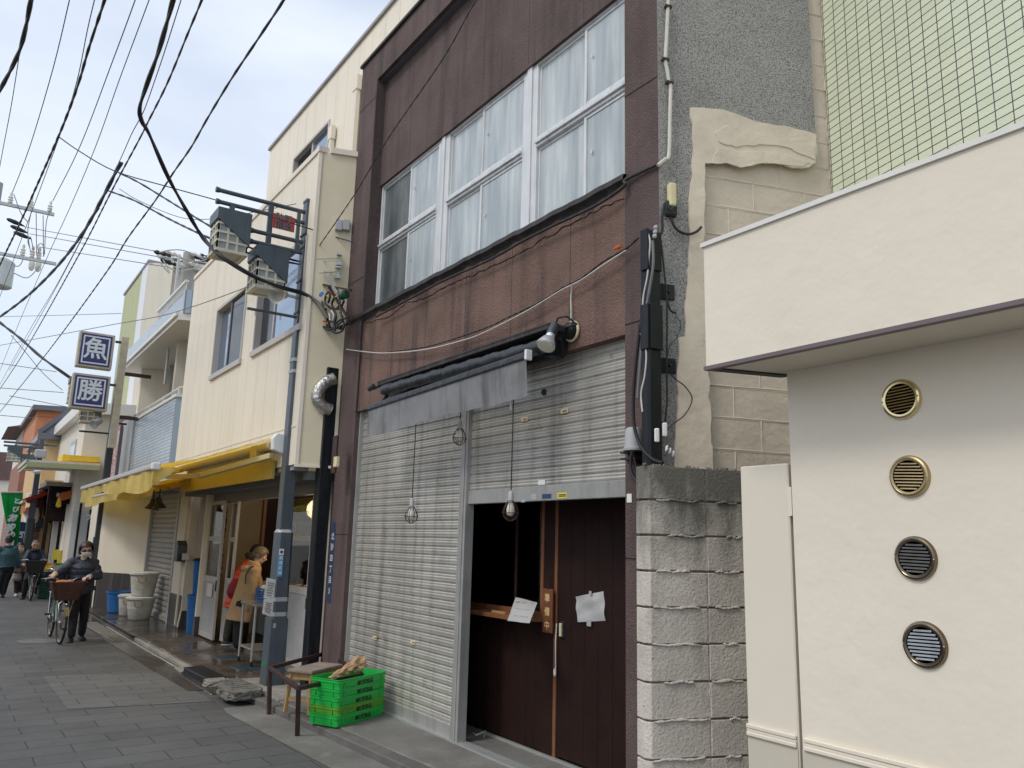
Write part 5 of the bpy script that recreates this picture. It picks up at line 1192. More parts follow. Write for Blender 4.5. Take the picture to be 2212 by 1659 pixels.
MB().tube([(X2-.13, bR.y+.15, zb0-.02), (X2-.13, 14.2, zb0-.02)], .05, 12).build('roller', 'awning_arm', AW, smooth=True)
elb = P(*((300+1195/2.458)/1.8228, (1750+300/2.458)/1.8228), 'X', 2.55); 
b = MB(); eA = P(431, 1028, 'X', 2.5); b.beam(P(586.5, 984.6, 'X', 2.98), eA, .07, .065); b.beam(eA, P(338, 1029, 'X', 1.90), .06, .055); b.box(X2-.18, X2-.08, 9.85, 10.1, zb0-.13, zb0+.02); b.build('folding_arm', 'awning_arm', AW, bevel=.006)
b = MB(); b.beam((X2-.16, 13.9, zb0-.06), (2.45, 15.2, zb0-.17), .07, .05); b.beam((2.45, 15.2, zb0-.17), (XFb+.06, 14.0, zf_), .06, .045); b.build('folding_arm', 'awning_arm', AW, bevel=.006)
# second, lower awning of the blue tiled building
AW2 = thing('yellow_awning', 'lower yellow awning half rolled in over the closed beige shutter', 'awning', (2.7, 18, 2.5))
z2a = P(337, 1037, 'X', 2.45).z; y2a = P(337, 1037, 'X', 2.45).y; y2b = P(186, 1082, 'X', 2.45).y; z2a_ = (z2a+P(186, 1082, 'X', 2.45).z)/2
b = MB(); b.box(2.41, 2.48, y2a, y2b, z2a_-.02, z2a_+.03); b.build('front_bar', 'win_frame', AW2, bevel=.01)
MB().box(2.41, 2.49, y2a-.08, y2a, z2a_-.03, z2a_+.04).build('end_cap', 'white', AW2, bevel=.01)
vb = MB(); vb.grid(lambda u_, v_: Vector((2.42+.025*math.sin(u_*26)*v_, y2a+(y2b-y2a)*u_, z2a_-.01-(.17+.03*math.sin(u_*9))*v_)), 60, 4, .003); vb.build('valance', 'yellow_pale', AW2, smooth=True)
ff = MB(); ff.grid(lambda u_, v_: Vector((2.44+.74*u_, y2a+(y2b-y2a)*v_+.5*u_*(1-v_), z2a_+.02+.14*u_)), 4, 30, .004); ff.build('canopy_cloth', 'yellow_fabric', AW2)
b = MB(); b.beam((2.5, y2a+.5, z2a_-.01), (3.1, y2a+2.2, z2a_+.06), .05, .05); b.box(3.04, 3.2, y2a+.6, y2b, z2a_+.05, z2a_+.2); b.build('folding_arm', 'yellow_fabric', AW2)
# ------------------------------------------------------------------ blue tiled building with balconies
B3 = thing('blue_tiled_building', 'building with blue tiled balconies, cream walls and a closed beige shutter below', 'building', (3.1, 19, 0))
XB3 = 3.14; ybR = P(365, 1000, 'X', XB3).y; ybL = P(243, 1030, 'X', XB3).y
zbT = (P(300, 905, 'X', XB3).z+P(362, 868, 'X', XB3).z)/2; zbB = 2.66
b = MB(); b.box(XB3, XB3+.14, ybR+.0, ybL, zbB, zbT); b.build('balcony_wall', 'blue_tile_front', B3)
b = MB(); b.prism([(XB3+.0, ybR-.004), sk(XB3, ybR-.004, 1.2), sk(XB3, ybR+.08, 1.2), (XB3+.14, ybR-.002), (XB3+.0, ybR-.0005)], zbB, zbT); b.build('balcony_return', 'blue_tile', B3)
b = MB(); b.box(XB3-.02, XB3+.16, ybR-.03, ybL, zbT, zbT+.06); b.prism([(XB3-.02, ybR-.03), sk(XB3, ybR-.03, 1.2), sk(XB3, ybR+.1, 1.2), (XB3+.16, ybR+.1)], zbT+.001, zbT+.061); b.build('balcony_coping', 'coping_white', B3)
b = MB(); b.tube([(XB3+.07, ybR+.05, zbT+.2), (XB3+.07, ybL, zbT+.2)], .025, 8); b.tube([(XB3+.07, ybR+.05, zbT+.2), (XB3+1.2, ybR-.35, zbT+.2)], .025, 8)
for k in range(5): b.box(XB3+.05, XB3+.09, ybR+.1+k*1.4, ybR+.14+k*1.4, zbT+.06, zbT+.2)
b.build('handrail', 'coping_white', B3, smooth=True)
# billboard panel on the balcony
q0_, q1_ = P(268, 960, 'X', XB3-.05), P(252, 980, 'X', XB3-.05)
b = MB(); yA, yB = P(*((480)/1.8228, 1870/1.8228), 'X', XB3-.06).y, P(*(455/1.8228, 1870/1.8228), 'X', XB3-.06).y
SG = tag(MB().box(XB3-.08, XB3-.01, P(264, 960, 'X', XB3).y, P(249, 960, 'X', XB3).y, 2.85, 4.35).build('banner_board', 'win_frame_dark', None), 'tall dark framed board with faded pink lettering on the blue tiled balcony', 'signboard')
MB().box(XB3-.085, XB3-.081, P(264, 960, 'X', XB3).y+.06, P(249, 960, 'X', XB3).y-.06, 2.92, 4.28).build('poster', 'banner_cloth', SG)
MB().box(XB3-.03, XB3-.002, P(286, 960, 'X', XB3).y, P(266, 960, 'X', XB3).y, 2.8, 4.4).build('balcony_panel', 'grey_plastic', B3)
# eave and upper terrace
ze = (P(383, 703, 'X', XB3).z+P(258, 808, 'X', XB3).z)/2; yeR = P(383, 703, 'X', XB3-.05).y; yeL = P(258, 808, 'X', XB3-.05).y
b = MB(); b.prism([(XB3-.05, yeR), sk(XB3-.05, yeR, 2), sk(XB3-.05, yeL, 2), (XB3-.05, yeL)], ze, ze+.14); b.build('eave', 'coping_white', B3)
b = MB(); b.box(XB3-.10, XB3-.05, yeR, yeL, ze+.08, ze+.16); b.build('gutter', 'coping_white', B3)
b = MB(); b.prism([(XB3+.02, yeR-.05), sk(XB3+.02, yeR-.05, 2), sk(XB3+.02, yeR+.1, 2), (XB3+.02, yeR+.1)], ze+.141, ze+.62); b.build('parapet', 'blue_tile', B3)
b = MB(); b.box(XB3+.05, XB3+.15, yeR+.1, yeL, ze+.141, ze+.62); b.build('parapet', 'blue_tile_front', B3)
zr = P(425, 590, 'X', XB3+.05).z; yrL = P(343, 676, 'X', XB3+.05).y
b = MB(); y = yeR+.0
while y < yrL: b.box(XB3+.03, XB3+.05, y-.008, y+.008, ze+.62, zr); y += .14
b.box(XB3+.0, XB3+.07, yeR-.05, yrL, zr, zr+.05); b.build('railing', 'coping_white', B3)
rl = P(343, 675, 'X', XB3+.05); 
# recess walls
b = MB(); b.box(4.1, 4.2, 15.3, 22.5, 2.7, ze); b.build('wall', 'cream_base', B3)
yw_ = P(325, 780, 'X', 3.3).y; b = MB(); b.prism([(3.5, ybR+2.2), sk(3.5, ybR+2.2, .9), sk(3.5, ybR+2.35, .9), (3.5, ybR+2.35)], 2.7, ze); b.build('wall', 'cream_base', B3)
b = MB(); b.prism([(3.45, 21.9), (4.3, 21.6), (4.3, 21.8), (3.45, 22.1)], 0, ze); b.build('wall', 'panel_cream', B3)
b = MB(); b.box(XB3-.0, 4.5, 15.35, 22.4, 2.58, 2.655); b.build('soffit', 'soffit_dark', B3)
# ground floor
ys0, ys1 = 16.35, P(303, 1090, 'X', 3.5).y
XG3 = 3.5
S3 = shutter(16.36, 18.9, .08, 2.5, XG3+.04, .10).build('roller_shutter', 'shutter_beige', B3, smooth=True, ang=60)
MB().box(XG3+.0, XG3+.06, 16.36, 18.9, .07, .16).build('bottom_rail', 'shutter_frame', S3)
MB().box(XG3-.02, XG3+.1, 16.26, 16.36, .05, 2.56).build('shutter_post', 'grey_plastic', B3); MB().box(XG3-.02, XG3+.1, 18.9, 18.98, .05, 2.56).build('shutter_post', 'grey_plastic', B3)
b = MB(); b.box(XG3-.0, XG3+.2, 15.35, 16.26, .36, 2.56); b.build('wall', 'panel_cream', B3)
b = MB(); b.box(XG3+.2, 4.2, 15.25, 15.36, .05, 2.56); b.build('wall', 'cream_base', B3)
MB().box(XG3-.012, XG3+.19, 15.36, 16.25, .05, .62).build('plinth', 'dark_base_tile', B3)
wl, wr = P(196, 1310, 'Z', .06), P(286, 1306, 'Z', .06)
b = MB(); b.prism([(wl.x+.02, 20.15), (3.52, 18.99), (3.7, 18.99), (3.7, 22.4), (wl.x+.02, 22.4)], .05, 2.56); b.build('wall', 'panel_cream', B3)
b = MB(); b.prism([(wl.x+.0, 20.15), (3.50, 18.97), (3.54, 19.2), (wl.x+.03, 20.4)], .05, .82); b.build('plinth', 'dark_base_tile', B3)
b = MB(); b.box(3.46, 3.5, 15.5, 15.56, .1, 2.3); b.build('pipe', 'panel_cream', B3)
q = P(390, 1192, 'X', XG3-.08); LT = thing('electric_box', 'small grey house shaped meter box on the cream pillar beside the beige shutter', 'meter box', tuple(q))
b = MB(); b.extr([(XG3-.16, q.y-.13, q.z-.17), (XG3-.16, q.y+.13, q.z-.17), (XG3-.16, q.y+.13, q.z+.12), (XG3-.16, q.y, q.z+.20), (XG3-.16, q.y-.13, q.z+.12)], (.16, 0, 0)); b.build('box', 'pole_dark', LT, bevel=.006)
b = MB(); b.box(XG3-.10, XG3, q.y-.36, q.y-.22, q.z-.14, q.z-.02); b.build('socket_box', 'grey_plastic', LT, bevel=.01)
MB().tube([(XG3-.03, q.y-.29, q.z-.14), (XG3-.03, q.y-.29, .4), (XG3-.06, q.y-.26, .1)], .014, 6).build('conduit', 'panel_cream', LT)
# bell shaped lamps under the soffit
for k, (px, py) in enumerate(((330, 1088), (343, 1086))):
    q = P(px, py, 'X', 3.0); t = thing('bell_lamp', ['dark bell shaped lamp under the awning, the left of two', 'dark bell shaped lamp under the awning, the right of two'][k], 'lamp', tuple(q), 0, 'bell lamps above the beige shutter')
    MB().lathe(q, (.15*(k*2-1), 0, -1), [(-.10, .02), (-.09, .05), (.0, .06), (.06, .10), (.10, .13), (.105, .12), (.04, .04)], 18).build('lamp_shade', 'pole_dark', t, smooth=True)
    MB().tube([q+Vector((0, 0, .09)), q+Vector((0, 0, .25))], .012, 6).build('stem', 'pole_dark', t)
# green panelled building behind
X4 = 3.9; a4, c4 = P(269.4, 638, 'X', X4), P(322, 567, 'X', X4); z4 = (a4.z+c4.z)/2
G4 = thing('green_panelled_building', 'tall building with pale green vertical cladding and a white edge, beyond the blue tiled balconies', 'building', (X4, (a4.y+c4.y)/2, 0))
yg = P(300, 700, 'X', X4).y
b = MB(); b.box(X4, X4+.3, c4.y+1.0, a4.y, 0, z4); b.build('wall', 'green_panel', G4)
b = MB(); b.box(X4-.01, X4+.3, c4.y, c4.y+1.0, 0, z4); b.build('wall', 'white_box', G4)
b = MB(); y = c4.y+1.6
while y < a4.y: b.box(X4-.004, X4, y-.02, y+.02, 0, z4); y += .75
b.build('panel_seam', 'panel_edge', G4)
b = MB(); b.prism([(X4, c4.y-.01), sk(X4, c4.y-.01, .7), sk(X4, c4.y+.3, .7), (X4, c4.y+.3)], 0, z4); b.build('wall', 'panel_cream', G4)
b = MB(); b.box(X4-.04, X4+.35, c4.y-.05, a4.y+.05, z4, z4+.08); b.build('coping', 'roof_edge', G4)
zp = P(360, 612, 'X', 4.9).z
b = MB(); b.prism([sk(X4, c4.y+.4, .7), sk(X4, c4.y+.4, 4), sk(X4, c4.y+3, 4), sk(X4, c4.y+3, .7)], 4, zp-.15); b.build('wall', 'far_cream', G4)
gt = MB(); a = Vector((*sk(X4, c4.y+.15, .55), zp-.12)); c = Vector((*sk(X4, c4.y+.15, 3.6), zp-.12)); gt.beam(a, c, .16, .18); gt.build('gutter', 'galv', G4)
cr = MB(); nn_ = 48
cr.grid(lambda u_, v_: Vector((*sk(X4, c4.y+.1+v_*2.6, .5+3.2*u_), zp+.02+.09*abs(math.sin(u_*math.pi*8))+v_*.35)), 96, 1, .02); cr.build('corrugated_roof', 'roof_edge', G4)
pp = MB(); a = Vector((*sk(X4, c4.y+.3, 1.3), 0)); pp.tube([(a.x, a.y, 4), (a.x, a.y, zp-.3)], .08, 10); pp.build('downpipe', 'cream_paint', G4, smooth=True)
# pavement clutter: bins and tubs
def tub(x, y, z, r0, r1, h, m, label, group=None, lid=None, name='bin', sq=0):
    T = thing(name, label, 'bin' if name == 'bin' else 'tub', (x, y, z), 0, group)
    MB().lathe((x, y, z), (0, 0, 1), [(0, r0*.96), (.01, r0), (h*.93, r1), (h*.93, r1*1.06), (h, r1*1.07), (h, r1*.98), (h*.5, r1*.9)], 26).build('body', m, T, smooth=True, ang=30)
    if lid: MB().lathe((x, y, z+h), (0, 0, 1), [(-.02, r1*1.10), (.012, r1*1.10), (.02, r1*.95), (.03, r1*.9), (.03, 0)], 26).build('lid', lid, T, smooth=True, ang=30)
    b = MB()
    for s in (-1, 1):
        pts = [(x+s*r1*.35+math.cos(t)*.07, y-r1*1.02, z+h*.83-abs(math.sin(t))*.10) for t in [math.pi*k/8 for k in range(9)]]
        if s < 0: b.tube(pts, .008, 5)
    b.build('handle', 'wood_stool' if m == 'tub' else m, T)
    return T
q = P(300, 1337, 'Z', .06); gA = 'plastic tubs and bins by the beige shutter'
tub(q.x, q.y, .06, .195, .255, .40, 'tub', 'white plastic tub stained grey, lower of the stacked pair by the beige shutter', gA, 'tub', 'tub')
tub(q.x+.02, q.y+.02, .50, .20, .255, .42, 'tub', 'white plastic tub with a heart shaped handle, upper of the stacked pair', gA, 'tub', 'tub')
q = P(277, 1330, 'Z', .06); tub(q.x, q.y+.15, .06, .15, .19, .38, 'tub', 'small cream plastic tub between the blue bin and the stacked tubs', gA, 'tub', 'tub')
q = P(256, 1322, 'Z', .06); tub(q.x, q.y, .06, .21, .26, .42, 'blue_plastic', 'wide open blue plastic bin leftmost by the dark tiled wall base', gA)
q = P(418, 1367, 'Z', .07); tub(q.x+.03, q.y, .07, .15, .18, .62, 'blue_plastic', 'slim blue bin standing beside the glass door, lower of two stacked', gA)
tub(q.x+.06, q.y, .69, .14, .17, .58, 'blue_plastic', 'slim blue bin with a dark lid, upper of two stacked by the glass door', gA, 'black_rubber')
for k, (px, py) in enumerate(((385, 1351), (392, 1355))):
    q = P(px, py, 'Z', .07); tag(MB().box(q.x-.02, q.x+.28, q.y-.03, q.y+.03, .06, .085).build('wood_offcut', 'tub', None, bevel=.01), ['pale wood strip lying on the wet pavement, the farther of two', 'pale wood strip lying on the wet pavement, the nearer of two'][k], 'strip', 'pale strips on the wet pavement')
# steel trolley table with a blue basket
tl = P(533, 1322, 'X', 3.32); 
TT = thing('steel_table', 'small stainless steel table on wheels beside the grey lamp post', 'table', (3.5, 10.9, .07))
x0, x1, y0, y1, zt_ = 3.30, 3.78, 10.55, 11.15, .84
MB().box(x0, x1, y0, y1, zt_-.035, zt_).build('tabletop', 'steel', TT, bevel=.006)
MB().box(x0+.02, x1-.02, y0+.02, y1-.02, .26, .285).build('shelf', 'steel', TT, bevel=.004)
for x in (x0+.03, x1-.03):
    for y in (y0+.03, y1-.03):
        L_ = MB().tube([(x, y, .13), (x, y, zt_-.03)], .019, 10).build('leg', 'steel', TT, smooth=True)
        MB().lathe((x-.012, y, .105), (1, 0, 0), [(0, .034), (.024, .034)], 12).build('caster', 'black_rubber', L_)
BK = thing('basket', 'blue plastic basket of wrapped food on the steel table', 'basket', (3.55, 10.8, zt_))
b = MB(); b.prism([(3.44, 10.66), (3.70, 10.66), (3.70, 10.96), (3.44, 10.96)], zt_+.002, zt_+.012)
for z in (.03, .06, .09, .12, .15, .18):
    b.tube([(3.43, 10.65, zt_+z), (3.71, 10.65, zt_+z), (3.71, 10.97, zt_+z), (3.43, 10.97, zt_+z)], .007, 5, closed=True)
for k in range(9):
    for y in (10.65, 10.97): b.box(3.43+k*.0345, 3.442+k*.0345, y-.005, y+.005, zt_+.01, zt_+.18)
b.build('basket', 'sign_navy' if False else 'blue_plastic', BK)
b = MB(); rnd = random.Random(9)
for k in range(22): b.ball((3.47+rnd.random()*.2, 10.7+rnd.random()*.22, zt_+.12+rnd.random()*.08), rnd.uniform(.03, .045), 7, (1, 1, .6))
b.build('food', 'mask_white', BK, smooth=True)
# ------------------------------------------------------------------ lantern lamp posts
def lantern(root_label, c, s, grp, w=.36, h=.46, hang=None):
    """square lattice lantern with a slanted dark hood; c = centre"""
    L = thing('lantern', root_label, 'lantern', tuple(c), 0, grp)
    x0, x1, y0, y1, z0, z1 = c.x-w/2, c.x+w/2, c.y-w/2, c.y+w/2, c.z-h/2, c.z+h/2
    b = MB(); b.box(x0+.015, x1-.015, y0+.015, y1-.015, z0+.02, z1-.05); b.build('pane', 'lantern_pane', L)
    b = MB(); t = .026
    for i in range(4):
        u = i/3
        for (xa, xb, ya, yb) in ((x0+(w-t)*u, x0+(w-t)*u+t, y0, y0+.02), (x0, x0+.02, y0+(w-t)*u, y0+(w-t)*u+t), (x1-.02, x1, y0+(w-t)*u, y0+(w-t)*u+t), (x0+(w-t)*u, x0+(w-t)*u+t, y1-.02, y1)):
            if i in (0, 4) or True: b.box(xa, xb, ya, yb, z0+.02, z1-.04)
    for i in range(5):
        z = z0+(h-.06)*i/4
        b.box(x0-.003, x1+.003, y0-.003, y0+.017, z, z+t); b.box(x0-.003, x0+.017, y0+.017, y1-.017, z, z+t); b.box(x1-.017, x1+.003, y0+.017, y1-.017, z, z+t); b.box(x0-.003, x1+.003, y1-.017, y1+.003, z, z+t)
    b.build('lattice', 'lantern_frame', L)
    b = MB(); b.box(x0+.05, x1-.05, y0+.05, y1-.05, z0-.004, z0+.018); b.build('bottom_pane', 'lantern_pane', L)
    b = MB(); b.box(x0-.01, x0+.045, y0-.01, y1+.01, z0-.012, z0+.02); b.box(x1-.045, x1+.01, y0-.01, y1+.01, z0-.012, z0+.02); b.box(x0+.045, x1-.045, y0-.01, y0+.045, z0-.012, z0+.02); b.box(x0+.045, x1-.045, y1-.045, y1+.01, z0-.012, z0+.02); b.build('bottom_rim', 'lantern_frame', L)
    e = .018
    b = MB(); b.extr([(x0-e, y0-e, z1+.03), (x1+e, y0-e, z1+.03), (x1+e, y0-e, z0+h*.22), (x0-e, y0-e, z1-.10)], (0, w+2*e, 0)); b.build('hood', 'pole_grey', L)
    if hang: MB().box(c.x-.028, c.x+.028, c.y-.022, c.y+.022, z1+.03, hang).build('hanger', 'pole_grey', L)
    return L
gl_ = 'lattice lanterns hung over the street'
px_, py_ = 3.15, 9.22
LP = thing('lamp_post', 'square blue grey lamp post with twin lantern arms, notices and wires, before the yellow awning', 'lamp post', (px_, py_, .08))
def sqr(b, x, y, w0, w1, z0, z1, ch=.25):
    def ring(w, z): 
        k = w/2; c = k*ch; return [(x-k+c, y-k, z), (x+k-c, y-k, z), (x+k, y-k+c, z), (x+k, y+k-c, z), (x+k-c, y+k, z), (x-k+c, y+k, z), (x-k, y+k-c, z), (x-k, y-k+c, z)]
    a = [b.bm.verts.new(p) for p in ring(w0, z0)]; c = [b.bm.verts.new(p) for p in ring(w1, z1)]
    for i in range(8): b.bm.faces.new((a[i], a[(i+1) % 8], c[(i+1) % 8], c[i]))
    b.bm.faces.new(a[::-1]); b.bm.faces.new(c); return b
zs1, zs2 = P(575, 1335, 'Y', py_).z, P(607, 1150, 'Y', py_).z
b = MB(); sqr(b, px_, py_, .215, .205, .06, zs1, .12); b.build('base', 'pole_grey', LP)
b = MB(); sqr(b, px_, py_, .195, .185, zs1, zs2, .35); b.build('lower_shaft', 'pole_grey', LP)
b = MB(); sqr(b, px_, py_, .185, .145, zs2, zs2+.035, .35); b.build('shoulder', 'grey_plastic', LP)
ztp_ = P(660, 437, 'Y', py_).z
b = MB(); sqr(b, px_, py_, .145, .125, zs2+.035, ztp_, .10); b.build('upper_shaft', 'pole_grey', LP)
b = MB(); sqr(b, px_, py_, .14, .14, ztp_, ztp_+.03, .1); b.build('cap', 'pole_grey', LP)
for z in (ztp_-.45, ztp_-.62, ztp_-1.05, ztp_-1.45, ztp_-2.05, P(600, 802, 'Y', py_).z):
    sqr(MB(), px_, py_, .15, .15, z, z+.022, .1).build('band', 'pole_dark' if z > ztp_-2.5 else 'grey_plastic', LP) if False else None
    b = MB(); sqr(b, px_, py_, .152, .152, z, z+(.02 if z > 4 else .04), .1); b.build('band', 'pole_dark' if z > 4 else 'grey_plastic', LP)
armz = [(P(470, 412, 'Y', py_), P(650, 454, 'Y', py_)), (P(470, 437, 'Y', py_), P(650, 478, 'Y', py_)), (P(543, 496, 'Y', py_), P(650, 524, 'Y', py_)), (P(542, 519, 'Y', py_), P(650, 548, 'Y', py_))]
zA = [(a.z+c.z)/2 for a, c in armz]; xA = [armz[0][0].x, armz[1][0].x, armz[2][0].x, armz[3][0].x]
for z, x in zip(zA, xA):
    A = MB().tube([(x, py_, z), (px_, py_, z)], .026, 12).build('arm', 'pole_grey', LP, smooth=True); MB().lathe((x-.02, py_, z), (1, 0, 0), [(0, .034), (.03, .034), (.05, .027)], 12).build('end_cap', 'pole_grey', A, smooth=True)
xs_ = P(583, 480, 'Y', py_).x; xs2 = P(643, 500, 'Y', py_).x
MB().box(xs_-.03, xs_+.03, py_-.02, py_+.02, zA[3]-.02, zA[0]).build('upright', 'pole_grey', LP)
MB().box(xs2-.02, xs2+.02, py_-.02, py_+.02, zA[3], zA[0]).build('upright', 'pole_grey', LP)
sa, sb_ = P(589, 459, 'Y', py_-.04), P(635, 506, 'Y', py_-.04)
SGN = tag(MB().box(sa.x+.008, sb_.x, py_-.045, py_-.035, sb_.z+.02, sa.z+.0).build('street_sign', 'sign_red', None, bevel=.004), 'small red sign with four black characters between the lantern arms', 'sign')
sc_ = Vector(((sa.x+sb_.x)/2, py_-.045, (sa.z+sb_.z)/2+.01))
for k, t in enumerate(('砂町', '銀座')):
    o = sc_+Vector((0, 0, .052-.104*k))
    text_mesh(t, .104, o, (1, 0, 0), (0, 0, 1), .0012, .0035).build('lettering', 'sign_white', SGN); text_mesh(t, .104, o, (1, 0, 0), (0, 0, 1), .006, .0008).build('lettering', 'ink', SGN)
l1, l2 = P(495, 512, 'Y', py_), P(577, 590, 'Y', py_)
lantern('lattice lantern with a slanted grey hood at the outer end of the lamp post arms', l1, 1, gl_, .35, .48, zA[1])
lantern('lattice lantern with a slanted grey hood nearer the lamp post, under the red sign', l2, 1, gl_, .35, .48, zA[3])
rz_ = P(600, 678, 'Y', py_).z; xr = P(534, 664, 'Y', py_).x
RD = MB().tube([(xr, py_, rz_), (px_, py_, rz_)], .018, 10).build('banner_rod', 'pole_grey', LP, smooth=True)
for px in (552, 607):
    q = P(px, 670, 'Y', py_); MB().tube([(q.x, py_+.02*math.sin(t), rz_-.045+.025*math.cos(t)) for t in [k*math.pi/5 for k in range(10)]], .004, 5, closed=True).build('ring', 'galv', RD)
sk_c = P(606, 636, 'Y', py_-.12); SP = thing('loudspeaker', 'white horn loudspeaker strapped to the lamp post below the lanterns', 'loudspeaker', tuple(sk_c))
hd = Vector((-.62, -.68, -.30)).normalized(); MB().lathe(sk_c-hd*.10, hd, [(-.02, .03), (0, .055), (.05, .06), (.12, .075), (.20, .10), (.215, .108), (.205, .095), (.12, .06), (.10, .0)], 24).build('horn', 'tub', SP, smooth=True)
MB().beam(sk_c-hd*.08, Vector((px_-.05, py_-.02, sk_c.z+.03)), .03, .03).build('bracket', 'galv', SP)
# stickers and notices on the post
q = P(606, 1215, 'Y', py_-.10); o = MB().box(q.x-.028, q.x+.028, py_-.105, py_-.098, q.z-.155, q.z+.155).build('blue_sticker', 'sticker_blue', None); tag(o, 'vertical bright blue sticker on the lamp post', 'sticker')
MB().box(q.x-.026, q.x+.026, py_-.107, py_-.1052, q.z+.085, q.z+.15).build('emblem_field', 'white', o); MB().lathe((q.x, py_-.1072, q.z+.117), (0, -1, 0), [(0, .018), (.001, .018), (.001, .010), (0, .010)], 18).build('emblem', 'sign_red', o)
text_mesh('禁煙区域', .045, (q.x, py_-.105, q.z-.035), (1, 0, 0), (0, 0, 1), .0015, .001, True, .055).build('lettering', 'white', o)
def post_notice(c4, label):
    c4 = [P(x, y, 'Y', py_-.125) for x, y in c4]; o = sheet(c4, label, 'notice', 'notice', 'paper', 0, .002, 6)
    a, b_, c, d = c4; ux = (b_-a).normalized(); uz = (d-a).normalized()
    mb = MB()
    for k in range(6):
        cc = a+(d-a)*(.18+.12*k)+(b_-a)*.48; mb.obox(cc+ux.cross(uz)*.012, ux, uz, ux.cross(uz), (b_-a).length*(.45+.2*((k*7) % 3)/2), .012, .001)
    mb.build('print_line', 'paper_ink', o); return o
post_notice([(569, 1292), (591, 1296), (596, 1252), (576, 1248)], 'upper white notice taped on the side of the lamp post')
post_notice([(566, 1326), (588, 1331), (591, 1297), (570, 1293)], 'lower white notice taped on the side of the lamp post')
for z in (P(600, 1293, 'Y', py_).z, P(590, 1325, 'Y', py_).z): b = MB(); sqr(b, px_, py_, .20, .20, z-.025, z+.02, .35); b.build('clear_tape', 'grey_plastic', LP)
q = P(574, 1374, 'Y', py_-.11); tag(MB().box(q.x-.015, q.x+.02, py_-.112, py_-.108, .30, .335).build('green_tag', 'crate_green', None), 'tiny green tag low on the base of the lamp post', 'tag')
MB().box(px_-.07, px_-.04, py_-.112, py_-.10, zs1-.1, zs1-.05).build('lock', 'galv', LP)
# tangle of service cables between the post and the brown building
TG = thing('cable_bracket', 'rusty angle bracket with insulators reaching from the brown wall towards the lamp post', 'bracket', tuple(P(740, 640, 'X', 3.3)))
z6 = lambda x, y: ((1150+x/4.147)/1.8228, (950+y/4.147)/1.8228)
def T(x, y, X=3.28): return P(*z6(x, y), 'X', X)
b = MB(); b.beam(T(495, 705), T(960, 800), .03, .02); b.beam(T(600, 740), T(930, 1290), .03, .02); b.build('bracket', 'rust_frame', TG)
MB().beam(T(350, 200), T(760, 850), .035, .035).build('strut', 'galv', TG)
MB().lathe(T(480, 890), (0, 1, .2), [(-.05, .03), (-.04, .05), (0, .035), (.04, .05), (.05, .03)], 14).build('insulator', 'sticker_blue', TG, smooth=True)
MB().lathe(T(845, 880), (0, 1, .1), [(-.06, .03), (-.05, .05), (-.02, .035), (.0, .05), (.03, .035), (.05, .05), (.06, .03)], 14).build('insulator', 'green_crate', TG, smooth=True)
MB().lathe(T(320, 195), (-.4, -.9, 0), [(-.03, .03), (0, .05), (.02, .045), (.025, .02)], 16).build('insulator', 'sticker_blue', TG, smooth=True)
loops = [('cable_black', .014, [(360, 380), (340, 600), (300, 800), (320, 1000), (400, 1150)]), ('cable_black', .012, [(375, 400), (375, 800), (350, 950), (400, 1080), (500, 1130)]),
 ('cable_black', .012, [(400, 420), (400, 760), (410, 1000), (470, 1110), (560, 1110)]), ('cable_black', .013, [(510, 480), (490, 700), (470, 860), (500, 1050)]),
 ('cable_black', .014, [(520, 470), (560, 400), (620, 400), (620, 450), (540, 500)]), ('cable_black', .014, [(380, 340), (400, 250), (460, 215), (500, 250), (460, 330), (390, 350)]),
 ('cable_black', .013, [(560, 860), (540, 1000), (640, 1090), (780, 1100), (850, 970)]), ('cable_black', .012, [(570, 850), (600, 830), (620, 900), (590, 1010)]),
 ('plaque_text', .010, [(410, 1170), (420, 1240), (500, 1310), (580, 1280), (600, 1190), (560, 1150)]), ('orange_cloth', .008, [(440, 1250), (530, 1305), (580, 1260)]),
 ('cable_white', .009, [(610, 1180), (620, 1290), (660, 1300), (680, 1210), (640, 1130)]), ('cable_black', .016, [(410, 1340), (520, 1330), (640, 1430), (760, 1400), (900, 1355)]),
 ('cable_black', .020, [(480, 1370), (600, 1440), (700, 1410), (800, 1420)]), ('cable_black', .012, [(640, 1460), (720, 1500), (820, 1460), (850, 1350), (800, 1200), (770, 900)]),
 ('cable_black', .013, [(700, 1360), (780, 1290), (920, 1240)]), ('cable_black', .010, [(740, 1370), (840, 1280), (780, 1160)]), ('plaque_text', .008, [(530, 890), (640, 860), (760, 850), (850, 800)]),
 ('plaque_text', .007, [(560, 890), (680, 910), (750, 890), (720, 850)]), ('cable_grey', .012, [(520, 960), (600, 1060), (640, 1120), (700, 1300)]), ('cable_white', .006, [(270, 20), (330, 160)]), ('cable_white', .006, [(310, 10), (380, 120)]),
 ('cable_black', .013, [(680, 1120), (720, 1220), (690, 1340)]), ('cable_black', .013, [(690, 930), (650, 1030), (700, 1110), (770, 1060)]), ('cable_black', .013, [(500, 1130), (560, 1220), (620, 1400)]), ('cable_black', .015, [(600, 1300), (680, 1330), (700, 1460)]),
 ('cable_black', .010, [(270, 320), (360, 330), (400, 340)]), ('cable_black', .010, [(260, 440), (370, 450), (480, 480)]), ('yellow_board', .010, [(398, 640), (404, 760)]),
 ('galv', .006, [(480, 320), (740, 318)]), ('galv', .006, [(540, 490), (730, 520)])]
cl_ = ['black', 'tan', 'orange', 'white', 'grey', 'steel']
for i, (m_, r, pts) in enumerate(loops):
    w = smooth_pts([T(x, y, 3.26+.015*((i*5) % 7)) for x, y in pts], 6)
    MB().tube(w, r, 7).build('service_cable', m_, TG, smooth=True)
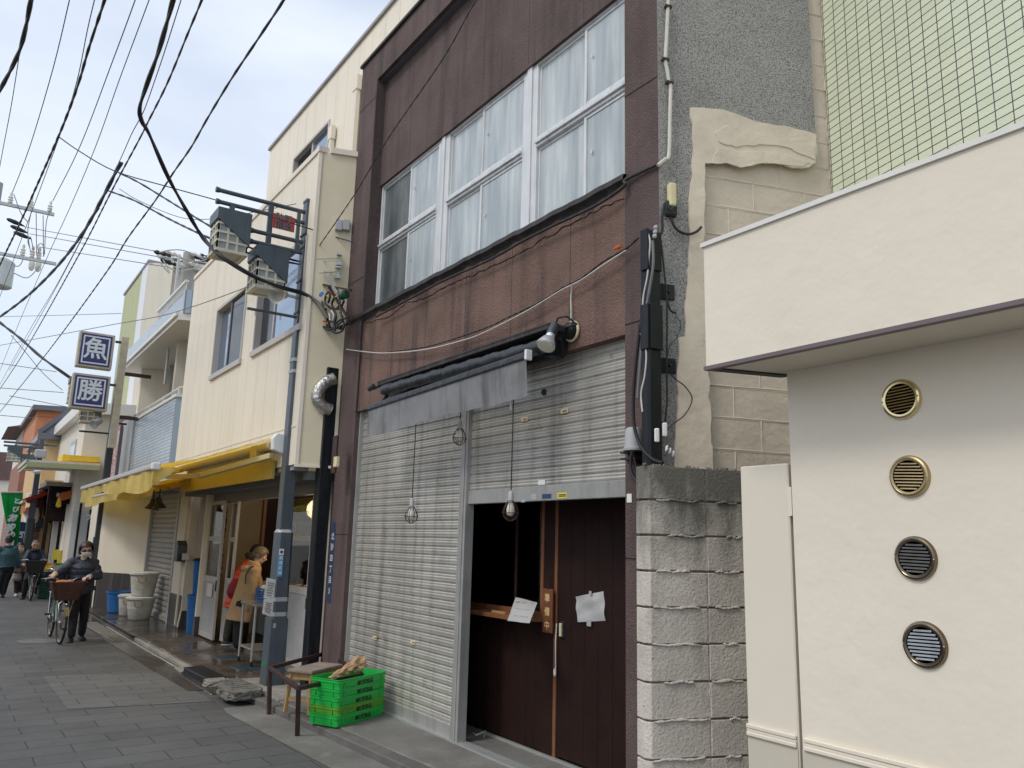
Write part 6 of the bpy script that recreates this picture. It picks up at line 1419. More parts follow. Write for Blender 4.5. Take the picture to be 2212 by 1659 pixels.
# ------------------------------------------------------------------ overhead wires
def twisted(pts, r, pitch=.35, n=2, strands=2, name='x', m='cable_black'):
    pitch *= 2.2; r *= .8
    L = 0; mb = MB(); pts = [Vector(p) for p in pts]; dense = [pts[0]]
    for a, c in zip(pts, pts[1:]):
        k = max(1, int((c-a).length/(pitch/6))); k = min(k, 60)
        for j in range(1, k+1): dense.append(a+(c-a)*j/k)
    for s in range(strands):
        o = []; acc = 0; prev = dense[0]
        for i, p in enumerate(dense):
            acc += (p-prev).length; prev = p; d = (dense[min(i+1, len(dense)-1)]-dense[max(i-1, 0)]).normalized(); u = d.cross(Vector((0, 0, 1))).normalized(); w = d.cross(u)
            ph = acc/pitch*2*math.pi+s*2*math.pi/strands; o.append(p+(u*math.cos(ph)+w*math.sin(ph))*r*.55)
        mb.tube(o, r, 5)
    return mb
def wire(label, pts, r=.010, tw=0, m='cable_black', sm=True, group='overhead wires along the street'):
    w = [P(*p) if len(p) == 4 else P(p[0], p[1], 'Z', p[2]) for p in pts]
    if sm: w = smooth_pts(w, 5)
    if pts[0][1] < 0: w.insert(0, w[0]+(w[0]-w[1]).normalized()*9)
    if pts[-1][0] <= 0 and len(pts[-1]) == 3: w.append(w[-1]+(w[-1]-w[-2]).normalized()*12)
    o = (twisted(w, r, tw) if tw else MB().tube(w, r, 6)).build('overhead_wire', m, None, smooth=True)
    return tag(o, label, 'wire', group)
H = 6.6
wire('thick cable at the top left corner of the sky, leaving the frame on the left', [(72, -25, H), (67, 0, H), (43, 107, H), (0, 195, H), (-25, 240, H)], .020, .5)
wire('thin wire below the thick cable at the top left corner', [(43, 110, H), (24, 230, H), (0, 357, H), (-12, 440, H)], .005)
wire('thin wire running from the top edge to the left insulator of the crossarm', [(157, -30, 8), (150, 0, 8), (114, 150, 8), (64, 318, 8), (27, 415, 8.1)], .007)
wire('thin wire hugging the left side of the heavy twisted bundle', [(210, -30, 7.2), (204, 0, 7.2), (189, 64, 7.2), (165, 180, 7.2), (130, 290, 7.2), (60, 480, 7.2), (0, 640, 7.2)], .006)
wire('heavy twisted cable bundle passing in front of the crossarms', [(233, -30, H), (226, 0, H), (191, 107, H), (168, 185, H), (133, 279, H), (86, 387, H), (44, 480, H), (0, 572, H), (-20, 620, H)], .014, .3)
wire('thin wire ending at the right insulator of the upper crossarm', [(301, -30, 8), (292, 0, 8), (241, 138, 8), (172, 318, 8), (114, 434, 8.1)], .007)
wire('thin wire right of the crossarm wire, sweeping down the sky', [(331, -30, 7.5), (322, 0, 7.5), (258, 172, 7.5), (206, 318, 7.5), (150, 451, 7.5), (100, 560, 7.5), (40, 700, 7.5), (0, 800, 7.5)], .006)
wire('thickest black cable bundle that bends and sags across to the lamp post', [(384, -35, 6.3), (374, 0, 6.3), (344, 107, 6.3), (318, 181, 6.2), (302, 232, 6.1), (306, 262, 6.0), (322, 290, 5.95), (365, 387, 5.6), (413, 473, 5.3), (473, 550, 'Y', 9.6)[:4] if False else (413, 473, 5.3)], .020, .6)
wire('thickest black cable sagging down past the lanterns to the tangle of wires', [(413, 473, 5.3), (440, 515, 'Y', 9.4), (473, 550, 'Y', 9.0), (515, 578, 'Y', 8.95), (559, 602, 'Y', 8.9), (610, 621, 'Y', 8.9), (655, 634, 'Y', 8.95), (685, 652, 'X', 3.2), (708, 690, 'X', 3.26)], .022, .6)
wire('thin wire beside the thickest bundle, from the top edge', [(400, -30, 7.2), (391, 0, 7.2), (357, 107, 7.2), (335, 172, 7.2), (310, 241, 7.2), (284, 290, 7.2), (254, 357, 7.2), (180, 510, 7.2), (100, 660, 7.2), (20, 800, 7.2)], .006)
wire('twisted wire right of the thickest bundle, running down the whole sky', [(446, -30, 6.8), (436, 0, 6.8), (404, 77, 6.8), (361, 181, 6.8), (318, 267, 6.8), (301, 301, 6.8), (241, 413, 6.8), (189, 516, 6.8), (142, 602, 6.8), (82, 709, 6.8), (40, 780, 6.8), (0, 840, 6.8)], .011, .3)
wire('rightmost twisted wire leaving the top edge beside the cream roof', [(625, -30, 6.5), (613, 0, 6.5), (559, 82, 6.5), (499, 172, 6.5), (447, 258, 6.5), (413, 318, 6.5), (374, 374, 6.5), (335, 434, 6.5), (275, 516, 6.5), (232, 585, 6.5), (142, 709, 6.5), (80, 790, 6.5), (0, 890, 6.5)], .012, .4)
wire('thick grey bundle starting mid sky and falling to the left edge', [(262, 352, 6.9), (249, 374, 6.9), (232, 408, 6.9), (185, 494, 6.9), (138, 559, 6.9), (86, 615, 6.9), (40, 655, 6.9), (0, 684, 6.9)], .026, .8)
wire('thin pale wire beside the thick grey bundle', [(215, 450, 7.0), (190, 490, 7.0), (120, 620, 7.0), (60, 720, 7.0), (0, 830, 7.0)], .006, m='cable_grey')
wire('wire crossing above the red sign to the brown building', [(129, 297, 6.6), (172, 327, 6.4), (249, 370, 6.1), (365, 404, 5.9), (473, 434, 5.75), (602, 473, 'Y', 9.0), (709, 507, 'X', 3.3), (762, 523, 'X', 3.5)], .007)
wire('upper twisted wire running to the lanterns', [(258, 374, 6.8), (301, 395, 6.5), (365, 434, 6.1), (456, 490, 'Y', 9.5), (540, 535, 'Y', 9.45), (650, 566, 'Y', 9.4)], .012, .3)
wire('lower twisted wire running behind the lanterns to the lamp post', [(236, 413, 6.8), (292, 434, 6.4), (365, 473, 5.9), (456, 516, 'Y', 9.5), (540, 548, 'Y', 9.45), (650, 572, 'Y', 9.4)], .013, .3)
wire('thin grey wire sagging towards the outer lantern', [(258, 408, 6.8), (301, 434, 6.5), (387, 469, 6.0), (460, 473, 'Y', 9.4), (530, 462, 'Y', 9.35), (640, 440, 'Y', 9.3)], .005, m='cable_grey')
for k, (a, c, d) in enumerate((((52, 490), (200, 517), (344, 544)), ((64, 505), (200, 531), (344, 555)), ((82, 533), (220, 555), (357, 576)))):
    wire(['uppermost of three parallel power lines crossing to the roof pole', 'middle one of three parallel power lines crossing to the roof pole', 'lowest of three parallel power lines crossing to the roof pole'][k], [(*a, 'Y', 30), (*d, 'Y', 21)], .011, sm=False, m='cable_grey')
wire('thin wire dipping from the cream shop to the far left over the blue signs', [(537, 619, 'X', 3.0), (430, 658, 'X', 2.9), (345, 683, 'Y', 16), (250, 700, 'Y', 18), (100, 728, 'Y', 22), (0, 746, 'Y', 26)], .008, m='cable_grey')
wire('thin level wire with a small clamp, left of the green panelled building', [(262, 677, 'Y', 22), (130, 681, 'Y', 26), (0, 684, 'Y', 30)], .008, m='cable_grey')
wire('thick cable sloping down to the blue shop signs from the left edge', [(-10, 690, 'Y', 24), (0, 697, 'Y', 24), (45, 732, 'Y', 22.5), (90, 772, 'Y', 21.5), (153, 817, 'Y', 21)], .030, .8)
for k, (pts, lab) in enumerate((([(0, 785), (122, 803)], 'first thin wire left of the sign reading with a fish character'), ([(24, 724), (53, 758), (93, 806), (135, 843)], 'thin wire curving below the thick cable towards the lower blue sign'), ([(0, 838), (138, 848)], 'thin level wire beside the middle of the lower blue sign'), ([(0, 872), (77, 880), (148, 892)], 'thin level wire just above the orange building'), ([(0, 897), (77, 904)], 'lowest thin wire left of the orange building'), ([(20, 855), (80, 866), (150, 880)], 'thin wire sloping to the roof of the orange building'))):
    wire(lab, [(x, y, 'Y', 34) for x, y in pts], .012, m='cable_grey')
wire('long thin wire slanting across the brown facade', [(1050, -20, 'X', 3.0), (1030, 0, 'X', 3.02), (1009, 34, 'X', 3.05), (953, 133, 'X', 3.1), (837, 301, 'X', 3.15), (768, 417, 'X', 3.2), (683, 541, 'X', 3.2)], .006, .12, group='wires on the brown facade')
z5a = lambda x, y: ((1300+x/1.58)/1.8228, (1100+y/1.58)/1.8228)
wire('cream wire sagging across the brown wall above the awning', [(*z5a(x, y), 'X', 3.50) for x, y in ((100, 435), (230, 452), (360, 458), (600, 435), (840, 375), (960, 330), (1100, 262), (1200, 210), (1320, 140), (1450, 60), (1560, 5), (1700, -90), (1840, -180))], .006, m='cable_white', group='wires on the brown facade')
wire('black twisted wire beside the cream one on the brown wall', [(*z5a(x, y), 'X', 3.50) for x, y in ((360, 452), (600, 420), (840, 348), (1000, 290), (1100, 240), (1250, 170), (1350, 115), (1450, 50), (1560, -5), (1700, -110), (1840, -190), (1920, -260))], .0055, .08, group='wires on the brown facade')
wire('cream wire dropping to the silver spotlight', [(*z5a(x, y), 'X', 3.535) for x, y in ((1502, 40), (1497, 120), (1499, 200), (1497, 290))], .006, m='cable_white', group='wires on the brown facade')
wire('thick grey cable under the upper window sill', [(813, 684, 'X', 3.49), (880, 648, 'X', 3.49), (960, 605, 'X', 3.49), (1060, 560, 'X', 3.49), (1130, 520, 'X', 3.49), (1200, 485, 'X', 3.49), (1290, 442, 'X', 3.49), (1348, 402, 'X', 3.5), (1352, 388, 'X', 3.52), (1420, 355, 'X', 3.53)], .013, m='flashing', group='wires on the brown facade')
def swire(label, pts, r=.006, m='cable_black', off=.03, name='overhead_wire'):
    o = MB().tube(smooth_pts([PS(x, y, p0, off) for x, y in pts], 6), r, 7).build('wall_cable' if True else name, m, None, smooth=True); return tag(o, label, 'cable', 'cables on the pebbledash corner')
CB = swire('white conduit running down the grey pebbledash wall', [(1444, 0), (1443, 17), (1440, 80), (1437.5, 129), (1441, 150), (1445, 176), (1448.6, 187), (1447, 260), (1445, 334), (1436, 345), (1421, 357)], .013, 'cable_white')
for k, (x, y) in enumerate(((1443, 15), (1437, 129), (1446, 179))): MB().obox(PS(x, y, p0, .03), SK, (0, 0, 1), SN, .05, .018, .03).build('clip', 'rust_frame', CB)
swire('black cable hanging from the cream cap and looping to the right', [(1450, 470), (1456, 488), (1468, 500), (1487, 506), (1505, 500), (1515, 490)], .009, off=.05)
swire('thin black wire hanging down beside the black duct', [(1427, 515), (1432, 560), (1440, 640), (1441, 700), (1440, 790), (1441, 860), (1437, 910)], .006, off=.05)
swire('short frayed cable end beside the upper bracket', [(1440, 645), (1448, 670), (1460, 676)], .007, off=.05)
swire('thin dark wire bowing out over the beige mortar', [(1440, 790), (1455, 815), (1480, 835), (1495, 862), (1480, 895), (1455, 915), (1440, 930)], .004, off=.06)
swire('thin green wire curling over the mortar edge', [(1441, 775), (1447, 745), (1462, 730), (1470, 700), (1458, 680)], .003, 'green_crate', off=.04)
swire('looped cable hanging from the duct top to the cream cap', [(1436, 440), (1430, 470), (1430, 500), (1420, 512)], .010, off=.06)
for k, (pts, r, m_, lab) in enumerate((([(1398, 497), (1404, 520), (1402, 560), (1398, 600), (1390, 640), (1388, 680)], .006, 'cable_white', 'white wire draped down the front of the tall duct'), ([(1410, 520), (1411, 570), (1404, 620), (1392, 690), (1385, 760), (1377, 860)], .009, 'cable_grey', 'grey cable running down the front of the tall duct'),
    ([(1383, 700), (1373, 790), (1368, 860), (1370, 920), (1385, 965), (1410, 992), (1432, 1000)], .011, 'cable_black', 'heavy black cable swooping below the grey cap'), ([(1384, 720), (1396, 760), (1393, 810), (1385, 850), (1388, 890)], .006, 'cable_white', 'pale wire wavering down the edge of the duct'),
    ([(1366, 975), (1362, 1000), (1366, 1025), (1380, 1045), (1388, 1052)], .010, 'cable_black', 'black cable end with a plug hanging by the block wall top'), ([(1385, 1052), (1391, 1120), (1389, 1200), (1391, 1300), (1389, 1400), (1391, 1500), (1392, 1659)], .022, 'black_paint', 'flaking black pipe running down between the pillar and the block wall'),
    ([(1384, 1110), (1382, 1180), (1386, 1260), (1386, 1340)], .006, 'address_blue', 'thin blue cable beside the flaking black pipe'), ([(1370, 990), (1380, 1020), (1400, 1020), (1415, 990)], .004, 'cable_black', 'thin wire loop beneath the grey cap'))):
    o = MB().tube(smooth_pts([P(x, y, 'X', 3.40 if k < 5 or k == 7 else 3.47) for x, y in pts], 6), r, 8).build('wall_cable', m_, None, smooth=True); tag(o, lab, 'cable', 'cables on the pebbledash corner')
q = P(1390, 1052, 'X', 3.38); tag(MB().lathe(q, (.0, -.4, -1), [(-.06, .012), (-.04, .018), (.03, .026), (.05, .02)], 12).build('cable_plug', 'black_rubber', None, smooth=True), 'black cable plug hanging against the left edge of the block wall', 'plug')
# ------------------------------------------------------------------ utility pole at the far left and the one behind the roofs
UP = thing('utility_pole', 'concrete utility pole with crossarms, insulators and a grey transformer at the left edge', 'utility pole', (0, 30, 0))
Yp = 30
def U(x, y, dy=0): return P(x, y, 'Y', Yp+dy)
tp = U(-6, 415); MB().tube([(tp.x, Yp+.2, 0), (tp.x, Yp+.2, tp.z+.4)], [.19, .13], 14).build('pole', 'pole_concrete', UP, smooth=True)
for k, (a, c) in enumerate((((-60, 424), (117, 466)), ((-60, 532), (121, 573)))):
    A_l, A_r = U(*a), U(*c); z = (U(0, 436 if k == 0 else 545).z+A_r.z)/2
    MB().box(A_l.x, A_r.x, Yp-.05, Yp+.05, z-.05, z+.05).build('crossarm', 'galv', UP)
    for (x, y) in (((24, 425), (67, 440), (108, 450)) if k == 0 else ((48, 553), (69, 556), (83, 560))):
        q = U(x, y); MB().lathe((q.x, Yp, z+.05), (0, 0, 1), [(0, .03), (.04, .08), (.08, .05), (.13, .085), (.17, .05), (.22, .08), (.26, .04), (.36, .05), (.42, .02)], 12).build('insulator', 'insulator', UP, smooth=True)
    if k: 
        for (x, y) in ((69, 570), (83, 575)): q = U(x, y); MB().lathe((q.x, Yp, z-.05), (0, 0, -1), [(0, .03), (.05, .09), (.25, .09), (.33, .04)], 12).build('fuse', 'insulator', UP, smooth=True)
q = U(8, 592); MB().lathe((q.x-.05, Yp-.1, q.z-.5), (0, 0, 1), [(0, .28), (.04, .33), (.85, .33), (.9, .28), (1.0, .1)], 24).build('transformer', 'galv', UP, smooth=True)
for (x, y) in ((32, 480), (40, 495), (47, 508)): q = U(x, y); b = MB(); b.lathe(q, (1, .0, -.25), [(-.25, .02), (-.18, .06), (.0, .075), (.12, .06), (.3, .015)], 10); b.build('line_cover', 'cable_black', UP, smooth=True)
for pts in ([(30, 420), (45, 460), (60, 480)], [(68, 455), (60, 500), (66, 545)], [(110, 452), (100, 480), (96, 550)], [(50, 560), (40, 575), (20, 570)], [(85, 575), (60, 600), (30, 590)], [(78, 460), (79, 550)], [(93, 465), (94, 555)], [(64, 535), (60, 520), (66, 512), (72, 540)], [(83, 545), (82, 530), (92, 528), (95, 552)]):
    MB().tube(smooth_pts([U(x, y, -.15) for x, y in pts]), .014, 5).build('jumper', 'cable_grey', UP, smooth=True)
UP2 = thing('utility_pole', 'concrete pole with insulators rising behind the rooftops', 'utility pole', tuple(P(408, 600, 'Y', 21).xy)+(0,))
q = P(405, 547, 'Y', 21); MB().tube([(q.x+.05, 21, 0), (q.x+.05, 21, q.z)], [.2, .15], 14).build('pole', 'pole_concrete', UP2, smooth=True)
for (x, y, m_) in ((352, 549, 'cable_black'), (358, 558, 'insulator'), (366, 567, 'cable_black'), (374, 549, 'insulator'), (430, 553, 'insulator'), (438, 560, 'cable_black'), (426, 574, 'insulator'), (382, 570, 'insulator'), (447, 556, 'cable_black')):
    q = P(x, y, 'Y', 20.8); MB().lathe(q, (1, 0, -.12), [(-.22, .02), (-.15, .06), (-.05, .04), (0, .07), (.08, .04), (.14, .06), (.2, .02)], 10).build('insulator', m_, UP2, smooth=True)
for pts in ([(344, 545), (370, 540), (400, 542), (440, 560)], [(352, 560), (366, 590), (344, 565)], [(380, 552), (420, 565), (447, 560)], [(360, 575), (385, 585), (430, 578)], [(345, 555), (400, 560), (445, 568)]):
    MB().tube(smooth_pts([P(x, y, 'Y', 20.7) for x, y in pts]), .016, 5).build('jumper', 'galv', UP2, smooth=True)
q = P(384, 580, 'Y', 19); tag(MB().tube([(q.x, 19, 5), (q.x, 19, q.z+.3)], .03, 6).build('antenna_mast', 'galv'), 'thin metal mast standing in front of the corrugated roof', 'mast')
# ------------------------------------------------------------------ blue shop signs
YS = 19.6
def S(x, y): return P(x, y, 'Y', YS)
for k, (c4_, ch, lab) in enumerate(((((165, 795), (243, 795), (248, 722), (170, 715)), '魚', 'upper square navy sign box with the white character for fish'), (((149, 882), (232, 888), (239, 812), (157, 805)), '勝', 'lower square navy sign box with a white character, below the fish one'))):
    q = [S(*p) for p in c4_]; cx_ = sum(p.x for p in q)/4; cz = sum(p.z for p in q)/4; w = .43
    w = (abs(q[1].x-q[0].x)+abs(q[2].x-q[3].x))/4; h = (abs(q[3].z-q[0].z)+abs(q[2].z-q[1].z))/4
    B = tag(MB().box(cx_-w, cx_+w, YS, YS+.22, cz-h, cz+h).build('sign_box', 'sign_frame', None, bevel=.015), lab, 'sign', 'navy sign boxes on one bracket')
    MB().box(cx_-w+.05, cx_+w-.05, YS-.006, YS-.001, cz-h+.05, cz+h-.05).build('sign_face', 'sign_navy', B)
    t = .028; b = MB()
    for (a, c, d, e) in ((-w+.09, w-.09, h-.12, h-.09), (-w+.09, w-.09, -h+.09, -h+.12)): b.box(cx_+a, cx_+c, YS-.009, YS-.0065, cz+d, cz+e)
    for (a, c) in ((-w+.09, -w+.12), (w-.12, w-.09)): b.box(cx_+a, cx_+c, YS-.009, YS-.0065, cz-h+.12, cz+h-.12)
    b.build('border', 'sign_white', B)
    text_mesh(ch, .50, (cx_, YS-.006, cz), (1, 0, 0), (0, 0, 1), .003, .010).build('lettering', 'sign_white', B)
qa, qb = S(250, 725), S(222, 960); SPp = thing('sign_post', 'pale square post carrying the navy sign boxes, fixed to the tiled balcony', 'post', (qa.x, YS+.1, 3))
MB().box(S(243, 880).x+.02, S(243, 880).x+.17, YS+.02, YS+.17, S(222, 965).z, S(250, 725).z).build('post', 'sign_frame', SPp)
for z in (4.2, 5.2): MB().box(S(243, 880).x+.17, 3.3, YS+.05, YS+.1, z, z+.08).build('bracket', 'rust_frame', SPp)
for z in (cz+.2, cz+1.2): MB().box(S(243, 880).x-.1, S(243, 880).x+.02, YS+.06, YS+.1, z, z+.05).build('bracket', 'rust_frame', SPp)
# dark lamp post behind the signs
yq = 20.6; ba = P(203, 1240, 'Y', yq); DP = thing('lamp_post', 'slim black lamp post behind the navy sign boxes', 'lamp post', (ba.x, yq, 0))
tpz = P(242, 820, 'Y', yq).z; zb1_ = P(206, 1160, 'Y', yq).z; zb2_ = P(222, 980, 'Y', yq).z; xb = ba.x
b = MB(); sqr(b, xb, yq, .21, .20, 0, zb1_, .3); b.build('base', 'pole_dark', DP)
b = MB(); sqr(b, xb, yq, .155, .15, zb1_, zb2_, .3); b.build('shaft', 'pole_dark', DP)
b = MB(); sqr(b, xb, yq, .15, .11, zb2_, tpz, .1); b.build('upper_shaft', 'pole_dark', DP)
c_ = P(168, 846, 'Y', yq); lantern('pale lattice lantern peeping out left of the lower navy sign', c_, 1, gl_, .37, .55)
c_ = P(195, 890, 'Y', yq); lantern('lattice lantern seen from below just under the lower navy sign', c_, 1, gl_, .40, .50)
z = P(200, 930, 'Y', yq).z; z = P(190, 899+33, 'Y', yq).z
a = P(171, 929, 'Y', yq); 
MB().tube([(a.x, yq, a.z-.02), (xb+.05, yq, a.z-.02)], .022, 8).build('banner_rod', 'pole_dark', DP, smooth=True)
q = P(210, 912, 'Y', yq-.2); tag(MB().lathe(q, (-.6, -.5, -.45), [(-.12, .05), (-.1, .07), (.05, .085), (.12, .11), (.13, .09), (.10, .0)], 18).build('loudspeaker', 'grey_plastic', None, smooth=True), 'grey horn loudspeaker on the slim black lamp post', 'loudspeaker')
MB().box(xb-.02, xb+.3, yq-.02, yq+.02, q.z+.02, q.z+.06).build('arm', 'pole_dark', DP)
# ------------------------------------------------------------------ far end of the street
def far_block(name, label, px, py, Y, top_py, m, depth=10, length=8, roof=None, zb=0, over=.4, side=None):
    c = P(px, py, 'Y', Y); zt = P(px, top_py, 'Y', Y).z
    T_ = thing(name, label, 'building', (c.x, Y, 0))
    MB().prism([(c.x, Y), sk(c.x, Y, depth), sk(c.x, Y+length, depth), (c.x, Y+length)], zb, zt).build('wall', m, T_)
    return T_, c.x, zt
g_far = None
F1, x1_, z1_ = far_block('cream_house', 'cream house with a sloping white parapet beyond the tiled building', 180, 950, 23.5, 890, 'far_cream', 8, 7)
zp0 = P(180, 905, 'Y', 23.2).z; zp1 = P(170, 880, 'Y', 23.2).z
b = MB(); b.prism([(x1_-.22, 23.3), sk(x1_-.22, 23.3, 8), sk(x1_-.22, 31, 8), (x1_-.22, 31)], z1_-.05, z1_+.24); b.build('parapet', 'coping_white', F1)
yv = P(158, 980, 'X', x1_).y; z0v, z1v = P(158, 1000, 'X', x1_).z, P(158, 955, 'X', x1_).z
Wn = MB().box(x1_-.03, x1_, yv-.6, yv+.6, z0v-.2, z1v).build('window', 'win_frame', F1); MB().box(x1_-.034, x1_-.031, yv-.52, yv+.52, z0v-.12, z1v-.08).build('pane', 'win_sky', Wn)
for (dz, xx) in ((-1.3, 2.6),): pass
F2, x2_, z2_ = far_block('ochre_house', 'ochre rendered house with a slate grey slatted roof', 98, 960, 30, 947, 'far_ochre', 8, 8)
b = MB(); c = Vector((x2_, 30, z2_)); b.extr([(x2_-.2, 29.8, z2_), (x2_+5, 28.1, z2_-.1), (x2_+5, 28.1, z2_+1.1), (x2_+.65, 29.6, z2_+1.0), (x2_-.2, 29.8, z2_+.2)], (0, 6, 0)); b.build('roof', 'roof_slat', F2)
b = MB(); b.beam((x2_-.25, 29.75, z2_+.05), (x2_+5, 28.0, z2_-.05), .1, .2); b.beam((x2_-.25, 29.75, z2_+.15), (x2_+.65, 29.5, z2_+1.05), .1, .14); b.build('eave', 'roof_slate', F2)
F3, x3_, z3_ = far_block('orange_house', 'tall orange clad building with a dark overhanging roof', 77, 920, 38, 886, 'far_orange', 9, 8)
b = MB(); b.prism([(x3_-.2, 37.8), sk(x3_-.2, 37.8, 10), sk(x3_-.2, 46.2, 10), (x3_-.2, 46.2)], z3_, z3_+.2); b.build('roof', 'roof_slate', F3)
b = MB(); b.prism([(x3_-.03, 37.95), sk(x3_-.03, 37.95, 9), sk(x3_-.03, 38.1, 9), (x3_-.03, 38.1)], z3_-1.8, z3_-1.6); b.build('band', 'roof_maroon', F3)
F4, x4_, z4_ = far_block('small_cream_house', 'small cream upper storey with a maroon roof left of the orange building', 51, 930, 46, 927, 'far_cream', 4, 6)
b = MB(); b.extr([(x4_-.7, 45.5, z4_), (x4_+5, 43.6, z4_), (x4_+5, 43.6, z4_+1.3)], (0, 7, 0)); b.build('roof', 'roof_maroon', F4)
F5, x5_, z5_ = far_block('brick_house', 'reddish brown rendered wall rising behind the far lantern post', 40, 1040, 40, 993, 'far_brick', 4.5, 8)
F6, x6_, z6_ = far_block('distant_house', 'low cream house with a brown corrugated upper storey at the end of the street', -60, 1040, 66, 1034, 'far_cream', 9, 8)
b = MB(); b.prism([(x6_, 65.8), (x6_+5.4, 64.2), (x6_+5.4, 74), (x6_, 74)], z6_, z6_+1.9); b.build('upper_storey', 'roof_maroon', F6)
b = MB(); b.prism([(x6_+3.6, 66.9), (x6_+6.4, 66.2), (x6_+6.4, 74), (x6_+3.6, 74)], z6_+1.9, z6_+4.2); b.build('tower', 'tan_wall', F6)
# far left side closing the street view
F7, x7_, z7_ = far_block('end_building', 'pale building closing the far end of the street behind the green banner', -10, 1100, 78, 1065, 'far_ochre', 14, 8)
# street level of the cream house
b = MB(); b.prism([(x1_-.02, 23.42), sk(x1_-.02, 23.42, 1.1), sk(x1_, 23.5, 1.1), (x1_-.02, 23.5)], 0, 2.2); b.build('shop_wall', 'far_grey', F1)
y_ = P(196, 1200, 'Y', 23.3).x; 
MB().box(y_-.16, y_+.24, 23.15, 23.3, 0, 2.25).build('door', 'wood_dark', F1)
SW = tag(MB().box(P(191, 1120, 'Y', 23.05).x, P(204, 1120, 'Y', 23.05).x+.25, 23.0, 23.08, P(195, 1134, 'Y', 23.05).z, P(195, 1110, 'Y', 23.05).z).build('shop_sign', 'pole_dark', None), 'dark green shop sign with a white character beside the black lamp post', 'sign')
text_mesh('木', .24, (P(197, 1120, 'Y', 23).x, 23.0, P(197, 1119, 'Y', 23).z), (1, 0, 0), (0, 0, 1), .003, .008).build('lettering', 'sign_white', SW)
b = MB(); b.tube([(P(174, 1100, 'Y', 23.2).x, 23.2, 0), (P(174, 1100, 'Y', 23.2).x, 23.2, 2.4)], .03, 8); b.build('pipe', 'wood_dark', F1)
# canopies at the far end
def canopy(name, label, xa, xb, Y, z, dz, m, L=2.5, mv=None, hv=.25, fr='win_frame'):
    T_ = thing(name, label, 'awning', ((xa+xb)/2, Y, z))
    MB().extr([(xa, Y, z), (xb, Y, z+dz), (xb, Y, z+dz+.05), (xa, Y, z+.05)], (0, L, 0)).build('canopy_cloth', m, T_)
    MB().extr([(xa, Y-.003, z-hv), (xb, Y-.003, z+dz-hv), (xb, Y-.003, z+dz), (xa, Y-.003, z)], (0, .02, 0)).build('side_flap', mv or m, T_)
    MB().box(xa-.05, xa+.02, Y, Y+L, z-.03, z+.06).build('front_bar', fr, T_)
    MB().box(xa-.02, xa-.0, Y, Y+L, z-hv, z-.03).build('valance', mv or m, T_)
    return T_
a, c = P(60, 1000, 'Y', 22.6), P(217, 1000, 'Y', 22.6); CN = canopy('flat_canopy', 'pale green flat shop canopy projecting over the street beyond the yellow awning', a.x, c.x, 22.6, P(140, 998, 'Y', 22.6).z-.05, .02, 'coping_white', 3, 'green_panel', .12)
a, c = P(137, 985, 'Y', 22.7), P(218, 985, 'Y', 22.7); tag(MB().box(a.x, c.x, 22.8, 24, P(180, 991, 'Y', 22.7).z-.05, P(180, 984, 'Y', 22.7).z).build('folded_awning', 'yellow_fabric'), 'yellow strip of folded awning lying above the pale green canopy', 'awning')
a, c = P(128, 1070, 'Y', 24.5), P(181, 1070, 'Y', 24.5); ON = canopy('orange_awning', 'small orange awning under a wooden eave past the yellow awning', a.x, c.x, 24.5, P(150, 1071, 'Y', 24.5).z, .22, 'orange_cloth', 2.5, 'orange_cloth', .17)
b = MB(); b.extr([(a.x, 24.49, P(150, 1071, 'Y', 24.5).z), (c.x, 24.49, P(150, 1071, 'Y', 24.5).z), (c.x, 24.9, P(150, 1057, 'Y', 24.5).z), (a.x+.12, 24.9, P(150, 1057, 'Y', 24.5).z)], (0, .02, 0)); b.build('top_cloth', 'orange_cloth', ON)
a, c = P(97, 1046, 'Y', 25), P(206, 1040, 'Y', 25); EV = thing('wooden_eave', 'weathered flat wooden eave above the orange awning', 'eave', (a.x, 25, a.z)); MB().box(a.x, c.x, 24.6, 28, a.z-.05, a.z+.06).build('roof', 'roof_edge', EV); MB().box(a.x+.12, c.x, 24.75, 25.3, a.z-.50, a.z-.05).build('beam', 'wood_dark', EV)
for x in (105, 158): q = P(x, 1060, 'Y', 24.8); MB().box(q.x, q.x+.09, 24.7, 24.8, .05, a.z-.05).build('post', 'wood_worn' if x > 120 else 'wood_dark', EV)
MB().prism([(P(104, 1100, 'Y', 25.5).x, 25.5), (P(206, 1100, 'Y', 25.5).x, 25.2), (P(206, 1100, 'Y', 25.5).x, 25.4), (P(104, 1100, 'Y', 25.5).x, 25.7)], 1.95, a.z-.05).build('fascia', 'wood_dark', EV)
x0_, x1q = P(118, 1180, 'Y', 26).x, P(170, 1180, 'Y', 26).x
MB().box(P(135, 1180, 'Y', 25).x, x1q+.0, 24.9, 25.0, 0, 2.0).build('shop_wall', 'far_cream', F1)
MB().box(P(114, 1180, 'Y', 26).x, P(136, 1180, 'Y', 26).x, 25.9, 26, 0, 2.0).build('doorway', 'wood_dark', F2)
MB().box(P(106, 1180, 'Y', 26).x, P(118, 1180, 'Y', 26).x, 25.7, 25.8, 0, 2.0).build('glass_front', 'grey_plastic', F2)
w0, w1 = P(76, 1180, 'Y', 27).x, P(108, 1180, 'Y', 27).x; MB().box(w0, w1+.3, 27, 27.2, 0, P(80, 1035, 'Y', 27).z).build('side_wall', 'far_ochre', F2)
w0, w1 = P(66, 1180, 'Y', 27.2).x, P(79, 1180, 'Y', 27.2).x; tag(MB().box(w0, w1, 26.9, 27.6, 0, P(80, 1060, 'Y', 27).z).build('brick_column', 'brick_column'), 'dark brick column beside the ochre wall behind the man on the bicycle', 'column')
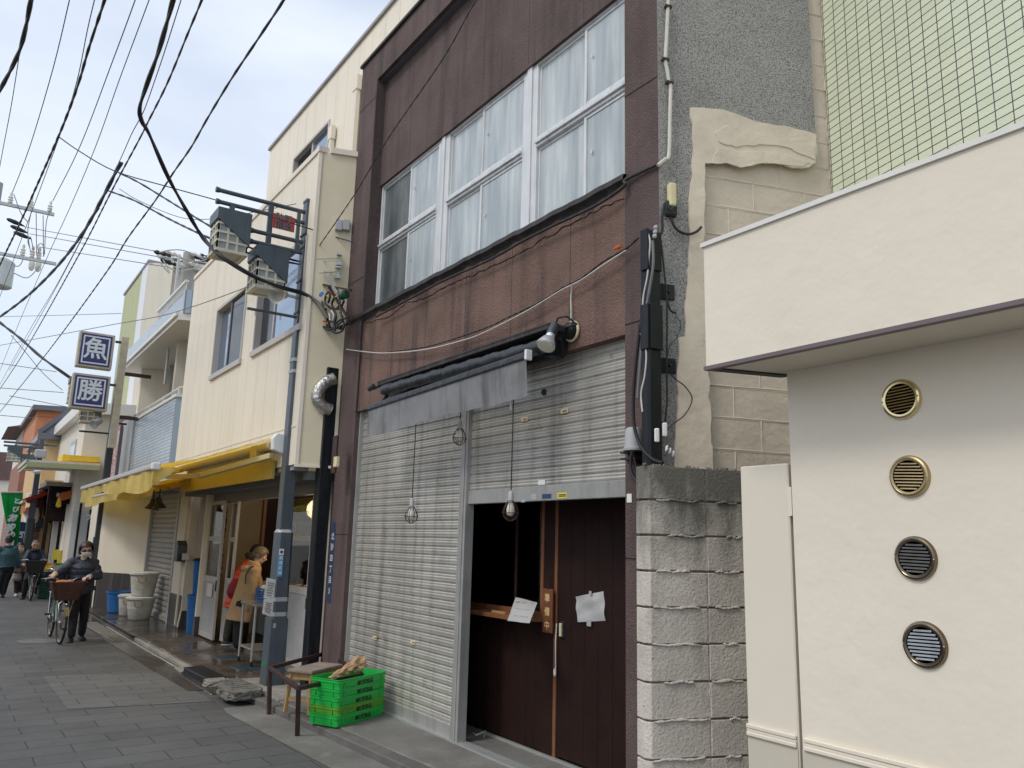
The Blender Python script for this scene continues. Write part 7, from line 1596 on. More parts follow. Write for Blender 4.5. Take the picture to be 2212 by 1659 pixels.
MB().tube([P(103, 1040, 'Y', 26.8), P(98, 1080, 'Y', 26.8), P(97, 1110, 'Y', 26.8), P(106, 1126, 'Y', 26.8), P(112, 1128, 'Y', 26.8)], .04, 7).build('pipe', 'wood_dark', F2, smooth=True)
MB().box(P(105, 1180, 'Y', 26.9).x, P(105, 1180, 'Y', 26.9).x+.06, 26.85, 26.9, 0, 1.9).build('pipe', 'wood_dark', F2)
q = P(84, 1130, 'Y', 26.9); tag(MB().box(q.x-.09, q.x+.09, 26.7, 26.95, q.z-.14, q.z+.14).build('meter', 'pole_dark', None, bevel=.02), 'dark electric meter on the ochre wall', 'meter')
a, c = P(54, 1085, 'Y', 26.0), P(122, 1062, 'Y', 26.0); RA = thing('red_awning', 'dark red awning sloping out over the stall with a peach front flap', 'awning', tuple(a))
MB().extr([a, c, c+Vector((0, 0, .09)), a+Vector((0, 0, .12))], (0, 3, 0)).build('canopy_cloth', 'red_cloth', RA)
f = P(33, 1109, 'X', a.x); f2 = P(33, 1103, 'X', a.x); MB().extr([a, Vector((a.x, 31, a.z)), Vector((a.x, 31, a.z-.33)), a-Vector((0, 0, .30))], (.02, 0, 0)).build('valance', 'peach_cloth', RA)
MB().beam(a+Vector((-.02, -.02, .02)), Vector((a.x, 31, a.z)), .08, .08).build('front_bar', 'win_frame', RA)
tag(MB().lathe(P(68, 1113, 'Y', 26.6), (0, 0, 1), [(-.24, .05), (-.2, .16), (0, .2), (.2, .16), (.24, .05)], 16).build('paper_lantern', 'white', None, smooth=True), 'white round paper lantern hanging behind the red awning', 'lantern')
tag(MB().lathe(P(68, 1075, 'Y', 26.6), (0, 0, 1), [(-.16, .09), (-.1, .12), (.1, .13), (.12, .1)], 16).build('paper_lantern', 'white', None, smooth=True), 'white cylindrical lantern above the red awning', 'lantern')
q = P(127, 1085, 'Y', 24.4); b = MB(); b.lathe(q, (0, 0, 1), [(-.14, .02), (-.10, .07), (.0, .055), (.13, .01)], 12); tag(b.build('cloth_bag', 'yellow_fabric', None, smooth=True), 'small yellow cloth tied at the corner of the orange awning', 'cloth')
# green banner
def gb(u_, v_):
    w = 1-v_; k = .5+(u_-.5)*(.14+.86*w**.7); px = 2+48*k+8*v_*.7; py = 1066+122*v_; q = P(px, py, 'Y', 27.5); q.y += .05*math.sin(u_*28)*(.4+v_); return q
b = MB(); b.grid(gb, 46, 22, .004); GB = tag(b.build('banner', 'green_cloth', None, smooth=True), 'large green cloth banner gathered to a point, with white characters', 'banner')
text_mesh('お茶し', .26, P(20, 1142, 'Y', 27.40), (1, 0, .05), (.15, 0, 1), .0, .012, True, .30).build('lettering', 'sign_white', GB)
text_mesh('とびきりの店', .17, P(30, 1128, 'Y', 27.36), (1, 0, .02), (0, 0, 1), .0, .01, True, .24).build('lettering', 'sign_white', GB)
a, c = P(2, 1064, 'Y', 27.5), P(50, 1064, 'Y', 27.5); MB().tube([a, c], .03, 8).build('rod', 'pole_concrete', GB)
# blue nobori banner
a, c = P(43, 1126, 'Y', 28.6), P(60, 1190, 'Y', 28.6); NB = tag(MB().box(P(41, 1150, 'Y', 28.6).x, P(60, 1150, 'Y', 28.6).x+.1, 28.6, 28.62, P(41, 1200, 'Y', 28.6).z, P(41, 1127, 'Y', 28.6).z).build('nobori_flag', 'blue_cloth', None), 'blue vertical shop flag with white lettering behind the far lamp post', 'flag')
text_mesh('中国', .26, (P(50, 1160, 'Y', 28.6).x, 28.59, P(50, 1160, 'Y', 28.6).z), (1, 0, 0), (0, 0, 1), .002, .008).build('lettering', 'sign_white', NB)
MB().box(P(41, 1150, 'Y', 28.6).x, P(60, 1150, 'Y', 28.6).x+.1, 28.59, 28.598, P(41, 1152, 'Y', 28.6).z, P(41, 1148, 'Y', 28.6).z).build('stripe', 'white', NB)
# far lantern post
yq3 = 26.3; ba = P(60, 1170, 'Y', yq3); LP3 = thing('lamp_post', 'distant grey lamp post with two lanterns on an arm, by the green banner', 'lamp post', (ba.x, yq3, 0)); zt3 = P(78, 948, 'Y', yq3).z
b = MB(); sqr(b, ba.x, yq3, .2, .2, 0, 2.0, .3); b.build('base', 'pole_dark', LP3)
b = MB(); sqr(b, ba.x, yq3, .15, .12, 2.0, zt3, .1); b.build('shaft', 'pole_grey', LP3)
for y in (954, 962):
    a, c = P(8, y, 'Y', yq3), P(124, y+3, 'Y', yq3); MB().tube([(a.x, yq3, a.z), (c.x if y < 960 else ba.x, yq3, a.z)], .03, 8).build('arm', 'pole_grey', LP3, smooth=True)
lantern('distant lattice lantern at the outer end of the far lamp arm', P(31, 981, 'Y', yq3), 1, gl_, .33, .40, P(8, 958, 'Y', yq3).z)
lantern('distant lattice lantern next to the far lamp post shaft', P(60, 1000, 'Y', yq3), 1, gl_, .33, .40, P(8, 958, 'Y', yq3).z)
q = P(88, 980, 'Y', yq3-.2); tag(MB().box(q.x-.15, q.x+.15, yq3-.25, yq3-.1, q.z-.12, q.z+.12).build('equipment_box', 'grey_plastic', None, bevel=.03), 'grey equipment box near the top of the distant lamp post', 'box')
for k, (x, y) in enumerate(((68, 1008), (80, 1019))): tag(MB().ball(P(x, y, 'Y', yq3-.3), .09, 12, (1.2, 1, .8)).build('camera_dome', 'white', None, smooth=True), ['white lamp head on the distant lamp post, the higher one', 'white dome camera on the distant lamp post, the lower one'][k], 'camera')
# produce stall
ST_ = thing('produce_stall', 'stall table of boxed vegetables over dark green crates', 'stall', (2.4, 25.0, 0))
ta, tc_ = P(88, 1230, 'Y', 24.2), P(135, 1228, 'Y', 24.2); MB().box(ta.x, tc_.x+.3, 24.2, 26, ta.z-.06, ta.z).build('tabletop', 'box_card', ST_)
for x in (ta.x+.05, tc_.x+.2): MB().box(x, x+.05, 24.25, 24.3, 0, ta.z-.06).build('leg', 'wood_dark', ST_)
MB().box(tc_.x-.3, tc_.x+.25, 24.3, 25.5, .05, ta.z-.1).build('skirt', 'green_crate', ST_)
for i in range(8):
    z = .02+i*.075
    o = MB().box(ta.x-.02, ta.x+.28, 23.8, 24.15, z, z+.066).build('stacked_crate', 'green_crate', None, bevel=.008); tag(o, ['lowest dark green crate of the stack under the produce stall', 'dark green crate second from the ground by the stall', 'dark green crate third from the ground by the stall', 'dark green crate fourth from the ground by the stall', 'dark green crate fourth from the top of the stall stack', 'dark green crate third from the top of the stall stack', 'dark green crate second from the top of the stall stack', 'topmost dark green crate of the stack by the stall'][i], 'crate', 'dark green crates by the stall')
rnd = random.Random(8)
for k, (m_, lab) in enumerate((('yellow_card', 'yellow box at the near left of the stall'), ('box_card', 'cardboard box of greens in the middle of the stall'), ('box_card', 'cardboard box of greens at the right of the stall'))):
    x = ta.x+.08+k*.30; T_ = thing('produce_box', lab, 'box', (x, 24.3, ta.z), 0, 'boxes on the stall')
    MB().box(x-.10, x+.16, 24.2, 24.6, ta.z+.002, ta.z+.10).build('box', m_, T_)
    b = MB()
    for i in range(30): b.ball((x-.08+rnd.random()*.22, 24.22+rnd.random()*.35, ta.z+.11+rnd.random()*.03), .025, 6)
    b.build('vegetables', 'veg_green' if k else 'orange_cloth', T_)
for k, (x, y, w, h) in enumerate(((119, 1198, .13, .26), (131, 1204, .14, .36))):
    q = P(x, y, 'Y', 24.8); b = MB(); b.obox(q, (1, 0, .25*k), (0, 0, 1), (0, 1, 0), w, h, .01); tag(b.build('price_card', 'yellow_card'), ['upright yellow price card at the stall', 'tilted yellow price card at the right of the stall'][k], 'card', 'price cards at the stall')

# ------------------------------------------------------------------ unseen row across the street, added for the shop glass to reflect
OP = thing('opposite_shop', 'unseen low tan shop across the street, added for the glass doors to reflect', 'building', (-4.2, 13, 0))
MB().box(-9, -4.2, 8.5, 24, 0, 4.6).build('wall', 'far_shop', OP)
MB().box(-4.22, -4.19, 9.5, 23, .1, 2.2).build('shopfront', 'win_dark', OP)
oa = MB(); oa.grid(lambda u_, v_: Vector((-4.2+1.1*v_, 9+14.5*u_, 3.05-.45*v_+.02*math.sin(u_*90))), 90, 4, .01); oa.build('awning', 'banner_cloth', OP, smooth=True)
oa = MB(); oa.grid(lambda u_, v_: Vector((-3.1+.03*math.sin(u_*120), 9+14.5*u_, 2.6-.35*v_)), 120, 3, .01); oa.build('valance', 'banner_cloth', OP, smooth=True)
# ------------------------------------------------------------------ people
def organic(mb, name, m, parent, vox=.010, sm=3):
    o = mb.build(name, m, parent)
    r = o.modifiers.new('remesh', 'REMESH'); r.mode = 'VOXEL'; r.voxel_size = vox; r.use_smooth_shade = True
    s = o.modifiers.new('smooth', 'SMOOTH'); s.iterations = sm; s.factor = .5
    bpy.context.view_layer.update(); dg = bpy.context.evaluated_depsgraph_get()
    me = bpy.data.meshes.new_from_object(o.evaluated_get(dg)); o.modifiers.clear(); old = o.data; o.data = me; bpy.data.meshes.remove(old); me.name = name
    for p in me.polygons: p.use_smooth = True
    return o
def limb(mb, pts, rs, n=12):
    pts = [Vector(p) for p in pts]
    mb.tube(pts, list(rs), n)
    for p, r in zip(pts, rs): mb.ball(p, r*.99, 10)
def loft(mb, rings, n=20):
    """rings: (centre, side vector, front vector, rx, ry)"""
    R = []
    for c, s, f, rx, ry in rings:
        R.append([mb.bm.verts.new(Vector(c)+Vector(s)*(math.cos(t)*rx)+Vector(f)*(math.sin(t)*ry)) for t in [2*math.pi*k/n for k in range(n)]])
    for a, b_ in zip(R, R[1:]):
        for k in range(n): mb.bm.faces.new((a[k], a[(k+1) % n], b_[(k+1) % n], b_[k]))
    mb.bm.faces.new(R[0][::-1]); mb.bm.faces.new(R[-1])
def hand(mb, wrist, d, palm_n, s=1.0, curl=.6, side=1):
    """palm leaves the wrist along d; fingers curl towards palm_n"""
    d = Vector(d).normalized(); pn = Vector(palm_n); pn = (pn-d*pn.dot(d)).normalized(); w = d.cross(pn)*side; W = Vector(wrist)
    mb.obox(W+d*.045*s, w, pn, d, .074*s, .026*s, .085*s)
    for i, L in enumerate((.072, .080, .076, .060)):
        o = W+d*.085*s+w*((i-1.5)*.019*s); a = curl*.5; p1 = o+(d*math.cos(a)+pn*math.sin(a))*L*.45*s; a2 = curl*1.4; p2 = p1+(d*math.cos(a2)+pn*math.sin(a2))*L*.32*s; a3 = curl*2.2; p3 = p2+(d*math.cos(a3)+pn*math.sin(a3))*L*.26*s
        mb.tube([o-d*.01*s, p1, p2, p3], [.0095*s, .0088*s, .0080*s, .0065*s], 8)
    t0 = W+d*.02*s-w*.034*s; t1 = t0+(d*.6-w*.75+pn*.3).normalized()*.038*s; t2 = t1+(d*.85-w*.1+pn*.5).normalized()*.032*s
    mb.tube([t0, t1, t2], [.0125*s, .011*s, .008*s], 8)
def head(mb, c, f, up, s=1.0):
    """skull, jaw, nose, ears facing f"""
    c = Vector(c); f = Vector(f).normalized(); up = Vector(up); up = (up-f*up.dot(f)).normalized(); sd = f.cross(up)
    M = Matrix((( sd.x, f.x, up.x, c.x), (sd.y, f.y, up.y, c.y), (sd.z, f.z, up.z, c.z), (0, 0, 0, 1)))
    def bl(p, r, sq):
        g = bmesh.ops.create_uvsphere(mb.bm, u_segments=18, v_segments=12, radius=1)
        for v in g['verts']: v.co = M @ Vector((p[0]*s+v.co.x*r*sq[0]*s, p[1]*s+v.co.y*r*sq[1]*s, p[2]*s+v.co.z*r*sq[2]*s))
    bl((0, -.008, .030), .090, (.86, 1.02, .98)); bl((0, .012, -.035), .070, (.86, .95, 1.02)); bl((0, .030, -.072), .036, (1, .95, .85))
    bl((0, .092, -.018), .013, (.95, 1.2, 1.25)); bl((0, .086, .006), .010, (.7, .9, 2.2)); bl((0, .078, -.054), .014, (1.5, .7, .55)); bl((0, .075, .028), .018, (2.6, .6, .5))
    for k in (-1, 1): bl((k*.078, -.008, -.008), .022, (.35, .75, 1.25)); bl((k*.045, .055, -.012), .026, (.9, .9, .8))
    return M
def eyes(P_, M, s=1.0, m='shoe_dark'):
    b = MB()
    for k in (-1, 1): b.ball(M @ Vector((k*.031*s, .080*s, .006*s)), .0085*s, 8, (1.3, 1, .7)); 
    b.build('eye', m, P_)
    b = MB()
    for k in (-1, 1): b.tube([M @ Vector((k*.016*s, .089*s, .027*s)), M @ Vector((k*.034*s, .088*s, .031*s)), M @ Vector((k*.05*s, .078*s, .026*s))], .0035*s, 5)
    b.build('eyebrow', 'hair_black', P_)
def cap_hair(P_, M, m, s=1.0, low=-.06, front=.045, thick=.012, name='hair', fringe=True):
    """hair shell around the skull, open at the face"""
    mb = MB(); g = bmesh.ops.create_uvsphere(mb.bm, u_segments=26, v_segments=18, radius=1)
    for v in g['verts']:
        x, y, z = v.co; v.co = Vector((x*(.082+thick), y*(.094+thick)-.012, z*(.092+thick)+.032))
    for z_, r_, yy in ((-.02, .07, -.045), (-.05, .06, -.05)):
        if z_ > low-.001:
            mb.ball((0, yy, z_), r_+thick, 12, (1.1, .85, .9))
    dl = [v for v in mb.bm.verts if (v.co.y > front and v.co.z < .062) or v.co.z < low or (v.co.y > .02 and v.co.z < .01)]
    bmesh.ops.delete(mb.bm, geom=dl, context='VERTS')
    fc = mb.bm.faces[:]; bmesh.ops.solidify(mb.bm, geom=fc, thickness=.008)
    rnd = random.Random(2)
    for v in mb.bm.verts: v.co += Vector((rnd.uniform(-.0025, .0025), rnd.uniform(-.0025, .0025), rnd.uniform(-.002, .002)))
    mb.bm.transform(M @ Matrix.Scale(s, 4)); return mb.build(name, m, P_, smooth=True, ang=70)
def shoe(P_, ank, toe_dir, m='shoe_dark', s=1.0, z=0, name='shoe', sole=None):
    d = Vector(toe_dir); d.z = 0; d.normalize(); a = Vector(ank); w = Vector((-d.y, d.x, 0)); g = Vector((a.x, a.y, z)); rings = []
    mb = MB()
    for t, hw, h in ((-.065, .024, .05), (-.05, .034, .065), (.0, .037, .072), (.05, .042, .058), (.10, .046, .042), (.145, .042, .034), (.170, .024, .024)):
        c = g+d*t*s; rings.append([mb.bm.verts.new(c+w*(x*hw*s)+Vector((0, 0, y*h*s))) for x, y in ((-1, .02), (-1, .45), (-.6, .95), (0, 1.05), (.6, .95), (1, .45), (1, .02))])
    for r0, r1 in zip(rings, rings[1:]):
        for k in range(7): mb.bm.faces.new((r0[k], r0[(k+1) % 7], r1[(k+1) % 7], r1[k]))
    mb.bm.faces.new(rings[0][::-1]); mb.bm.faces.new(rings[-1]); o = mb.build(name, m, P_, smooth=True, ang=60)
    if sole:
        b = MB(); b.obox(g+d*.05*s+Vector((0, 0, .010)), d, w, (0, 0, 1), .235*s, .088*s, .022); b.build('sole', sole, o, bevel=.008)
    return o
def person(label, base, J, f, hf, hs=1.0, up=(0, 0, 1), jacket=None, trousers=None, skin='skin', shoes='shoe_dark', gz=0.0, hem=0, jr=1.0, sole=None, group=None, toe=None, hands=None, tight=1.0, trt=1.0, vox=.010, coat_flare=1.0):
    """J: world joints; f: chest direction; hf: face direction"""
    T_ = thing('person', label, 'person', (base[0], base[1], gz), 0, group)
    f = Vector(f).normalized(); f.z = 0; J = {k: Vector(v) for k, v in J.items()}
    def sf(c0, c1): d = (c1-c0).normalized(); s = f.cross(d).normalized()*1; return s, d.cross(s).normalized()
    mb = MB(); s1, f1 = sf(J['pelvis'], J['chest'])
    loft(mb, [(J['pelvis']-(J['chest']-J['pelvis']).normalized()*.07, s1, f1, .13, .10), (J['pelvis'], s1, f1, .15, .11), (J['pelvis'].lerp(J['chest'], .5), s1, f1, .125, .095), (J['chest'], s1, f1, .15, .105), (J['neck'].lerp(J['chest'], .35), s1, f1, .12, .075)])
    limb(mb, [J['chest'].lerp(J['neck'], .6), J['neck'], J['head']+(J['neck']-J['head'])*.35], [.06, .05, .048])
    M = head(mb, J['head'], hf, up, hs)
    for k in 'LR':
        sh, el, wr, hp, kn, an = [J[n+k] for n in ('sh', 'el', 'wr', 'hip', 'knee', 'ank')]
        limb(mb, [J['chest'].lerp(J['neck'], .5), sh, el, wr], [.05, .045, .036, .025]); limb(mb, [hp, kn, an], [.075, .05, .035])
        mb.ball(an+Vector((0, 0, -.01)), .034, 8)
        hd = hands[k] if hands else ((wr-el), f); hand(mb, wr, hd[0], hd[1], hs, hd[2] if len(hd) > 2 else .5, -1 if k == 'L' else 1)
    body = organic(mb, 'body', skin, T_, .0085, 1)
    if jacket:
        m, slv = jacket[0], jacket[1]; mb = MB(); c0, c1 = J['pelvis'], J['chest']; d = (c1-c0).normalized()
        hz_ = J['hem'] if 'hem' in J else c0-d*.06
        bot = hz_
        sx, fx = sf(bot, c0) if (c0-bot).length > .05 else (s1, f1)
        R = [(bot, sx, fx, .185*jr*coat_flare, .145*jr*coat_flare), (bot.lerp(c0, .5), sx, fx, .18*jr*(1+coat_flare)/2, .14*jr*(1+coat_flare)/2), (c0, s1, f1, .172*jr, .135*jr), (c0.lerp(c1, .5), s1, f1, .168*jr, .130*jr), (c1, s1, f1, .182*jr, .132*jr), (c1.lerp(J['neck'], .55), s1, f1, .155*jr, .10*jr), (c1.lerp(J['neck'], .9), s1, f1, .085, .075), (J['neck']+d*.012, s1, f1, .066, .064)]
        loft(mb, R)
        for k in 'LR':
            sh, el, wr = J['sh'+k], J['el'+k], J['wr'+k]; w2 = el.lerp(wr, slv)
            limb(mb, [c1.lerp(J['neck'], .45), sh, sh.lerp(el, .5), el, el.lerp(w2, .5), w2], [.075*jr, .074*jr, .068*jr, .060*jr, .056*jr, .046*jr])
        if 'quilt' in jacket:
            for v in mb.bm.verts: v.co += Vector((0, 0, 0))
        jk = organic(mb, 'jacket' if 'coat' not in jacket else 'coat', m, T_, .0125, 4)
        if 'quilt' in jacket:
            for v in jk.data.vertices:
                n_ = v.normal; v.co += n_*(.010*abs(math.sin(v.co.z*math.pi/.085))-.004)
    if trousers:
        mb = MB(); loft(mb, [(J['pelvis']+Vector((0, 0, .10)), s1, f1, .150, .115), (J['pelvis'], s1, f1, .165*trt, .125*trt), (J['pelvis']-Vector((0, 0, .08)), s1, f1, .158*trt, .12*trt)])
        for k in 'LR':
            hp, kn, an = J['hip'+k], J['knee'+k], J['ank'+k]
            limb(mb, [hp, hp.lerp(kn, .5), kn, kn.lerp(an, .5), an+(kn-an).normalized()*.03], [.092*tight, .085*tight, .070*tight, .064*tight, .058*tight])
        organic(mb, 'trousers', trousers, T_, .011, 3)
    for k in 'LR': shoe(T_, J['ank'+k]-Vector((0, 0, 0)), toe.get(k, f) if toe else f, shoes, 1.0, J['ank'+k].z-.075, sole=sole)
    return T_, M, J
def PY(x, y, Y): return P(x, y, 'Y', Y)
def mask(P_, M, s=1.0):
    mb = MB(); mb.grid(lambda u_, v_: M @ (Vector((math.sin((u_-.5)*2.3)*.078, .048+.055*math.cos((u_-.5)*2.3)+.012*math.sin(v_*math.pi), -.088+.080*v_))*s), 14, 8, .003); o = mb.build('face_mask', 'mask_white', P_, smooth=True)
    b = MB()
    for k in (-1, 1): b.tube([M @ (Vector((k*.072, .052, -.025))*s), M @ (Vector((k*.085, .0, -.005))*s)], .0018, 4)
    b.build('ear_loop', 'mask_white', o); return o
# woman wheeling her bicycle
Yw = 14.65
g0 = 0.0
J = dict(pelvis=PY(172, 1268, Yw), chest=PY(176, 1226, Yw-.02), neck=PY(179, 1207, Yw-.02), head=PY(186.5, 1190, Yw-.03),
    shR=PY(155, 1216, Yw-.02), elR=PY(135, 1233, Yw-.10), wrR=PY(119, 1240, Yw-.28), shL=PY(202, 1216, Yw), elL=PY(212, 1244, Yw-.10), wrL=PY(192, 1247, Yw-.33),
    hipR=PY(164, 1275, Yw), hipL=PY(183, 1275, Yw), kneeR=PY(160, 1325, Yw-.05), kneeL=PY(182, 1325, Yw+.05), ankR=PY(154, 1374, Yw-.10), ankL=PY(176, 1371, Yw+.12))
J['ankR'].z = .078; J['ankL'].z = .085; J['hem'] = PY(176, 1283, Yw)
J['head'].z = PY(186, 1190, Yw).z
WMN, M, _ = person('woman in a navy padded jacket, face mask and dark glasses wheeling a mint bicycle', (J['pelvis'].x, Yw), J, (-.15, -1, 0), (.0, -1, -.05), 1.0, (-.05, 0, 1), ('navy_down', .82, 'quilt'), 'black_cloth', 'skin_pale', toe={'L': Vector((.15, -1, 0)), 'R': Vector((-.25, -1, 0))}, jr=1.2,
    hands={'R': (Vector((-.35, -.9, -.1)), Vector((0, -.2, -1)), .9), 'L': (Vector((-.7, -.7, -.05)), Vector((0, -.2, -1)), .9)})
cap_hair(WMN, M, 'hair_brown', 1.08, -.075, .055, .024)
mask(WMN, M); b = MB()
for k in (-1, 1): b.ball(M @ Vector((k*.034, .084, .004)), .029, 12, (1.15, .35, .85))
b.tube([M @ Vector((-.012, .094, .008)), M @ Vector((.012, .094, .008))], .003, 5); b.build('sunglasses', 'lens_dark', WMN, smooth=True)
for k in 'RL':
    a, c = J['el'+k].lerp(J['wr'+k], .62), J['wr'+k]+(J['wr'+k]-J['el'+k]).normalized()*.02
    mb = MB(); limb(mb, [a, a.lerp(c, .5), c], [.050, .046, .040]); organic(mb, 'arm_warmer', 'glove', WMN, .009, 3)
mb = MB(); limb(mb, [J['neck']-Vector((0, .02, .035)), J['neck']+Vector((0, -.015, .02))], [.062, .060]); organic(mb, 'scarf', 'glove', WMN, .009, 3)
mb = MB(); mb.tube([J['neck']+Vector((.075*math.cos(t), .075*math.sin(t), .02+.0*math.sin(t))) for t in [2*math.pi*k/16+R_(300) for k in range(1, 14)]], .026, 8); mb.build('collar', 'navy_down', WMN, smooth=True)
# ------------------------------------------------------------------ bicycles
def bicycle(label, front, rear, frame_m, basket_m, steer=0.0, bw=.44, r=.325, group='bicycles in the street', bask=.27, lean=Vector((0, 0, 0)), childseat=False):
    front, rear = Vector(front), Vector(rear); front.z = rear.z = 0; d = (front-rear); wb = d.length; d.normalize(); w = Vector((-d.y, d.x, 0)); z = (Vector((0, 0, 1))+lean).normalized()
    B = thing('bicycle', label, 'bicycle', ((front.x+rear.x)/2, (front.y+rear.y)/2, 0), 0, group)
    fd = (d*math.cos(steer)+w*math.sin(steer)); fw = Vector((-fd.y, fd.x, 0))
    def pt(a, h, s=0): return rear+d*a+z*h+w*s
    for c, dd, ww in ((front+z*r, fd, fw), (rear+z*r, d, w)):
        Wd = MB().tube([c+dd*(math.cos(t)*(r-.018))+z*(math.sin(t)*(r-.018)) for t in [2*math.pi*k/36 for k in range(36)]], .018, 8, closed=True).build('wheel', 'tyre', B, smooth=True)
        MB().tube([c+dd*(math.cos(t)*(r-.040))+z*(math.sin(t)*(r-.040)) for t in [2*math.pi*k/36 for k in range(36)]], .009, 6, closed=True).build('rim', 'chrome', Wd, smooth=True)
        b = MB(); b.lathe(c-ww*.045, ww, [(0, .012), (.02, .022), (.07, .022), (.09, .012)], 10)
        for k in range(28):
            t = 2*math.pi*k/28; s = .022*(1 if k % 2 else -1); b.tube([c+ww*s, c+dd*(math.cos(t)*(r-.045))+z*(math.sin(t)*(r-.045))], .0012, 3, cap=False)
        b.build('spoke', 'chrome', Wd)
        mb = MB(); a0, a1 = (R_(15), R_(195)) if dd is d else (R_(20), R_(160))
        prev = None; rg = []
        for k in range(25):
            t = a0+(a1-a0)*k/24; o = c+dd*(math.cos(t)*(r+.012))+z*(math.sin(t)*(r+.012)); rg.append((o-ww*.026, o+ww*.026))
        for (p0_, p1_), (q0, q1) in zip(rg, rg[1:]): mb.face((p0_, p1_, q1, q0))
        bmesh.ops.solidify(mb.bm, geom=mb.bm.faces[:], thickness=.002); mb.build('mudguard', 'chrome' if frame_m != 'bike_black' else frame_m, B)
    bb = pt(wb*.43, .28); sc_t = pt(wb*.30, .66); st = pt(wb*.25, .80); ht = front+z*.78-fd*.13; hb = front+z*.62-fd*.09; cr_ = front+z*.66-fd*.10
    b = MB(); b.tube([hb, ht], .019, 8); b.tube([ht-z*.07, pt(wb*.62, .34), bb], .019, 8); b.tube([bb, sc_t], .016, 8)
    for s in (-1, 1): b.tube([bb+w*s*.03, rear+z*r+w*s*.055], .009, 6); b.tube([sc_t-z*.02+w*s*.012, rear+z*r+w*s*.055], .009, 6)
    b.build('frame', frame_m, B, smooth=True)
    b = MB()
    for s in (-1, 1): b.tube([hb+fw*s*.01, hb+fw*s*.05-z*.03, front+z*r+fw*s*.052], .011, 7)
    b.build('fork', frame_m if frame_m == 'bike_black' else 'chrome', B, smooth=True)
    b = MB(); b.tube([ht, ht+z*.13-fd*.02], .012, 8)
    for s in (-1, 1): b.tube(smooth_pts([ht+z*.13-fd*.02, ht+z*.15+fd*.04+fw*s*.07, ht+z*.20+fd*.03+fw*s*.17, ht+z*.18-fd*.10+fw*s*.26, ht+z*.17-fd*.20+fw*s*.275], 4), .011, 7)
    HB = b.build('handlebar', 'chrome', B, smooth=True)
    for s in (-1, 1): MB().tube([ht+z*.173-fd*.12+fw*s*.265, ht+z*.17-fd*.24+fw*s*.28], .016, 8).build('grip', 'black_rubber', HB, smooth=True); MB().tube([ht+z*.165-fd*.09+fw*s*.25, ht+z*.14-fd*.18+fw*s*.24], .005, 5).build('brake_lever', 'chrome', HB)
    b = MB(); sx = pt(wb*.24, .83)
    loft(b, [(sx+d*.15, w, z, .02, .02), (sx+d*.08, w, z, .035, .03), (sx-d*.02, w, z, .075, .04), (sx-d*.10, w, z, .10, .045), (sx-d*.13, w, z, .06, .03)], 12); b.tube([sc_t, sx], .012, 6); b.build('saddle', 'black_rubber', B, smooth=True)
    b = MB(); 
    for s in (-1, 1): b.tube([pt(-.20, .70, s*.06), pt(wb*.26, .70, s*.05)], .006, 5); b.tube([pt(-.1, .70, s*.06), rear+z*r+w*s*.06], .005, 5)
    for k in range(5): b.tube([pt(-.2+k*.09, .70, -.06), pt(-.2+k*.09, .70, .06)], .005, 5)
    b.build('rear_rack', 'chrome' if frame_m != 'bike_black' else 'bike_black', B)
    # crank and pedals
    b = MB(); b.lathe(bb-w*.06, w, [(0, .085), (.004, .085)], 20); b.build('chainring', 'chrome', B)
    for s, u_ in ((1, 1), (-1, -1)):
        b = MB(); e = bb+w*(s*.075)+(d*.5-z*.85)*(u_*.165)*.8; b.beam(bb+w*s*.07, e, .02, .012); b.obox(e+w*s*.05, d, w, z, .09, .075, .025); b.build('pedal', 'bike_black', B)
    MB().box(0, 0, 0, 0, 0, 0).bm.free()
    # basket in front of the handlebar
    c0 = front+fd*.10+z*.66; bt, tp = .155, bw/2
    mb = MB(); hB = bask
    bot = [c0+fw*(sx_*bt)+fd*(sy_*.10) for sx_, sy_ in ((-1, -1), (1, -1), (1, 1), (-1, 1))]; top = [c0+fw*(sx_*tp)+fd*(sy_*.15)+z*hB for sx_, sy_ in ((-1, -1), (1, -1), (1, 1), (-1, 1))]
    vb_ = [mb.bm.verts.new(p) for p in bot]; vt = [mb.bm.verts.new(p) for p in top]; mb.bm.faces.new(vb_)
    for i in range(4): mb.bm.faces.new((vb_[i], vb_[(i+1) % 4], vt[(i+1) % 4], vt[i]))
    bmesh.ops.bevel(mb.bm, geom=[e for e in mb.bm.edges if abs((e.verts[0].co-e.verts[1].co).normalized().z) > .5], offset=.04, segments=3, affect='EDGES')
    bmesh.ops.solidify(mb.bm, geom=mb.bm.faces[:], thickness=.008); BKT = mb.build('basket', basket_m, B, smooth=True, ang=40)
    mb = MB(); mb.tube(top, .009, 6, closed=True); mb.build('rim', basket_m, BKT)
    b = MB(); b.ball(front+fd*.17+z*.60, .035, 10, (1, 1, .8)); b.tube([front+fd*.1+z*.64, front+fd*.16+z*.60], .008, 5); b.build('headlight', 'chrome', B, smooth=True)
    b = MB()
    for s in (-1, 1): b.tube([front+z*r+fw*s*.06, c0+fw*s*.12-fd*.05], .006, 5)
    b.build('basket_stay', 'chrome', B)
    b = MB(); b.tube([rear+z*.30+w*.08, rear+z*.02+w*.10-d*.03], .008, 6); b.build('kickstand', 'chrome', B)
    return B, c0, fw, fd
fw_, rw_ = P(127, 1392, 'Z', 0), P(108, 1377, 'Z', 0); dd_ = (fw_-rw_); dd_.z = 0; dd_ = Vector((.03, -1, 0)).normalized(); rw_ = fw_-dd_*1.08
BK1, c0b, fwb, fdb = bicycle('mint green city bicycle with a large brown front basket, wheeled by the masked woman', fw_, rw_, 'bike_mint', 'basket_brown', .06, .47, bask=.27)
mb = MB()
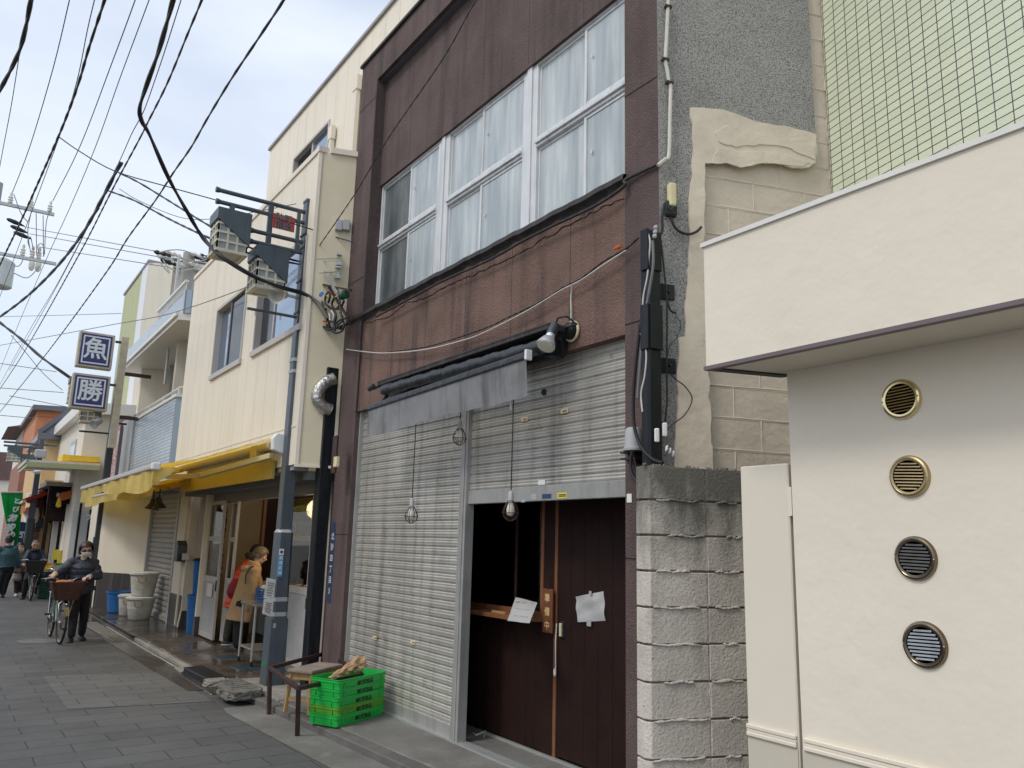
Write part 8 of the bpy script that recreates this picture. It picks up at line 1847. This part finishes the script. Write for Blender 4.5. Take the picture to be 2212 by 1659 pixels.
for i in range(9): mb.ball(c0b+fwb*(random.uniform(-.16, .16))+fdb*random.uniform(-.08, .08)+Vector((0, 0, .27)), random.uniform(.04, .06), 8, (1, 1, .6))
tag(organic(mb, 'shopping', 'peach_cloth', None, .012, 3), 'crumpled pinkish shopping in the brown bicycle basket', 'shopping')
p3, p4 = P(116, 1348, 'Z', 0), P(112, 1330, 'Z', 0)
bf = P(114, 1345, 'Z', 0); bicycle('black bicycle with a dark basket parked behind the masked woman', bf, bf+Vector((.12, 1.08, 0)), 'bike_black', 'basket_black', -.2, .36)
# man riding towards us
Ym = 23.2
fm_ = P(64.5, 1298, 'Z', 0); rm_ = fm_+Vector((-.05, 1.08, 0)); bicycle('dark bicycle ridden by the balding man in a navy jacket', fm_, rm_, 'bike_black', 'basket_black', 0, .44, bask=.30)
Y0m = fm_.y+.75
J = dict(pelvis=PY(72, 1229, Y0m), chest=PY(75.5, 1203, Y0m-.14), neck=PY(76, 1190.5, Y0m-.18), head=PY(76.5, 1177.5, Y0m-.24), shR=PY(62.5, 1194, Y0m-.17), shL=PY(90, 1194, Y0m-.17),
    elR=PY(54, 1210, Y0m-.30), elL=PY(97, 1208, Y0m-.30), wrR=PY(52.5, 1218, Y0m-.52), wrL=PY(88, 1213, Y0m-.52), hipR=PY(67, 1232, Y0m), hipL=PY(79, 1232, Y0m), kneeR=PY(57, 1252, Y0m-.30), kneeL=PY(85, 1240, Y0m-.36), ankR=PY(51, 1284, Y0m-.20), ankL=PY(81, 1262, Y0m-.28))
J['ankR'].z = .08
MNB, M, _ = person('balding man with glasses in a dark navy jacket sitting on a bicycle', (J['pelvis'].x, Y0m), J, (0, -1, 0), (.0, -1, -.05), 1.02, jacket=('navy_jacket', .92), trousers='black_cloth', skin='skin', toe={'L': Vector((.1, -1, 0)), 'R': Vector((-.3, -1, 0))}, jr=1.10,
    hands={'R': (Vector((0, -1, -.1)), Vector((0, -.2, -1)), 1.0), 'L': (Vector((-.2, -1, -.1)), Vector((0, -.2, -1)), 1.0)})
eyes(MNB, M); b = MB()
for k in (-1, 1): b.tube([M @ Vector((k*.034+.022*math.cos(t), .092, .004+.017*math.sin(t))) for t in [k2*math.pi/6 for k2 in range(12)]], .0022, 4, closed=True)
b.build('glasses', 'shoe_dark', MNB)
cap_hair(MNB, M, 'hair_grey', 1.0, -.03, -.01, .002)
mb = MB(); mb.tube([J['neck']+Vector((.085*math.cos(t), .085*math.sin(t), .015)) for t in [2*math.pi*k/16 for k in range(16)]], .034, 8, closed=True); mb.build('hood', 'black_cloth', MNB, smooth=True)
# masked woman walking behind
Yv = 24.9
def sw_(x, y): return PY(x, y, Yv)
J = dict(pelvis=sw_(41, 1231), chest=sw_(43, 1206), neck=sw_(43.5, 1194.5), head=sw_(44.5, 1182.5), shR=sw_(33, 1198), shL=sw_(54, 1198), elR=sw_(30, 1214), elL=sw_(57, 1214), wrR=sw_(33, 1228), wrL=sw_(57, 1229), hipR=sw_(37, 1234), hipL=sw_(46, 1234), kneeR=sw_(36, 1258), kneeL=sw_(47, 1257), ankR=sw_(35, 1283), ankL=sw_(49, 1278))
J['ankR'].z = .08; J['ankL'].z = .11
W2, M, _ = person('masked woman in a taupe coat and brown trousers walking behind the cyclist', (J['pelvis'].x, Yv), J, (0, -1, 0), (.05, -1, 0), .98, jacket=('taupe', .9), trousers='brown_cloth', skin='skin_pale', shoes='shoe_white', toe={'L': Vector((.05, -1, 0)), 'R': Vector((-.1, -1, 0))}, jr=.95)
cap_hair(W2, M, 'hair_brown', 1.03, -.05, .05, .010); mask(W2, M); eyes(W2, M)
mb = MB(); c = J['wrR']+Vector((.06, -.06, -.16)); loft(mb, [(c+Vector((0, 0, -.16)), (1, 0, 0), (0, 1, 0), .10, .05), (c+Vector((0, 0, -.10)), (1, 0, 0), (0, 1, 0), .12, .07), (c+Vector((0, 0, .05)), (1, 0, 0), (0, 1, 0), .10, .05), (c+Vector((0, 0, .10)), (1, 0, 0), (0, 1, 0), .05, .02)]); mb.tube([c+Vector((-.05, 0, .09)), J['wrR']+Vector((0, 0, -.02)), c+Vector((.05, 0, .09))], .01, 6)
tag(organic(mb, 'tote_bag', 'bag_grey', None, .012, 2), 'pale grey bag hanging from the masked woman in taupe', 'bag')
# man in teal seen from behind
Yt = 24.4
def st_(x, y, dy=0): return PY(x, y, Yt+dy)
J = dict(pelvis=st_(15, 1226), chest=st_(16.5, 1197), neck=st_(18, 1180), head=st_(20, 1168, .06), shL=st_(-1, 1186), shR=st_(33, 1186), elL=st_(-7, 1206), elR=st_(39, 1206), wrL=st_(-5, 1226, .06), wrR=st_(40, 1226, .05), hipL=st_(9, 1231), hipR=st_(21, 1231), kneeL=st_(0, 1257), kneeR=st_(12, 1258), ankL=st_(-9, 1284), ankR=st_(6, 1285))
J['ankL'].z = .08; J['ankR'].z = .08; J['hem'] = st_(14.5, 1224)
TM, M, _ = person('man in a teal jacket seen from behind at the left edge, walking away', (J['pelvis'].x, Yt), J, (.1, 1, 0), (.2, 1, -.15), 1.02, jacket=('teal_jacket', .93), trousers='black_cloth', skin='skin', toe={'L': Vector((0, 1, 0)), 'R': Vector((.1, 1, 0))}, jr=1.12, trt=1.05, tight=1.1)
cap_hair(TM, M, 'hair_black', 1.03, -.055, .05, .008)
mb = MB(); mb.tube([J['neck']+Vector((.075*math.cos(t), .075*math.sin(t), .0)) for t in [2*math.pi*k/16 for k in range(16)]], .028, 8, closed=True); mb.build('collar', 'teal_jacket', TM, smooth=True)
# shopper in the red padded jacket
gz = .07; f0 = P(489, 1396, 'Z', gz); Yr = 12.75
def sr(x, y, dy=0): return PY(x, y, Yr+dy)
J = dict(pelvis=sr(509, 1302), chest=sr(530, 1238), neck=sr(541, 1210), head=sr(555, 1196), shL=sr(537, 1218, .17), shR=sr(531, 1226, -.17), elL=sr(553, 1256, .18), elR=sr(548, 1262, -.17), wrL=sr(566, 1262, .05), wrR=sr(563, 1271, -.12), hipL=sr(508, 1310, .09), hipR=sr(507, 1312, -.09), kneeL=sr(505, 1350, .10), kneeR=sr(495, 1350, -.09), ankL=sr(500, 1388, .10), ankR=sr(488, 1388, -.09))
J['ankR'].z = gz+.085; J['ankL'].z = gz+.085; J['hem'] = sr(505, 1315)
RD_, M, _ = person('shopper in a bright red padded jacket with a black cap bending over the counter', (J['pelvis'].x, Yr), J, (1, .1, 0), (.9, 0, -.6), 1.02, (.5, 0, .8), jacket=('red_down', .92, 'quilt'), trousers='olive_cloth', skin='skin', shoes='navy_jacket', gz=gz, sole='shoe_white', toe={'L': Vector((1, .1, 0)), 'R': Vector((.9, -.2, 0))}, jr=1.15)
cap_hair(RD_, M, 'black_cloth', 1.12, -.03, .2, .010, name='cap')
mb = MB(); mb.tube([J['neck']+Vector((.04-.02, 0, 0))+Vector((.07*math.cos(t), .085*math.sin(t), .03-.05*math.cos(t))) for t in [2*math.pi*k/16 for k in range(16)]], .045, 8, closed=True); organic(mb, 'hood', 'olive_cloth', RD_, .012, 2)
mb = MB(); loft(mb, [(sr(504, 1292, -.10), (1, 0, 0), (0, 1, 0), .06, .10), (sr(504, 1280, -.10), (1, 0, 0), (0, 1, 0), .10, .14), (sr(508, 1262, -.10), (1, 0, 0), (0, 1, 0), .09, .14), (sr(513, 1250, -.08), (1, 0, 0), (0, 1, 0), .05, .09)]); tag(organic(mb, 'backpack', 'bag_red', None, .014, 4), 'dark crimson backpack worn over the red padded jacket', 'backpack')
# shopper in the camel coat
Yb = 12.05
def sb2(x, y, dy=0): return PY(x, y, Yb+dy)
J = dict(pelvis=sb2(525, 1296), chest=sb2(541, 1243), neck=sb2(553, 1216), head=sb2(563, 1202), shR=sb2(545, 1232, -.17), shL=sb2(547, 1226, .17), elR=sb2(544, 1278, -.20), elL=sb2(562, 1270, .16), wrR=sb2(533, 1316, -.18), wrL=sb2(571, 1292, .0), hipR=sb2(524, 1306, -.08), hipL=sb2(526, 1304, .09), kneeR=sb2(518, 1355, -.08), kneeL=sb2(523, 1354, .1), ankR=sb2(513, 1402, -.08), ankL=sb2(521, 1396, .10))
J['ankR'].z = gz+.085; J['ankL'].z = gz+.085; J['hem'] = sb2(514, 1341)
CM, M, _ = person('woman in a hooded camel coat leaning in to look at the food', (J['pelvis'].x, Yb), J, (1, -.05, 0), (.93, -.25, -.35), .98, (.35, 0, .9), jacket=('camel_wool', .97, 'coat'), trousers='black_cloth', skin='skin_pale', gz=gz, toe={'L': Vector((1, 0, 0)), 'R': Vector((.9, -.2, 0))}, jr=1.10, coat_flare=1.16, tight=1.35)
cap_hair(CM, M, 'hair_ash', 1.08, -.045, .05, .012); eyes(CM, M)
mb = MB(); mb.tube([J['neck']+Vector((-.02, 0, -.01))+Vector((.07*math.cos(t), .095*math.sin(t), -.03-.045*math.cos(t))) for t in [2*math.pi*k/16 for k in range(16)]], .038, 8, closed=True); mb.ball(J['neck']+Vector((-.13, -.02, -.085)), .085, 12, (1.1, 1, .7)); organic(mb, 'hood', 'camel_wool', CM, .012, 3)
q = J['neck']; b = MB(); b.tube(smooth_pts([sb2(549, 1224, -.21), sb2(543, 1224, -.245), sb2(536, 1232, -.24), sb2(531, 1244, -.235), sb2(530, 1262, -.215)]), .008, 6); tag(b.build('bag_strap', 'shoe_dark'), 'thin black shoulder strap across the camel coat', 'strap')
